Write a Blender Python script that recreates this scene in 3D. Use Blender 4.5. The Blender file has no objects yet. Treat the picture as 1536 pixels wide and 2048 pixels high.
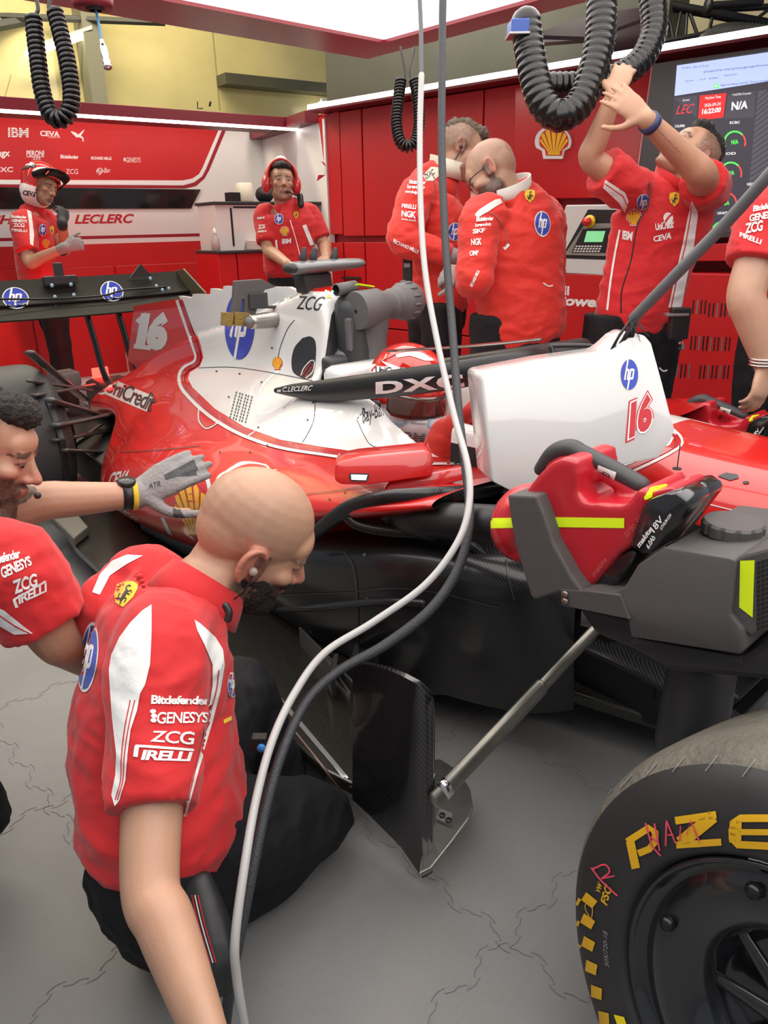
import bpy, bmesh, math, random
import numpy as np
from mathutils import Vector, Matrix, noise
from mathutils.bvhtree import BVHTree
from math import sin, cos, pi, radians, sqrt, atan2
random.seed(7)
SC = bpy.context.scene
COL = SC.collection
# ------------------------------------------------------------------ camera
CAM_C = Vector((0.15, -1.80, 1.30)); HEAD = 42.0; PITCH = 21.0; ROLL = 1.1; FPX = 1479.0
_a = radians(HEAD); HD = Vector((-cos(_a), sin(_a), 0)); R0 = Vector((sin(_a), cos(_a), 0))
_p = radians(PITCH); FW = HD * cos(_p) + Vector((0, 0, -sin(_p))); _u0 = HD * sin(_p) + Vector((0, 0, cos(_p)))
_q = radians(ROLL); RT = R0 * cos(_q) - _u0 * sin(_q); UP = _u0 * cos(_q) + R0 * sin(_q)
cd = bpy.data.cameras.new('camera'); co = bpy.data.objects.new('camera', cd); COL.objects.link(co)
cd.sensor_fit = 'VERTICAL'; cd.sensor_height = 36.0; cd.lens = 36.0 * FPX / 2048.0; cd.clip_start = 0.02
co.matrix_world = Matrix(((RT.x, UP.x, -FW.x, CAM_C.x), (RT.y, UP.y, -FW.y, CAM_C.y), (RT.z, UP.z, -FW.z, CAM_C.z), (0, 0, 0, 1)))
SC.camera = co
# ------------------------------------------------------------------ world and exposure
SC.view_settings.view_transform = 'Standard'; SC.view_settings.look = 'None'
SC.view_settings.gamma = 1.0; SC.view_settings.use_curve_mapping = False
SC.view_settings.exposure = 0.0
wd = bpy.data.worlds.new('daylight'); SC.world = wd; wd.use_nodes = True
wd.node_tree.nodes['Background'].inputs[0].default_value = (0.80, 0.88, 1.0, 1)
wd.node_tree.nodes['Background'].inputs[1].default_value = 0.36

def add_fill_light(x, y, z, sx, sy, power, col):  # added fill, no fixture seen: brightens the back of the garage from above
    l = bpy.data.lights.new('ceiling_lamp', 'AREA'); l.shape = 'RECTANGLE'; l.size = sx; l.size_y = sy; l.energy = power; l.color = col
    o = bpy.data.objects.new('ceiling_lamp', l); COL.objects.link(o); o.location = (x, y, z)
add_fill_light(-7.2, 0.6, 4.6, 0.5, 5.0, 200, (1.0, 0.90, 0.66))
add_fill_light(-5.2, 0.0, 3.6, 0.4, 3.0, 70, (1.0, 0.93, 0.80))
add_fill_light(-3.4, 2.2, 3.6, 3.0, 0.4, 80, (1.0, 0.95, 0.86))
# ------------------------------------------------------------------ helpers
def V(*a): return Vector(a)
def ray(px, py): return (FW + RT * ((px - 768) / FPX) - UP * ((py - 1024) / FPX))
def at(px, py, X=None, Y=None, Z=None, D=None, P=None, H=None):
    """the point of the place seen at photo pixel (px,py) on a plane of the room, or at a depth"""
    d = ray(px, py)
    if X is not None: t = (X - CAM_C.x) / d.x
    elif Y is not None: t = (Y - CAM_C.y) / d.y
    elif Z is not None: t = (Z - CAM_C.z) / d.z
    elif H is not None: t = H / d.dot(HD)
    elif P is not None: t = (P[0] - CAM_C).dot(P[1]) / d.dot(P[1])
    else: t = D
    return CAM_C + d * t
def px_of(p):
    d = Vector(p) - CAM_C; z = d.dot(FW)
    return (768 + FPX * d.dot(RT) / z, 1024 - FPX * d.dot(UP) / z, z)
def azdir(az): 
    a = radians(az); return HD * cos(a) + R0 * sin(a)

MATS = {}
def mat(name, col, rough=0.5, metal=0.0, coat=0.0, emit=0.0, bump=0.0, bscale=60.0, spec=0.5, var=0.0, vscale=6.0, trans=0.0, weave=0, coatr=0.03, sheen=0.0):
    if name in MATS: return MATS[name]
    m = bpy.data.materials.new(name); m.use_nodes = True; nt = m.node_tree; b = nt.nodes['Principled BSDF']
    c4 = (col[0], col[1], col[2], 1)
    b.inputs['Base Color'].default_value = c4; b.inputs['Roughness'].default_value = rough
    b.inputs['Metallic'].default_value = metal; b.inputs['Coat Weight'].default_value = coat
    b.inputs['Coat Roughness'].default_value = coatr; b.inputs['Specular IOR Level'].default_value = spec
    if sheen: b.inputs['Sheen Weight'].default_value = sheen
    if trans: b.inputs['Transmission Weight'].default_value = trans
    if emit:
        b.inputs['Emission Color'].default_value = c4; b.inputs['Emission Strength'].default_value = emit
    tc = nt.nodes.new('ShaderNodeTexCoord')
    if var:
        n = nt.nodes.new('ShaderNodeTexNoise'); n.inputs['Scale'].default_value = vscale; n.inputs['Detail'].default_value = 6
        r = nt.nodes.new('ShaderNodeMapRange'); r.inputs['From Min'].default_value = 0.3; r.inputs['From Max'].default_value = 0.7
        r.inputs['To Min'].default_value = 1 - var; r.inputs['To Max'].default_value = 1 + var
        mx = nt.nodes.new('ShaderNodeMix'); mx.data_type = 'RGBA'; mx.blend_type = 'MULTIPLY'; mx.inputs['Factor'].default_value = 1
        mx.inputs[6].default_value = c4
        nt.links.new(tc.outputs['Object'], n.inputs['Vector']); nt.links.new(n.outputs['Fac'], r.inputs['Value'])
        nt.links.new(r.outputs['Result'], mx.inputs[7]); nt.links.new(mx.outputs[2], b.inputs['Base Color'])
    if weave:                                   # twill carbon weave
        w = nt.nodes.new('ShaderNodeTexWave'); w.wave_type = 'BANDS'; w.bands_direction = 'DIAGONAL'; w.inputs['Scale'].default_value = weave
        w.inputs['Distortion'].default_value = 0.4
        cr = nt.nodes.new('ShaderNodeMix'); cr.data_type = 'RGBA'
        cr.inputs[6].default_value = (col[0] * 0.45, col[1] * 0.45, col[2] * 0.45, 1); cr.inputs[7].default_value = (col[0] * 2.2, col[1] * 2.2, col[2] * 2.2, 1)
        nt.links.new(tc.outputs['Object'], w.inputs['Vector']); nt.links.new(w.outputs['Fac'], cr.inputs['Factor']); nt.links.new(cr.outputs[2], b.inputs['Base Color'])
    if bump:
        n2 = nt.nodes.new('ShaderNodeTexNoise'); n2.inputs['Scale'].default_value = bscale; n2.inputs['Detail'].default_value = 4
        bp = nt.nodes.new('ShaderNodeBump'); bp.inputs['Strength'].default_value = bump; bp.inputs['Distance'].default_value = 0.01
        nt.links.new(tc.outputs['Object'], n2.inputs['Vector']); nt.links.new(n2.outputs['Fac'], bp.inputs['Height']); nt.links.new(bp.outputs['Normal'], b.inputs['Normal'])
    MATS[name] = m
    return m
def vmat(name, rough=0.5, bump=0.0, bscale=200.0, coat=0.0, sss=0.0):
    """material that reads the colour attribute Col (pigment of skin, beard, lips)"""
    if name in MATS: return MATS[name]
    m = mat(name, (1, 1, 1), rough, coat=coat, bump=bump, bscale=bscale); nt = m.node_tree
    a = nt.nodes.new('ShaderNodeAttribute'); a.attribute_name = 'Col'
    b = nt.nodes['Principled BSDF']; nt.links.new(a.outputs['Color'], b.inputs['Base Color'])
    if sss:
        b.inputs['Subsurface Weight'].default_value = sss; b.inputs['Subsurface Radius'].default_value = (0.012, 0.005, 0.003); b.inputs['Subsurface Scale'].default_value = 0.6
    return m

def obj(name, verts, faces, m, parent=None, smooth=True, auto=None):
    me = bpy.data.meshes.new(name); me.from_pydata([tuple(v) for v in verts], [], faces)
    for mm in (m if isinstance(m, (list, tuple)) else [m]): me.materials.append(mm)
    if smooth: me.polygons.foreach_set('use_smooth', [True] * len(me.polygons))
    me.validate(); me.update()
    o = bpy.data.objects.new(name, me); COL.objects.link(o)
    if parent is not None: attach(o, parent)
    return o
def world_loc(o):
    l = Vector(o.location)
    while o.parent: o = o.parent; l = l + o.location
    return l
def attach(o, parent):
    o.parent = parent; o.location = -world_loc(parent) if parent.type == 'EMPTY' or parent.parent else Vector((0, 0, 0)) - world_loc(parent)
def tag(o, label, cat, group=None):
    o['label'] = label; o['category'] = cat
    if group: o['group'] = group
    return o
def struct(o): o['kind'] = 'structure'; return o
def thing(name, label, cat, loc, group=None):
    o = bpy.data.objects.new(name, None); COL.objects.link(o); o.location = loc; o.empty_display_size = 0.1
    return tag(o, label, cat, group)
def copy_tree(o, parent=None, delta=None):
    c = o.copy(); COL.objects.link(c)
    if parent is not None: c.parent = parent
    if delta is not None: c.location = Vector(o.location) + delta
    for ch in list(o.children): copy_tree(ch, c)
    return c

class MB:
    """collects shapes as one mesh"""
    def __init__(s): s.v = []; s.f = []; s.mi = []; s.cur = 0
    def add(s, v, f, M=None):
        n = len(s.v)
        s.v += [Vector(p) if M is None else M @ Vector(p) for p in v]
        s.f += [tuple(i + n for i in q) for q in f]; s.mi += [s.cur] * len(f); return s
    def box(s, c, d, M=None, bev=0.0):
        bm = bmesh.new(); bmesh.ops.create_cube(bm, size=1.0)
        for v in bm.verts: v.co = Vector((v.co.x * d[0], v.co.y * d[1], v.co.z * d[2]))
        if bev: bmesh.ops.bevel(bm, geom=bm.edges[:] , offset=bev, segments=2, affect='EDGES', profile=0.5)
        for v in bm.verts: v.co += Vector(c)
        s.bm(bm, M); return s
    def bm(s, bm, M=None):
        bm.verts.index_update(); s.add([v.co.copy() for v in bm.verts], [[v.index for v in f.verts] for f in bm.faces], M); bm.free()
    def obox(s, p0, ex, ey, ez, bev=0.0):
        """box from corner p0 with edge vectors"""
        c = Vector(p0) + (ex + ey + ez) / 2
        M = Matrix.Translation(c) @ Matrix((ex.normalized(), ey.normalized(), ez.normalized())).transposed().to_4x4()
        return s.box((0, 0, 0), (ex.length, ey.length, ez.length), M, bev)
    def ell(s, c, r, M=None, seg=20, rings=12):
        v = []; f = []
        for i in range(rings + 1):
            t = pi * i / rings
            for j in range(seg):
                a = 2 * pi * j / seg; v.append((c[0] + r[0] * sin(t) * cos(a), c[1] + r[1] * sin(t) * sin(a), c[2] + r[2] * cos(t)))
        for i in range(rings):
            for j in range(seg):
                k = (j + 1) % seg; f.append((i * seg + j, (i + 1) * seg + j, (i + 1) * seg + k, i * seg + k))
        return s.add(v, f, M)
    def tube(s, pts, rad, seg=14, n=6, cap='round', up=None, M=None, closed=False):
        v, f = tube(pts, rad, seg, n, cap, up, closed); return s.add(v, f, M)
    def prism(s, poly, ext, M=None, bev=0.0):
        """poly: 3D points of a planar outline, ext: extrusion vector"""
        bm = bmesh.new(); vs = [bm.verts.new(p) for p in poly]; fc = bm.faces.new(vs)
        r = bmesh.ops.extrude_face_region(bm, geom=[fc]); nv = [e for e in r['geom'] if isinstance(e, bmesh.types.BMVert)]
        for q in nv: q.co += ext
        bmesh.ops.recalc_face_normals(bm, faces=bm.faces[:])
        if bev: bmesh.ops.bevel(bm, geom=bm.edges[:], offset=bev, segments=2, affect='EDGES', profile=0.5, clamp_overlap=True)
        s.bm(bm, M); return s
    def lathe(s, prof, o, ax, seg=32, M=None):
        """prof: (radius, height) pairs along axis ax from o"""
        ax = Vector(ax).normalized(); t = ax.orthogonal().normalized(); b = ax.cross(t); v = []; f = []
        for r, h in prof:
            for j in range(seg):
                a = 2 * pi * j / seg; v.append(Vector(o) + ax * h + (t * cos(a) + b * sin(a)) * r)
        for i in range(len(prof) - 1):
            for j in range(seg):
                k = (j + 1) % seg; f.append((i * seg + j, i * seg + k, (i + 1) * seg + k, (i + 1) * seg + j))
        return s.add(v, f, M)
    def quad(s, a, b, c, d): return s.add([a, b, c, d], [(0, 1, 2, 3)])
    def build(s, name, m, parent=None, smooth=False):
        o = obj(name, s.v, s.f, m, parent, smooth)
        if any(s.mi): o.data.polygons.foreach_set('material_index', s.mi)
        return o
def smart(o, ang=35):
    o.data.polygons.foreach_set('use_smooth', [True] * len(o.data.polygons))
    try: o.data.set_sharp_from_angle(angle=radians(ang))
    except Exception: pass
    return o

def crom(pts, n):
    """Catmull-Rom through points, given as sequences of floats"""
    P = [np.array(p, float) for p in pts]
    if len(P) < 3 or n <= 1:
        return P if n <= 1 else [P[0] + (P[1] - P[0]) * i / n for i in range(n)] + [P[1]] if len(P) == 2 else P
    out = []
    for i in range(len(P) - 1):
        a = P[i - 1] if i > 0 else 2 * P[i] - P[i + 1]; b = P[i]; c = P[i + 1]; d = P[i + 2] if i + 2 < len(P) else 2 * c - b
        for k in range(n):
            t = k / n
            out.append(0.5 * (2 * b + (c - a) * t + (2 * a - 5 * b + 4 * c - d) * t * t + (3 * b - a - 3 * c + d) * t ** 3))
    out.append(P[-1]); return out
def tube(pts, rad, seg=14, n=6, cap='round', up=None, closed=False):
    if not isinstance(rad, (list, tuple)): rad = [rad] * len(pts)
    rr = [(r, r) if not isinstance(r, (list, tuple)) else r for r in rad]
    q = crom([tuple(p) + tuple(r) for p, r in zip(pts, rr)], n)
    P = [Vector(x[:3]) for x in q]; R = [(max(x[3], 1e-4), max(x[4], 1e-4)) for x in q]
    v = []; f = []; N = len(P); u = None; rings = []
    for i in range(N):
        t = (P[min(i + 1, N - 1)] - P[max(i - 1, 0)])
        if closed: t = P[(i + 1) % N] - P[i - 1]
        t = t.normalized() if t.length > 1e-9 else Vector((0, 0, 1))
        if u is None:
            u = Vector(up) if up is not None else t.orthogonal()
        elif up is not None: u = Vector(up)
        u = (u - t * u.dot(t))
        u = u.normalized() if u.length > 1e-6 else t.orthogonal().normalized()
        rings.append((P[i], t, u, t.cross(u), R[i]))
    ex = []
    if cap == 'round' and not closed:
        for k in range(4, 0, -1):
            a = k * pi / 2 / 4.2; p, t, uu, w, r = rings[0]; m = max(min(r), 1e-4); ex.append((p - t * m * sin(a), t, uu, w, (r[0] * cos(a), r[1] * cos(a))))
        rings2 = ex + rings
        for k in range(1, 5):
            a = k * pi / 2 / 4.2; p, t, uu, w, r = rings[-1]; m = min(r); rings2.append((p + t * m * sin(a), t, uu, w, (r[0] * cos(a), r[1] * cos(a))))
        rings = rings2
    for p, t, uu, w, r in rings:
        for j in range(seg):
            a = 2 * pi * j / seg; v.append(p + uu * (r[0] * cos(a)) + w * (r[1] * sin(a)))
    M = len(rings)
    for i in range(M if closed else M - 1):
        i2 = (i + 1) % M
        for j in range(seg):
            k = (j + 1) % seg; f.append((i * seg + j, i * seg + k, i2 * seg + k, i2 * seg + j))
    if cap and not closed:
        f.append(tuple(reversed(range(seg)))); f.append(tuple(range((M - 1) * seg, M * seg)))
    return v, f

def remesh(mb, voxel, smooth=3, fac=0.5):
    """union of the collected closed shapes as one continuous skin"""
    me = bpy.data.meshes.new('tmp'); me.from_pydata([tuple(v) for v in mb.v], [], mb.f); me.update()
    bm = bmesh.new(); bm.from_mesh(me); bmesh.ops.recalc_face_normals(bm, faces=bm.faces[:]); bm.to_mesh(me); bm.free()
    o = bpy.data.objects.new('tmp', me); COL.objects.link(o)
    md = o.modifiers.new('r', 'REMESH'); md.mode = 'VOXEL'; md.voxel_size = voxel; md.adaptivity = 0
    dg = bpy.context.evaluated_depsgraph_get(); ev = o.evaluated_get(dg); m2 = ev.to_mesh()
    bm = bmesh.new(); bm.from_mesh(m2); ev.to_mesh_clear()
    bpy.data.objects.remove(o); bpy.data.meshes.remove(me)
    for _ in range(smooth): bmesh.ops.smooth_vert(bm, verts=bm.verts[:], factor=fac, use_axis_x=True, use_axis_y=True, use_axis_z=True)
    bm.verts.index_update(); bm.normal_update()
    v = [x.co.copy() for x in bm.verts]; nn = [x.normal.copy() for x in bm.verts]; f = [tuple(y.index for y in x.verts) for x in bm.faces]
    bm.free(); return v, f, nn
def set_col(o, cols):
    a = o.data.color_attributes.new('Col', 'FLOAT_COLOR', 'POINT')
    a.data.foreach_set('color', np.array([(c[0], c[1], c[2], 1.0) for c in cols], dtype=np.float32).ravel())

# ------------------------------------------------------------------ markings that lie on a surface (become part of its mesh)
DEC = {}
def bvh_of(o):
    me = o.data; L = world_loc(o)
    return BVHTree.FromPolygons([v.co + L for v in me.vertices], [tuple(p.vertices) for p in me.polygons])
BV = {}
def get_bvh(o):
    if o.name not in BV: BV[o.name] = bvh_of(o)
    return BV[o.name]
def text_shape(s, shear=0.0, bold=0.0, space=1.0, size=1.0):
    cu = bpy.data.curves.new('t', 'FONT'); cu.body = s; cu.shear = shear; cu.offset = bold; cu.space_character = space; cu.resolution_u = 3
    o = bpy.data.objects.new('t', cu); COL.objects.link(o)
    dg = bpy.context.evaluated_depsgraph_get(); ev = o.evaluated_get(dg); me = ev.to_mesh()
    v = [x.co.copy() for x in me.vertices]; f = [tuple(p.vertices) for p in me.polygons]; ev.to_mesh_clear()
    bpy.data.objects.remove(o); bpy.data.curves.remove(cu)
    if not v: return [], []
    x0 = min(p.x for p in v); x1 = max(p.x for p in v); y0 = min(p.y for p in v); y1 = max(p.y for p in v)
    return [((p.x - x0) / (x1 - x0), 1 - (p.y - y0) / (y1 - y0)) for p in v], f
def poly_shape(pts): return [tuple(p) for p in pts], [tuple(range(len(pts)))]
def ell_shape(n=40, rx=0.5, ry=0.5, cx=0.5, cy=0.5): return poly_shape([(cx + rx * cos(2 * pi * i / n), cy + ry * sin(2 * pi * i / n)) for i in range(n)])
def line_shape(pts, w, n=1):
    """a stroke of width w (in the units of pts)"""
    if isinstance(w, list) and n > 1:
        q = crom([(p[0], p[1], ww) for p, ww in zip(pts, w)], n); pts = [x[:2] for x in q]; w = [x[2] for x in q]; n = 1
    P = [Vector(p[:2]) for p in (crom(pts, n) if n > 1 else pts)]; v = []; f = []
    for i, p in enumerate(P):
        t = (P[min(i + 1, len(P) - 1)] - P[max(i - 1, 0)]).normalized(); nrm = Vector((-t.y, t.x)) * (w[i] if isinstance(w, list) else w) / 2
        v += [tuple(p + nrm), tuple(p - nrm)]
    for i in range(len(P) - 1): f.append((2 * i, 2 * i + 1, 2 * i + 3, 2 * i + 2))
    return v, f
def q_map(quad):
    (ax, ay), (bx, by), (cx, cy), (dx, dy) = quad        # top-left, top-right, bottom-right, bottom-left
    return lambda u, v: ((1 - u) * (1 - v) * ax + u * (1 - v) * bx + u * v * cx + (1 - u) * v * dx, (1 - u) * (1 - v) * ay + u * (1 - v) * by + u * v * cy + (1 - u) * v * dy)
def decal(o, shape, m, quad=None, off=0.0012, seg=None, mp=None, back=False, maxl=None):
    """lay a flat shape on the surface of o where the photo shows it; shape is in 0..1 of the quad, or in photo pixels"""
    v, f = shape
    if not v: return
    if o.name.startswith('wall'): maxl = 9.0
    fn = mp or (q_map(quad) if quad else (lambda u, w: (u, w)))
    bm = bmesh.new(); vs = [bm.verts.new((*fn(*p[:2]), 0)) for p in v]
    for q in f:
        try: bm.faces.new([vs[i] for i in q])
        except Exception: pass
    bm.normal_update(); bmesh.ops.triangulate(bm, faces=bm.faces[:])
    if seg:
        for _ in range(8):
            e = [x for x in bm.edges if x.calc_length() > seg]
            if not e: break
            bmesh.ops.subdivide_edges(bm, edges=e, cuts=1); bmesh.ops.triangulate(bm, faces=bm.faces[:])
    bv = get_bvh(o); L = world_loc(o); idx = {}; V2 = []
    for x in bm.verts:
        d = ray(x.co.x, x.co.y).normalized(); h = bv.ray_cast(CAM_C, d)
        if back and h[0] is not None:
            while True:
                h2 = bv.ray_cast(h[0] + d * 0.002, d)
                if h2[0] is None: break
                h = h2
        if h[0] is None: continue
        nrm = h[1]; nrm = nrm if nrm.dot(d) < 0 else -nrm
        idx[x] = len(V2); V2.append(h[0] + nrm * off - L)
    F2 = []
    for q in bm.faces:
        if all(x in idx for x in q.verts):
            t = [idx[x] for x in q.verts]; nn = (V2[t[1]] - V2[t[0]]).cross(V2[t[2]] - V2[t[0]])
            if (maxl or (max(.012, 4.5 * seg * (V2[t[0]] + L - CAM_C).length / FPX) if seg else 3.0)) < max((V2[t[0]] - V2[t[1]]).length, (V2[t[1]] - V2[t[2]]).length, (V2[t[2]] - V2[t[0]]).length): continue
            if nn.dot(V2[t[0]] + L - CAM_C) > 0: t.reverse()
            F2.append(tuple(t))
    bm.free(); DEC.setdefault(o.name, []).append((V2, F2, m))
def flush_decals():
    for name, lst in DEC.items():
        o = bpy.data.objects[name]; me = o.data
        has = 'Col' in me.color_attributes
        bm = bmesh.new(); bm.from_mesh(me)
        for V2, F2, m in lst:
            k = me.materials.find(m.name)
            if k < 0: me.materials.append(m); k = len(me.materials) - 1
            vs = [bm.verts.new(p) for p in V2]
            for q in F2:
                try: fc = bm.faces.new([vs[i] for i in q]); fc.material_index = k; fc.smooth = True
                except Exception: pass
        bm.to_mesh(me); bm.free()
def txt(o, s, m, quad, shear=0.0, bold=0.0, space=1.0, off=0.0015, seg=None):
    decal(o, text_shape(s, shear, bold, space), m, quad, off, seg)
def rq(x0, y0, x1, y1): return [(x0, y0), (x1, y0), (x1, y1), (x0, y1)]
def hp_logo(o, quad, blue, white, off=0.0012, seg=14, ring=True):
    if ring: decal(o, ell_shape(48, 0.5, 0.5), white, quad, off, seg)
    decal(o, ell_shape(48, 0.455, 0.455), blue, quad, off + off * .5, seg)
    t = 0.075
    def bar(x0, y0, x1, y1, w=t): decal(o, line_shape([(x0, y0), (x1, y1)], w), white, quad, off + off, seg)
    bar(0.43, 0.06, 0.24, 0.66); bar(0.34, 0.36, 0.46, 0.36, 0.07); bar(0.475, 0.345, 0.385, 0.66)
    bar(0.58, 0.34, 0.38, 0.95); bar(0.56, 0.36, 0.72, 0.36, 0.07); bar(0.735, 0.345, 0.655, 0.63); bar(0.50, 0.62, 0.66, 0.62, 0.07)
def shell_logo(o, quad, white, red, yel, off=0.0012, seg=16, border=True):
    def outline(s):
        pts = []
        for i in range(25):
            a = pi * (1.12) - (pi * 1.24) * i / 24; pts.append((0.5 + 0.5 * s * cos(a), 0.48 - 0.48 * s * sin(a)))
        pts += [(0.5 + 0.30 * s, 0.48 + 0.30 * s), (0.5 + 0.27 * s, 0.48 + 0.50 * s), (0.5 - 0.27 * s, 0.48 + 0.50 * s), (0.5 - 0.30 * s, 0.48 + 0.30 * s)]
        return pts
    if border: decal(o, poly_shape(outline(1.0)), white, quad, off, seg)
    decal(o, poly_shape(outline(0.92)), red, quad, off + off * .5, seg)
    for k in range(7):
        a = pi * 1.0 - pi * k / 6; a0 = a + 0.19; a1 = a - 0.19; b = (0.5, 0.86)
        bx = 0.5 + (k - 3) * 0.045
        pts = [(bx - 0.018, 0.86), (0.5 + 0.40 * cos(a0), 0.46 - 0.36 * sin(a0)), (0.5 + 0.45 * cos(a), 0.46 - 0.42 * sin(a)), (0.5 + 0.40 * cos(a1), 0.46 - 0.36 * sin(a1)), (bx + 0.018, 0.86)]
        decal(o, poly_shape(pts), yel, quad, off + off, seg)
    decal(o, poly_shape([(0.31, 0.84), (0.69, 0.84), (0.69, 0.91), (0.31, 0.91)]), yel, quad, off + off, seg)
def shield(o, quad, yel, blk, off=0.0012, seg=10):
    """the yellow badge with a dark rearing animal"""
    decal(o, poly_shape([(0.08, 0.08), (0.5, 0.0), (0.92, 0.08), (0.97, 0.4), (0.85, 0.72), (0.5, 1.0), (0.15, 0.72), (0.03, 0.4)]), yel, quad, off, seg)
    for pts, w in (([(0.36, 0.72), (0.46, 0.55), (0.56, 0.36)], [0.10, 0.16, 0.12]), ([(0.54, 0.38), (0.50, 0.26), (0.60, 0.2), (0.68, 0.26)], 0.07), ([(0.55, 0.45), (0.72, 0.42), (0.74, 0.52)], 0.05), ([(0.56, 0.5), (0.70, 0.58)], 0.05),
                   ([(0.42, 0.64), (0.58, 0.70), (0.52, 0.84)], 0.05), ([(0.38, 0.7), (0.36, 0.85)], 0.05), ([(0.38, 0.68), (0.24, 0.55), (0.28, 0.42)], 0.05)):
        decal(o, line_shape(pts, w, 3), blk, quad, off + off * .5, seg)
# ------------------------------------------------------------------ materials
RED = mat('signal_red_panel', (0.56, 0.012, 0.014), 0.38, var=0.04)
REDD = mat('deep_red_trim', (0.33, 0.008, 0.02), 0.4)
MAROON = mat('maroon_panel', (0.16, 0.008, 0.018), 0.45)
WHITE = mat('white_panel', (0.80, 0.78, 0.76), 0.4)
OFFW = mat('off_white', (0.74, 0.72, 0.68), 0.45)
CREAM_LIT = mat('cream_sheet', (0.72, 0.62, 0.30), 0.22, var=0.10, vscale=1.5)  # yellow glow of the upper garage lamps is mixed into this base colour
GREYB = mat('olive_grey_beam', (0.085, 0.082, 0.06), 0.4, var=0.15, vscale=2)
DARK = mat('dark_steel', (0.03, 0.03, 0.032), 0.45)
BLACK = mat('black_plastic', (0.012, 0.012, 0.013), 0.4)
RUBBER = mat('black_rubber', (0.018, 0.018, 0.019), 0.32, coat=0.25, coatr=0.25)
GREYM = mat('grey_metal', (0.35, 0.35, 0.35), 0.35, metal=0.8)
CHROME = mat('polished_steel', (0.75, 0.75, 0.74), 0.18, metal=1.0)
GLASS = mat('tinted_glass', (0.015, 0.012, 0.012), 0.08)
LED = mat('strip_light', (1.0, 0.97, 0.90), emit=10.0)
TUBEL = mat('fluorescent_tube', (1.0, 0.95, 0.75), emit=6.0)
PANEL = mat('light_panel', (1.0, 0.985, 0.95), emit=3.1)
TXW = mat('white_print', (0.85, 0.84, 0.82), 0.45)
TXR = mat('red_print', (0.50, 0.01, 0.02), 0.45)
TXK = mat('black_print', (0.015, 0.015, 0.018), 0.45)
BLUE = mat('blue_print', (0.015, 0.045, 0.40), 0.4)
YEL = mat('yellow_print', (0.86, 0.50, 0.005), 0.4)
FLUO = mat('fluorescent_yellow', (0.75, 0.95, 0.01), 0.45)
CEIL = mat('dark_ceiling', (0.12, 0.12, 0.11), 0.7)

# ------------------------------------------------------------------ the garage shell
def floor_mat():
    m = mat('grey_rubber_tiles', (0.19, 0.187, 0.182), 0.36, bump=0.22, bscale=420, var=0.13, vscale=2.2)
    nt = m.node_tree; b = nt.nodes['Principled BSDF']
    n = nt.nodes.new('ShaderNodeTexNoise'); n.inputs['Scale'].default_value = 3.0; n.inputs['Detail'].default_value = 8
    r = nt.nodes.new('ShaderNodeMapRange'); r.inputs['To Min'].default_value = 0.26; r.inputs['To Max'].default_value = 0.52
    tc = nt.nodes.new('ShaderNodeTexCoord'); nt.links.new(tc.outputs['Object'], n.inputs['Vector'])
    nt.links.new(n.outputs['Fac'], r.inputs['Value']); nt.links.new(r.outputs['Result'], b.inputs['Roughness'])
    return m
FLOORM = floor_mat(); SEAM = mat('tile_seam', (0.085, 0.083, 0.08), 0.7)
mb = MB(); mb.box((-2.0, 0.0, -0.05), (16, 14, 0.1))
# interlocking puzzle joints between the tiles
def joint(p0, p1, step=0.062, amp=0.016):
    d = (p1 - p0); L = d.length; d = d.normalized(); n = Vector((-d.y, d.x, 0)); pts = []
    for i in range(int(L / step)):
        s = 1 if i % 2 else -1
        for fx, fy in ((0.1, 0.0), (0.33, 0.5), (0.2, 1.0), (0.5, 1.25), (0.8, 1.0), (0.67, 0.5), (0.9, 0.0)):
            pts.append(p0 + d * ((i + fx) * step) + n * (s * fy * amp))
    v = []; f = []
    for i, p in enumerate(pts):
        t = (pts[min(i + 1, len(pts) - 1)] - pts[max(i - 1, 0)]).normalized(); q = Vector((-t.y, t.x, 0)) * 0.0008
        v += [p + q + V(0, 0, 0.0006), p - q + V(0, 0, 0.0006)]
    for i in range(len(pts) - 1): f.append((2 * i, 2 * i + 1, 2 * i + 3, 2 * i + 2))
    mb.add(v, f)
mb.cur = 1
_c = at(1010, 1880, Z=0); _d = (at(1180, 2010, Z=0) - at(865, 1757, Z=0)).normalized(); _d.z = 0
_n = Vector((-_d.y, _d.x, 0))
for k in range(-4, 5):
    joint(_c + _n * (0.5 * k) - _d * 3, _c + _n * (0.5 * k) + _d * 1.5)
    joint(_c + _d * (0.5 * k) - _n * 2.5, _c + _d * (0.5 * k) + _n * 2.5)
struct(mb.build('floor', [FLOORM, SEAM]))

def plane(px, py, D, az):
    p = at(px, py, D=D); d = azdir(az); n = Vector((d.y, -d.x, 0))
    if n.dot(CAM_C - p) < 0: n = -n
    return (p, n, d)
WB = plane(300, 440, 6.5, 54.9)          # the wall behind the car
WR = plane(1000, 150, 4.75, -48.3)       # the cabinet wall on the far side; d points to the left in the photo
def wc(W, px, py):                       # wall coordinates (along, height) of a pixel
    p = at(px, py, P=W); return (p - W[0]).dot(W[2]), p.z
def wp(W, s, z, o=0.0):
    b = W[0] + W[2] * s + W[1] * o; return Vector((b.x, b.y, z))
def wbox(mb, W, s0, s1, z0, z1, o0, o1, bev=0.0):
    mb.obox(wp(W, s0, z0, o0), W[2] * (s1 - s0), W[1] * (o1 - o0), V(0, 0, z1 - z0), bev); return mb

sBL = wc(WB, -350, 440)[0]; sBR, _ = wc(WB, 535, 440)
_, zvt = wc(WB, 300, 210)
wall_b = struct(wbox(MB(), WB, sBL, sBR, 0, zvt - 0.06, -0.06, 0).build('wall_back', WHITE))
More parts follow.
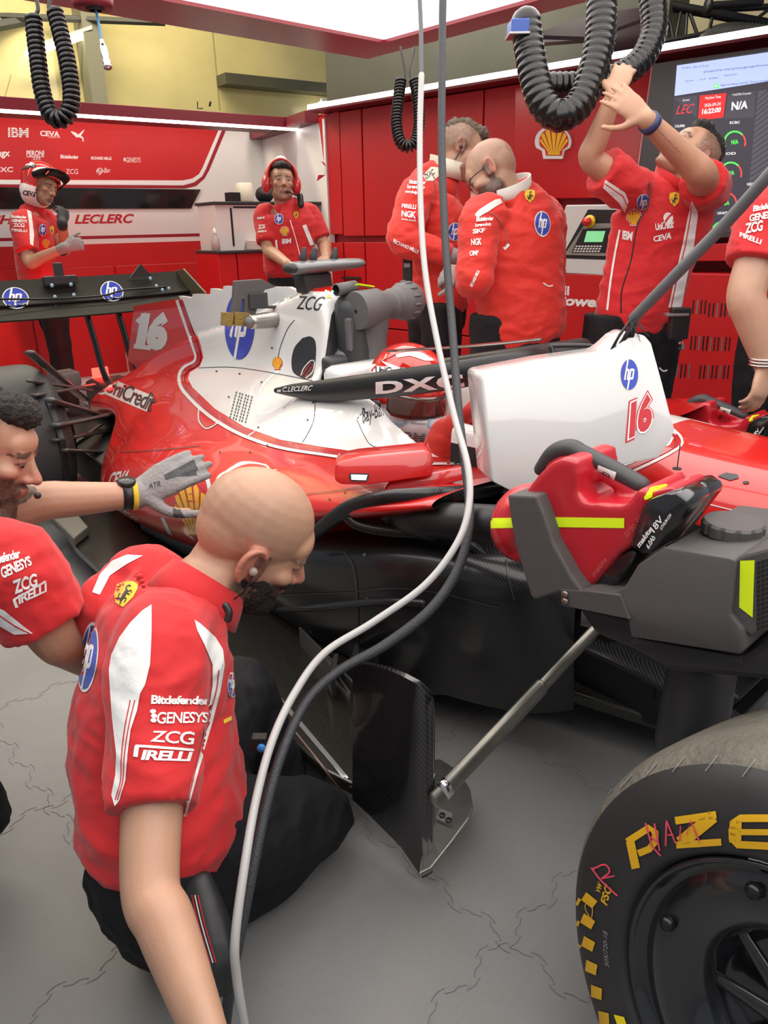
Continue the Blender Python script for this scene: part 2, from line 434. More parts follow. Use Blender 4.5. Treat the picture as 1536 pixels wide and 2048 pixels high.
# red field, stripes and lower panels of the back wall, printed on it
px = lambda *p: poly_shape(p)
decal(wall_b, px((-340, 205), (440, 250), (436, 262), (405, 335), (398, 348), (384, 358), (365, 361), (-340, 358)), RED, seg=120)
decal(wall_b, px((-340, 358), (365, 361), (385, 357), (398, 348), (406, 335), (438, 260), (443, 260), (411, 337), (402, 352), (387, 364), (366, 370), (-340, 367)), TXW, off=0.002, seg=120)
decal(wall_b, px((-340, 367), (366, 371), (388, 365), (404, 353), (412, 338), (444, 260), (452, 260), (418, 341), (409, 357), (392, 372), (370, 377), (-340, 373)), REDD, off=0.002, seg=120)
decal(wall_b, px((-340, 484), (428, 466), (428, 472), (-340, 491)), REDD, seg=120)
decal(wall_b, px((-340, 504), (520, 478), (520, 640), (-340, 850)), RED, seg=120)
def sign(s, x0, y0, x1, y1, dy=0, m=TXW, shear=0.0, bold=0.0, o=None):
    txt(o or wall_b, s, m, [(x0, y0), (x1, y0 + dy), (x1, y1 + dy), (x0, y1)], shear, bold)
sign('IBM', 16, 255, 57, 274, 1, bold=0.03)
for k in range(4): decal(wall_b, px((14, 258.0 + k * 4), (58, 258.8 + k * 4), (58, 259.6 + k * 4), (14, 258.8 + k * 4)), RED, off=0.003)
sign('CEVA', 80, 261, 119, 272, 2, bold=0.03)
sign('LOGISTICS', 98, 273, 120, 276, 0)
decal(wall_b, line_shape([(142, 263), (150, 268), (157, 272), (168, 260)], [2, 6, 6, 1.5], 3), TXW, off=0.002)
decal(wall_b, line_shape([(156, 271), (165, 276), (166, 283)], [5, 3, 2], 3), TXW, off=0.002)
sign('mgx', -10, 303, 20, 317, 0, bold=0.03); sign('PERONI', 53, 301, 88, 312, 0, bold=0.02); sign('0.0%', 66, 313, 81, 320)
decal(wall_b, px((53, 313), (88, 313), (88, 314.3), (53, 314.3)), TXW, off=0.002)
sign('Bitdefender', 121, 309, 157, 317, 1, bold=0.03); sign('RICHARD MILLE', 182, 313, 223, 319, 1, bold=0.03); sign('GENESYS', 252, 315, 281, 325, 0)
decal(wall_b, ell_shape(12, 2, 4, 249, 319), TXW, off=0.002)
sign('DXC', -12, 334, 26, 344, 0, bold=0.02); sign('ZCG', 132, 338, 156, 348); sign('Ray-Ban', 193, 337, 220, 350, -2, shear=0.3)
decal(wall_b, line_shape([(192, 343), (200, 336), (206, 342), (197, 350)], 1.2, 3), TXW, off=0.002)
sign('CHARLES', -25, 430, 125, 449, -1, TXR, 0.25, 0.035); sign('LECLERC', 149, 429, 268, 448, -1.5, TXR, 0.25, 0.035)
# window strip of the back wall
pts = [at(x, y, P=WB) + WB[1] * 0.005 for x, y in ((-340, 371), (400, 379), (381, 417), (-340, 419))]
struct(MB().prism(pts, WB[1] * 0.012).build('window_1', GLASS))
# cupboard doors low on the back wall
m2 = MB()
for x0, x1 in ((-150, 40), (44, 224), (228, 405)):
    s0, s1 = wc(WB, x0, 525)[0], wc(WB, x1, 525)[0]; zt = wc(WB, 405, 524)[1]; wbox(m2, WB, s0, s1, 0.12, zt, 0.0, 0.018, 0.004)
struct(m2.build('trim_1', RED))
# valance with its strip light
s1 = wc(WB, 596, 245)[0]
p = at(600, 236, D=6.15); zt = p.z; zb = at(600, 256, D=6.15).z
def valW(px_, py_): return wc((p, WB[1], WB[2]), px_, py_)[0]
WV = (p, WB[1], WB[2]); sV0 = wc(WV, -350, 200)[0]
struct(wbox(MB(), WV, sV0, 0, zb, zt, -0.42, 0, 0.004).build('trim_2', MAROON))
v1 = thing('strip_light', 'long white light strip under the maroon valance of the back wall', 'light', wp(WV, sV0 / 2, zb))
wbox(MB(), WV, sV0, -0.02, zb - 0.018, zb, -0.03, 0.0).build('diffuser', LED, v1)
wbox(MB(), WV, sV0, -0.02, zb - 0.006, zb + 0.002, -0.042, -0.031).build('housing', GREYM, v1)

# white return wall in the corner
a0 = wp(WB, sBR, 0); b0 = at(648, 470, P=WR); b0 = Vector((b0.x, b0.y, 0)) 
dC = (b0 - a0); LC = dC.length; dC.normalize(); nC = Vector((dC.y, -dC.x, 0)); nC = nC if nC.dot(CAM_C - a0) > 0 else -nC
WCn = (a0, nC, dC)
wall_c = struct(wbox(MB(), WCn, 0, LC + 0.1, 0, at(606, 250, P=WCn).z, -0.05, 0).build('wall_corner', WHITE))
decal(wall_c, px((642, 322), (662, 296), (664, 306), (650, 326), (664, 326), (664, 362), (634, 362), (637, 350), (650, 350), (652, 334)), TXR, off=0.002)
decal(wall_c, px((530, 477), (672, 470), (672, 476), (530, 483)), REDD)
decal(wall_c, px((530, 486), (672, 480), (672, 700), (530, 700)), RED)
zc0 = at(606, 250, P=WCn).z
struct(wbox(MB(), WCn, 0.0, LC, zc0 - 0.02, zc0 + 0.06, 0.0, 0.12).build('trim_3', MAROON))
# upper garage: cream sheets with lamp yellow in their colour, beam, pillar, ceiling
WU = (WB[0] - WB[1] * 2.2, WB[1], WB[2]); su0 = wc(WU, -600, 150)[0]; su1 = wc(WU, 1000, 150)[0]
wall_u = struct(wbox(MB(), WU, su0, su1, 0.0, 6.0, -0.1, 0).build('wall_upper', CREAM_LIT))
SEAMC = mat('cream_sheet_joint', (0.42, 0.36, 0.16), 0.5)
decal(wall_u, line_shape([(425, 60), (440, 222)], 3), SEAMC); decal(wall_u, line_shape([(22, 150), (8, 200)], 2), SEAMC)
decal(wall_u, line_shape([(395, 203), (395, 217), (406, 217)], 2), TXK); decal(wall_u, line_shape([(421, 203), (419, 213)], 4), TXK); decal(wall_u, line_shape([(193, 158), (195, 186)], 4), TXK)
m2 = MB(); q = [at(x, y, P=WU) for x, y in ((420, 226), (1000, 128))]; zl = at(640, 182, P=WU).z
wbox(m2, WU, wc(WU, 438, 215)[0], su1, zl - 0.06, zl + 0.05, 0.0, 0.25); struct(m2.build('trim_4', GREYB))
m2 = MB(); s0, s1 = wc(WU, 160, 140)[0], wc(WU, 190, 140)[0]; wbox(m2, WU, s0, s1, 0, 6, 0, 0.3)
wbox(m2, WU, s1, s1 + 0.02, 0, 6, 0.05, 0.1); wbox(m2, WU, wc(WU, 117, 150)[0], wc(WU, 122, 150)[0], 0, 6, 0.05, 0.12); struct(m2.build('trim_5', mat('grey_pillar', (0.24, 0.23, 0.17), 0.6)))
struct(MB().box((-4.0, 1.0, 5.0), (12, 12, 0.1)).build('ceiling', CEIL))
m2 = MB(); m2.obox(at(-260, 190, D=7.6), R0 * 2.75, HD * 0.1, V(0, 0, 0.001)); 
# roof beams and cables in the dark top left corner
m2 = MB()
m2.tube([at(-60, 30, D=7.2), at(330, 45, D=7.6)], 0.035, 6, 1, None); m2.tube([at(-60, 62, D=7.0), at(110, 30, D=7.6)], 0.05, 6, 1, None); m2.tube([at(-60, 175, D=7.9), at(280, 50, D=8.1)], 0.06, 6, 1, None)
m2.prism([at(-80, -40, D=7.8), at(92, -40, D=7.8), at(80, 30, D=7.8), at(30, 95, D=7.8), at(-80, 110, D=7.8)], V(0, 0.2, 0.1))
struct(m2.build('trim_6', mat('roof_steel', (0.07, 0.07, 0.06), 0.6)))
def lamp(label, p0, p1, r):
    t = thing('fluorescent_lamp', label, 'lamp', (p0 + p1) / 2); d = (p1 - p0).normalized()
    MB().tube([p0, p1], r, 10, 1).build('tube', TUBEL, t, True)
    MB().obox(p0 + V(0, 0, r * 0.8), p1 - p0, d.cross(V(0, 0, 1)) * r * 1.6, V(0, 0, r)).build('housing', OFFW, t)
lamp('fluorescent ceiling lamp at top left behind the black spiral hose', at(56, 108, D=7.3), at(184, 66, D=7.5), 0.032)
lamp('short fluorescent lamp high in the middle beside the grey beam', at(616, 216, P=WU) + WU[1] * 0.3, at(648, 212, P=WU) + WU[1] * 0.3, 0.035)

WRU = (WR[0] - WR[1] * 2.4, WR[1], WR[2])
struct(wbox(MB(), WRU, wc(WRU, 700, 100)[0], wc(WRU, 2400, 20)[0], 2.2, 6.0, -.05, 0).build('wall_side', CREAM_LIT))
# ------------------------------------------------------------------ overhead lighting gantry
zG = 2.2; g0 = at(735, 118, Z=zG); g1 = at(768, 86, Z=zG)
gx1 = 2.2; gy0 = -2.6
t = thing('overhead_gantry', 'maroon overhead gantry with a big white light panel above the car', 'lighting gantry', V(g0.x + 2, g0.y - 2, zG))
mb = MB(); fr = 0.02
for (xa, xb, ya, yb) in ((g0.x, g1.x, gy0, g0.y), (gx1, gx1 + 0.3, gy0, g0.y), (g1.x, gx1, g1.y, g0.y), (g1.x, gx1, gy0, gy0 + 0.3)):
    mb.box(((xa + xb) / 2, (ya + yb) / 2, zG + 0.08), (xb - xa, yb - ya, 0.16))
mb.build('frame', mat('gantry_maroon', (0.22, 0.012, 0.022), 0.3), t)
MB().box(((g1.x + gx1) / 2, (gy0 + 0.3 + g1.y) / 2, zG + 0.06), (gx1 - g1.x - 0.004, g1.y - gy0 - 0.304, 0.09)).build('light_panel', PANEL, t)
MB().box(((g1.x + gx1) / 2, (gy0 + 0.3 + g1.y) / 2, zG + 0.13), (gx1 - g1.x - 0.004, g1.y - gy0 - 0.304, 0.04)).build('cover', MAROON, t)

# ------------------------------------------------------------------ cabinet wall on the far side
sL, zLED = wc(WR, 615, 215); sR = wc(WR, 1900, 150)[0]
wall_r = struct(wbox(MB(), WR, sL - 0.06, sR, 0, zLED - 0.06, -0.06, -0.03).build('wall_right', REDD))
zTop = wc(WR, 700, 222)[1]; zGapA = wc(WR, 900, 470)[1]; zGapB = wc(WR, 900, 484)[1]
def sx(x, y=300): return wc(WR, x, y)[0]
def cabinet(label, x0, x1, slant=False):
    a, b = sx(x0), sx(x1); t = thing('tall_cabinet', label, 'cabinet', wp(WR, (a + b) / 2, 0))
    g = 0.004 if a < b else -0.004
    if slant:
        up = [at(x, y, P=WR) for x, y in ((640, 236), (681, 222), (689, 468), (660, 468), (662, 400), (652, 330))]
        MB().prism([p_ - WR[1] * 0.03 for p_ in up], WR[1] * 0.05).build('upper_door', RED, t)
    else: wbox(MB(), WR, a + g, b - g, zGapA, zTop, -0.03, 0.02, 0.004).build('upper_door', RED, t)
    wbox(MB(), WR, a + g, b - g, 0.55, zGapB, -0.03, 0.02, 0.004).build('lower_door', RED, t)
    wbox(MB(), WR, a + g, b - g, 0.08, 0.54, -0.03, 0.02, 0.004).build('drawer', RED, t)
cabinet('narrow red cabinet with slanted edge at the white corner', 655, 683, True)
cabinet('red cabinet second from the white corner', 684, 728)
cabinet('wide red cabinet behind the standing man in the race suit', 729, 968)
cabinet('red cabinet behind the bald man in the race suit', 969, 1120)
MB_ = MB(); wbox(MB_, WR, sx(690, 560), sx(725, 560), wc(WR, 700, 557)[1], wc(WR, 700, 553)[1], 0.02, 0.04)
struct(MB_.build('trim_7', DARK))
# header beam above the strip light
WH = (WR[0] - WR[1] * 0.5, WR[1], WR[2])
hs = wc(WH, 652, 150)[0]; zh0 = wc(WH, 652, 210)[1]
struct(wbox(MB(), WH, hs, wc(WH, 1330, 100)[0], 1.4, 3.2, -0.3, 0).build('trim_8', GREYB))
WL = (WR[0] + WR[1] * 0.18, WR[1], WR[2]); sl0, zl0 = wc(WL, 615, 215); sl1 = wc(WL, 1900, 30)[0]
v1 = thing('strip_light', 'bright light strip along the top of the red cabinet wall', 'light', wp(WL, (sl0 + sl1) / 2, zl0))
wbox(MB(), WL, sl0, sl1, zl0 - 0.014, zl0 + 0.018, -0.02, 0.0).build('diffuser', LED, v1)
wbox(MB(), WL, sl0, sl1, zl0 - 0.03, zl0 - 0.015, -0.25, 0.0).build('housing', MAROON, v1)
wbox(MB(), WL, sl0, sl1, zl0 - 0.015, zl0 + 0.02, -0.04, -0.022).build('back_plate', GREYM, v1)

# big red panel with the shell badge
WS = (WR[0] + WR[1] * 0.10, WR[1], WR[2])
pp = [at(x, y, P=WS) for x, y in ((1030, 170), (1303, 128), (1272, 352), (1270, 394), (1100, 397), (1030, 398))]
shp = MB().prism(pp, -WS[1] * 0.09, bev=0.003).build('badge_panel', mat('badge_panel_red', (0.52, 0.01, 0.012), 0.35)); smart(shp)
tag(shp, 'big red wall panel carrying the yellow and red shell badge', 'panel')
MB().prism([at(x, y, P=WS) for x, y in ((1303, 128), (1306, 128), (1275, 352), (1273, 394), (1270, 394), (1272, 352))], -WS[1] * 0.088).build('edge_strip', mat('pink_edge', (0.75, 0.3, 0.3), 0.4), shp)
t = thing('shell_badge', 'raised yellow and red shell emblem on the red wall panel', 'emblem', at(1108, 318, P=WS))
pl = []
for i in range(25):
    a = pi * 1.12 - pi * 1.24 * i / 24; pl.append((1108 + 36 * cos(a), 284 - 32 * sin(a)))
pl += [(1130, 302), (1127, 318), (1089, 318), (1086, 302)]
bd = MB().prism([at(x, y, P=WS) for x, y in pl], WS[1] * 0.015).build('backing', WHITE, t)
shell_logo(bd, rq(1076, 253, 1140, 315), TXW, mat('badge_red', (0.6, 0.02, 0.01), 0.35), YEL, border=False)
# ------------------------------------------------------------------ screen, machine and cabinets on the far side
WT = (WR[0] + WR[1] * 0.22, WR[1], WR[2])
SCRB = mat('screen_bezel', (.06, .055, .055), .35)
t = thing('display_screen', 'large dashboard screen on the right with green gauges and a pale browser bar', 'screen', at(1400, 490, P=WT))
def wq(W, pts): return [at(x, y, P=W) for x, y in pts]
bz = MB().prism(wq(WT, [(1306, 128), (1345, 122), (1640, 80), (1600, 470), (1262, 480), (1276, 352)]), -WT[1] * .06).build('bezel', SCRB, t)
def em(name, c, s): return mat(name, c, .4, emit=s)
S_D = em('screen_dark', (.035, .032, .045), .9); S_B = em('screen_pale_blue', (.42, .52, .85), .95); S_R = em('screen_red', (.72, .02, .02), .8); S_W = em('screen_white', (.9, .9, .92), .95); S_G = em('screen_green', (.08, .75, .10), 1.0); S_T = em('screen_tile', (.055, .05, .07), .9); S_RT = em('screen_red_text', (.6, .06, .06), .9); S_Y = em('screen_yellow', (.8, .6, .05), .9)
WT2 = (WT[0] + WT[1] * .004, WT[1], WT[2])
sc = MB().prism(wq(WT2, [(1352, 128), (1640, 86), (1600, 462), (1330, 466)]), -WT[1] * .01).build('screen', S_D, t)
P_ = lambda *p: poly_shape(p)
decal(sc, P_((1354, 131), (1634, 90), (1630, 148), (1349, 192)), S_B, off=.001)
for s, x0, y0, x1, y1, dy in (('Grafana - Box of Truck', 1364, 134, 1418, 138, -5), ('plusprime-site.press.garage/home', 1408, 141, 1536, 147, -14), ('Racelt', 1371, 161, 1387, 164, -2), ('Airoff', 1399, 158, 1411, 161, -2), ('Grafana', 1418, 155, 1437, 159, -2), ('Active Account', 1448, 149, 1474, 153, -3), ('Begin browsing instantly. Choose can also', 1442, 168, 1536, 174, -10)):
    txt(sc, s, em('screen_ink', (.12, .14, .25), .3), [(x0, y0), (x1, y0 + dy), (x1, y1 + dy), (x0, y1)], off=.002)
decal(sc, ell_shape(16, 5, 5, 1433, 172), S_G, off=.002); decal(sc, ell_shape(12, 2.5, 2.5, 1433, 172), S_W, off=.003)
decal(sc, P_((1348, 196), (1396, 191), (1393, 236), (1344, 240)), S_T, off=.001); decal(sc, P_((1400, 191), (1453, 186), (1447, 235), (1396, 241)), S_R, off=.001)
txt(sc, 'LEC', em('screen_red_text2', (.75, .04, .05), .9), [(1354, 211), (1390, 207), (1386, 226), (1352, 229)], .3, 0, 1, .002); txt(sc, 'Driver', S_W, [(1366, 199), (1380, 197), (1380, 201), (1366, 203)], 0, 0, 1, .002)
txt(sc, 'Machine Time', S_W, [(1411, 194), (1442, 190), (1442, 196), (1411, 199)], 0, 0, 1, .002); txt(sc, '2026-09-24', S_W, [(1409, 208), (1442, 204), (1441, 211), (1409, 214)], 0, 0, 1, .002); txt(sc, '16:22:00', S_W, [(1405, 218), (1443, 214), (1441, 224), (1404, 229)], 0, .03, 1, .002)
txt(sc, 'N/A', S_W, [(1464, 204), (1497, 201), (1495, 217), (1463, 221)], 0, .03, 1, .002); txt(sc, 'TAG702 Counter', S_W, [(1465, 188), (1503, 184), (1503, 188), (1465, 192)], 0, 0, 1, .002)
decal(sc, P_((1456, 188), (1512, 182), (1508, 234), (1450, 238)), S_T, off=.0006); decal(sc, P_((1516, 182), (1620, 170), (1596, 455), (1490, 458)), em('screen_hatch', (.07, .068, .085), .9), off=.0006)
for k in range(24): decal(sc, line_shape([(1514 - k * 1.0, 200 + k * 11), (1560, 160 + k * 11)], 2.2), S_D, off=.001)
def gauge(x, y, lab, col=None, part=1.0):
    for a0, a1, m in ((200, 45, col or S_G), (45, -20, S_RT)):
        decal(sc, line_shape([(x + 21 * cos(radians(a0 + (a1 - a0) * i / 14)), y - 22 * sin(radians(a0 + (a1 - a0) * i / 14))) for i in range(15)], 3.5), m, off=.002)
    txt(sc, 'N/A', S_G, [(x - 7, y - 5), (x + 7, y - 6), (x + 7, y + 3), (x - 7, y + 4)], 0, .03, 1, .002)
    txt(sc, lab, S_W, [(x - 10, y - 42), (x + 10, y - 43), (x + 10, y - 38), (x - 10, y - 37)], 0, .01, 1, .002)
for x, y, l in ((1470, 285, 'ECBC'), (1462, 347, 'OD'), (1452, 407, 'LCU'), (1445, 466, 'CAR BATT'), (1415, 287, 'CALIPER FR'), (1410, 352, 'TC'), (1400, 410, 'CLUTCH'), (1504, 408, 'GEAR'), (1494, 466, 'CAR STOP'), (1360, 292, 'CALIPER')): gauge(x, y, l, S_RT if l in ('LCU', 'CALIPER FR', 'TC') else S_G)
# control machine below the badge panel
WM = (WR[0] + WR[1] * 0.32, WR[1], WR[2]); MG = mat('machine_grey', (.62, .61, .58), .4)
t = thing('control_machine', 'light grey machine with keypad, green display and red stop knob below the badge panel', 'machine', at(1180, 700, P=WM))
MB().prism(wq(WM, [(1132, 410), (1300, 408), (1290, 555), (1100, 545), (1100, 510)]), -WM[1] * .3, bev=.006).build('casing', MG, t)
WM2 = (WM[0] + WM[1] * .004, WM[1], WM[2])
MB().prism(wq(WM2, [(1176, 419), (1250, 420), (1234, 520), (1122, 516)]), -WM[1] * .02).build('recess', BLACK, t)
WM3 = (WM[0] + WM[1] * .012, WM[1], WM[2]); 
kp = MB().prism(wq(WM3, [(1170, 448), (1246, 446), (1230, 513), (1128, 510)]), -WM[1] * .015, bev=.002).build('keypad', mat('keypad_grey', (.23, .22, .18), .5), t)
decal(kp, P_((1174, 462), (1211, 462), (1205, 484), (1168, 484)), em('machine_display', (.18, .55, .25), .7), off=.001)
decal(kp, P_((1165, 458), (1243, 455), (1231, 506), (1143, 506)), BLACK, off=.0005)
for i in range(9):
    for j in range(3): decal(kp, rq(0, 0, 0, 0) and P_((1152 + i * 6 - j * 2, 491 + j * 5), (1156 + i * 6 - j * 2, 491 + j * 5), (1155 + i * 6 - j * 2, 494 + j * 5), (1151 + i * 6 - j * 2, 494 + j * 5)), OFFW, off=.0016)
for i in range(4):
    for j in range(4): decal(kp, P_((1222 + i * 6, 462 + j * 5), (1226 + i * 6, 462 + j * 5), (1225 + i * 6, 465 + j * 5), (1221 + i * 6, 465 + j * 5)), OFFW, off=.0016)
c = at(1180, 443, P=WM3); m2 = MB(); m2.lathe([(0, .0), (.035, 0), (.035, .01), (.0, .012)], c, WM[1], 24); m2.build('knob_collar', YEL, t, True); m2 = MB(); m2.lathe([(.012, 0), (.014, .02), (.026, .022), (.026, .035), (0, .042)], c + WM[1] * .01, WM[1], 24); m2.build('stop_knob', mat('stop_red', (.6, .02, .02), .3), t, True)
txt(kp, 'SINES', mat('gold_letters', (.35, .3, .2), .4), [(1216, 449), (1240, 449), (1239, 453), (1216, 453)])
t2 = thing('fuel_sign_cabinet', 'red cabinet with white fuel lettering under the grey machine', 'cabinet', at(1180, 740, P=WM))
fs = wbox(MB(), WM, wc(WM, 1080, 560)[0], wc(WM, 1268, 560)[0], 0.08, wc(WM, 1180, 549)[1], -.25, 0, .004).build('body', RED, t2)
txt(fs, 'Shell', TXW, [(1090, 568), (1139, 572), (1138, 591), (1090, 587)], 0, .03); txt(fs, 'V-Power', TXW, [(1080, 589), (1210, 594), (1208, 616), (1080, 608)], .15, .04)
for k in range(9):
    a = k * 2 * pi / 9; decal(fs, ell_shape(8, 3, 3, 1213 + 10 * cos(a), 581 + 10 * sin(a)), TXW, off=.002)
# vented cabinet below the screen
t = thing('vented_cabinet', 'low red cabinet with slotted vents below the screen', 'cabinet', at(1400, 800, P=WT))
MB().prism(wq(WT, [(1262, 497), (1600, 478), (1600, 520), (1262, 524)]), -WT[1] * .15, bev=.004).build('top_rail', RED, t)
WT3 = (WT[0] + WT[1] * .08, WT[1], WT[2])
vp = MB().prism(wq(WT3, [(1262, 545), (1420, 548), (1600, 552), (1600, 830), (1262, 880)]), -WT[1] * .2, bev=.004).build('panel', RED, t)
for gx, gy, n, sp in ((1388, 600, 4, 8), (1420, 606, 6, 8), (1384, 672, 5, 8), (1408, 674, 8, 7.5), (1356, 728, 4, 8), (1402, 730, 8, 8), (1310, 672, 5, 8), (1310, 728, 4, 8)):
    for k in range(n): decal(vp, line_shape([(gx + k * sp, gy), (gx + k * sp - 3, gy + 28)], 3), BLACK if (gx + k) % 3 else GREYM, off=.001)
decal(vp, line_shape([(1340, 805), (1480, 812)], 2.5), BLACK); decal(vp, line_shape([(1463, 800), (1455, 900)], 3), BLACK)
# truss under the roof
TR = mat('truss_black', (.012, .012, .012), .5); t = thing('lighting_truss', 'black lattice truss under the roof at top right', 'truss', at(1430, 60, D=4.5))
def tr(a, b, r, nm='strut'): MB().tube([at(*a, D=4.5), at(*b, D=4.5)], r, 8, 1).build(nm, TR, t, True)
tr((1320, 8), (1560, 52), .03, 'chord'); tr((1330, 84), (1560, 40), .018, 'chord'); tr((1390, 22), (1600, 10), .018, 'chord')
for a, b in (((1334, 18), (1348, 84)), ((1362, 20), (1350, 84)), ((1374, 26), (1370, 86)), ((1380, 28), (1400, 84)), ((1424, 36), (1416, 76)), ((1490, 56), (1536, 20)), ((1262, 60), (1215, 95)), ((1230, 100), (1290, 75))): tr(a, b, .011)
t = thing('rigging_clamp', 'black clamp with hand wheel fixed on the roof truss', 'clamp', at(1430, 12, D=4.4)); m2 = MB(); m2.tube([at(1415, 12, D=4.4), at(1520, 5, D=4.4)], .022, 10, 1); m2.build('bar', TR, t, True); m2 = MB(); m2.lathe([(0, -.012), (.045, -.012), (.045, .012), (0, .012)], at(1416, 13, D=4.36), R0, 16); m2.build('hand_wheel', TR, t, True)
m2 = MB(); pts = [at(x, y, D=4.55) for x, y in ((1400, 100), (1440, 82), (1490, 78), (1580, 88))]; q = crom([tuple(p) for p in pts], 24); m2.tube([Vector(p) for p in q], [(.085 + .008 * (i % 2)) for i in range(len(q))], 16, 1); tag(m2.build('air_duct', mat('duct_grey', (.12, .115, .10), .5), None, True), 'grey corrugated air duct lying above the screen', 'duct')
# dark fascia boards hanging behind the hoses
m2 = MB(); m2.prism([at(x, y, D=4.2) for x, y in ((1060, 78), (1180, 38), (1300, 20), (1300, 40), (1180, 82))], V(0, 0, .02)); 
m2.prism([at(x, y, D=4.3) for x, y in ((1070, 86), (1200, 44), (1330, 20), (1330, 90), (1240, 112), (1180, 78))], HD * .1); struct(m2.build('trim_9', mat('fascia_dark', (.03, .012, .014), .35)))
# ------------------------------------------------------------------ counter in the left corner
CW = (at(520, 500, D=5.9), WB[1], WB[2])
t = thing('counter_unit', 'white counter unit with black top in the corner behind the headset man', 'cabinet', at(520, 590, P=CW))
def cb(x0, y0, x1, y1, o0, o1, nm, m, bev=.004):
    s0, za = wc(CW, x0, y0); s1, zb = wc(CW, x1, y1); wbox(MB(), CW, s0, s1, zb, za, o0, o1, bev).build(nm, m, t)
cb(429, 409, 636, 500, -.35, 0, 'cabinet_box', OFFW); cb(426, 403, 640, 409, -.37, .03, 'worktop', DARK); cb(463, 416, 466, 492, 0, .004, 'door_gap', BLACK, 0); cb(466, 413, 600, 416, 0, .004, 'door_gap', BLACK, 0); cb(600, 416, 636, 440, 0, .01, 'grey_front', GREYM, .002)
t = thing('red_base_cabinet', 'low red cabinet with two doors and black top below the white counter', 'cabinet', at(480, 590, P=CW))
zt = wc(CW, 480, 500)[1]
for i, (x0, x1) in enumerate(((425, 462), (464, 521))): wbox(MB(), CW, wc(CW, x0, 540)[0], wc(CW, x1, 540)[0], .08, zt - .02, -.3, .12 + .0, .004).build('door', RED, t)
wbox(MB(), CW, wc(CW, 420, 500)[0], wc(CW, 528, 500)[0], zt - .02, zt, -.3, .14, .003).build('worktop', DARK, t)
wbox(MB(), CW, wc(CW, 521, 540)[0], wc(CW, 526, 540)[0], .08, zt - .02, -.3, .12).build('side_panel', RED, t)
zc_ = at(520, 403, P=CW).z
c = at(490, 401, P=(CW[0] - CW[1] * .15, CW[1], CW[2])); c.z = zc_
tag(MB().lathe([(0, 0), (.062, 0), (.066, .01), (.066, .135), (.058, .14), (.0, .14)], c, (0, 0, 1), 28).build('dispenser_pot', mat('cream_pot', (.72, .64, .5), .5), None, True), 'round cream pot standing on the white counter', 'pot')
c = at(466, 402, P=(CW[0] - CW[1] * .15, CW[1], CW[2])); c.z = zc_
m2 = MB(); m2.box(c + V(0, 0, .035), (.09, .09, .07), bev=.004); tag(m2.build('tape_box', BLACK), 'small black box next to the cream pot on the counter', 'box')
c = at(530, 402, P=(CW[0] - CW[1] * .2, CW[1], CW[2])); c.z = zc_
m2 = MB(); m2.ell(c + V(0, 0, .06), (.09, .07, .065)); m2.ell(c + V(.05, .08, .10), (.05, .05, .055)); v, f, nn = remesh(m2, .012, 2); tag(obj('bag', v, f, mat('bag_black', (.02, .02, .024), .6, bump=.5, bscale=40)), 'crumpled black bag on the counter behind the headset man', 'bag')
zr = zt; c = at(432, 497, P=(CW[0] + CW[1] * .02, CW[1], CW[2])); c.z = zr
t = thing('spray_bottle', 'clear plastic bottle standing on the red cabinet in the corner', 'bottle', c); MB().lathe([(0, 0), (.032, 0), (.034, .06), (.03, .09), (.013, .115), (.012, .125)], c, (0, 0, 1), 20).build('bottle', mat('clear_plastic', (.7, .65, .62), .15, trans=.5), t, True); MB().lathe([(.014, .125), (.014, .15), (.006, .155), (.006, .165), (0, .165)], c, (0, 0, 1), 16).build('cap', OFFW, t, True)
c = at(513, 497, P=(CW[0] + CW[1] * .05, CW[1], CW[2])); c.z = zr
m2 = MB(); m2.box(c + V(0, 0, .035), (.1, .12, .07), bev=.004); tag(m2.build('tissue_box', mat('pinkish_box', (.7, .55, .5), .5)), 'small pale box on the red cabinet beside the headset man', 'box')
# ------------------------------------------------------------------ the racing car
PR = mat('red_paint', (0.52, 0.008, 0.006), 0.28, coat=0.75, coatr=0.02)
PW = mat('white_paint', (0.62, 0.612, 0.59), 0.3, coat=.8, coatr=0.02)
CARB = mat('carbon_weave', (0.011, 0.011, 0.0115), 0.32, weave=55, coat=0.25, coatr=0.12, spec=.4)
CARBM = mat('matt_carbon', (0.009, 0.009, 0.0095), 0.42, weave=60, coat=0.08, coatr=0.3, spec=.3)
PBLUE = mat('blue_decal', (0.03, 0.045, 0.36), 0.25, coat=0.6)
PYEL = mat('yellow_decal', (0.80, 0.42, 0.005), 0.3, coat=0.6)
PRD = mat('dark_red_decal', (0.36, 0.006, 0.012), 0.3, coat=0.8)
PK = mat('black_decal', (0.012, 0.012, 0.015), 0.35, coat=0.3)
GREYP = mat('grey_printed_plastic', (0.075, 0.068, 0.066), 0.55, bump=0.25, bscale=900)
TITAN = mat('dull_titanium', (0.34, 0.33, 0.31), 0.32, metal=0.95, var=0.15, vscale=20)

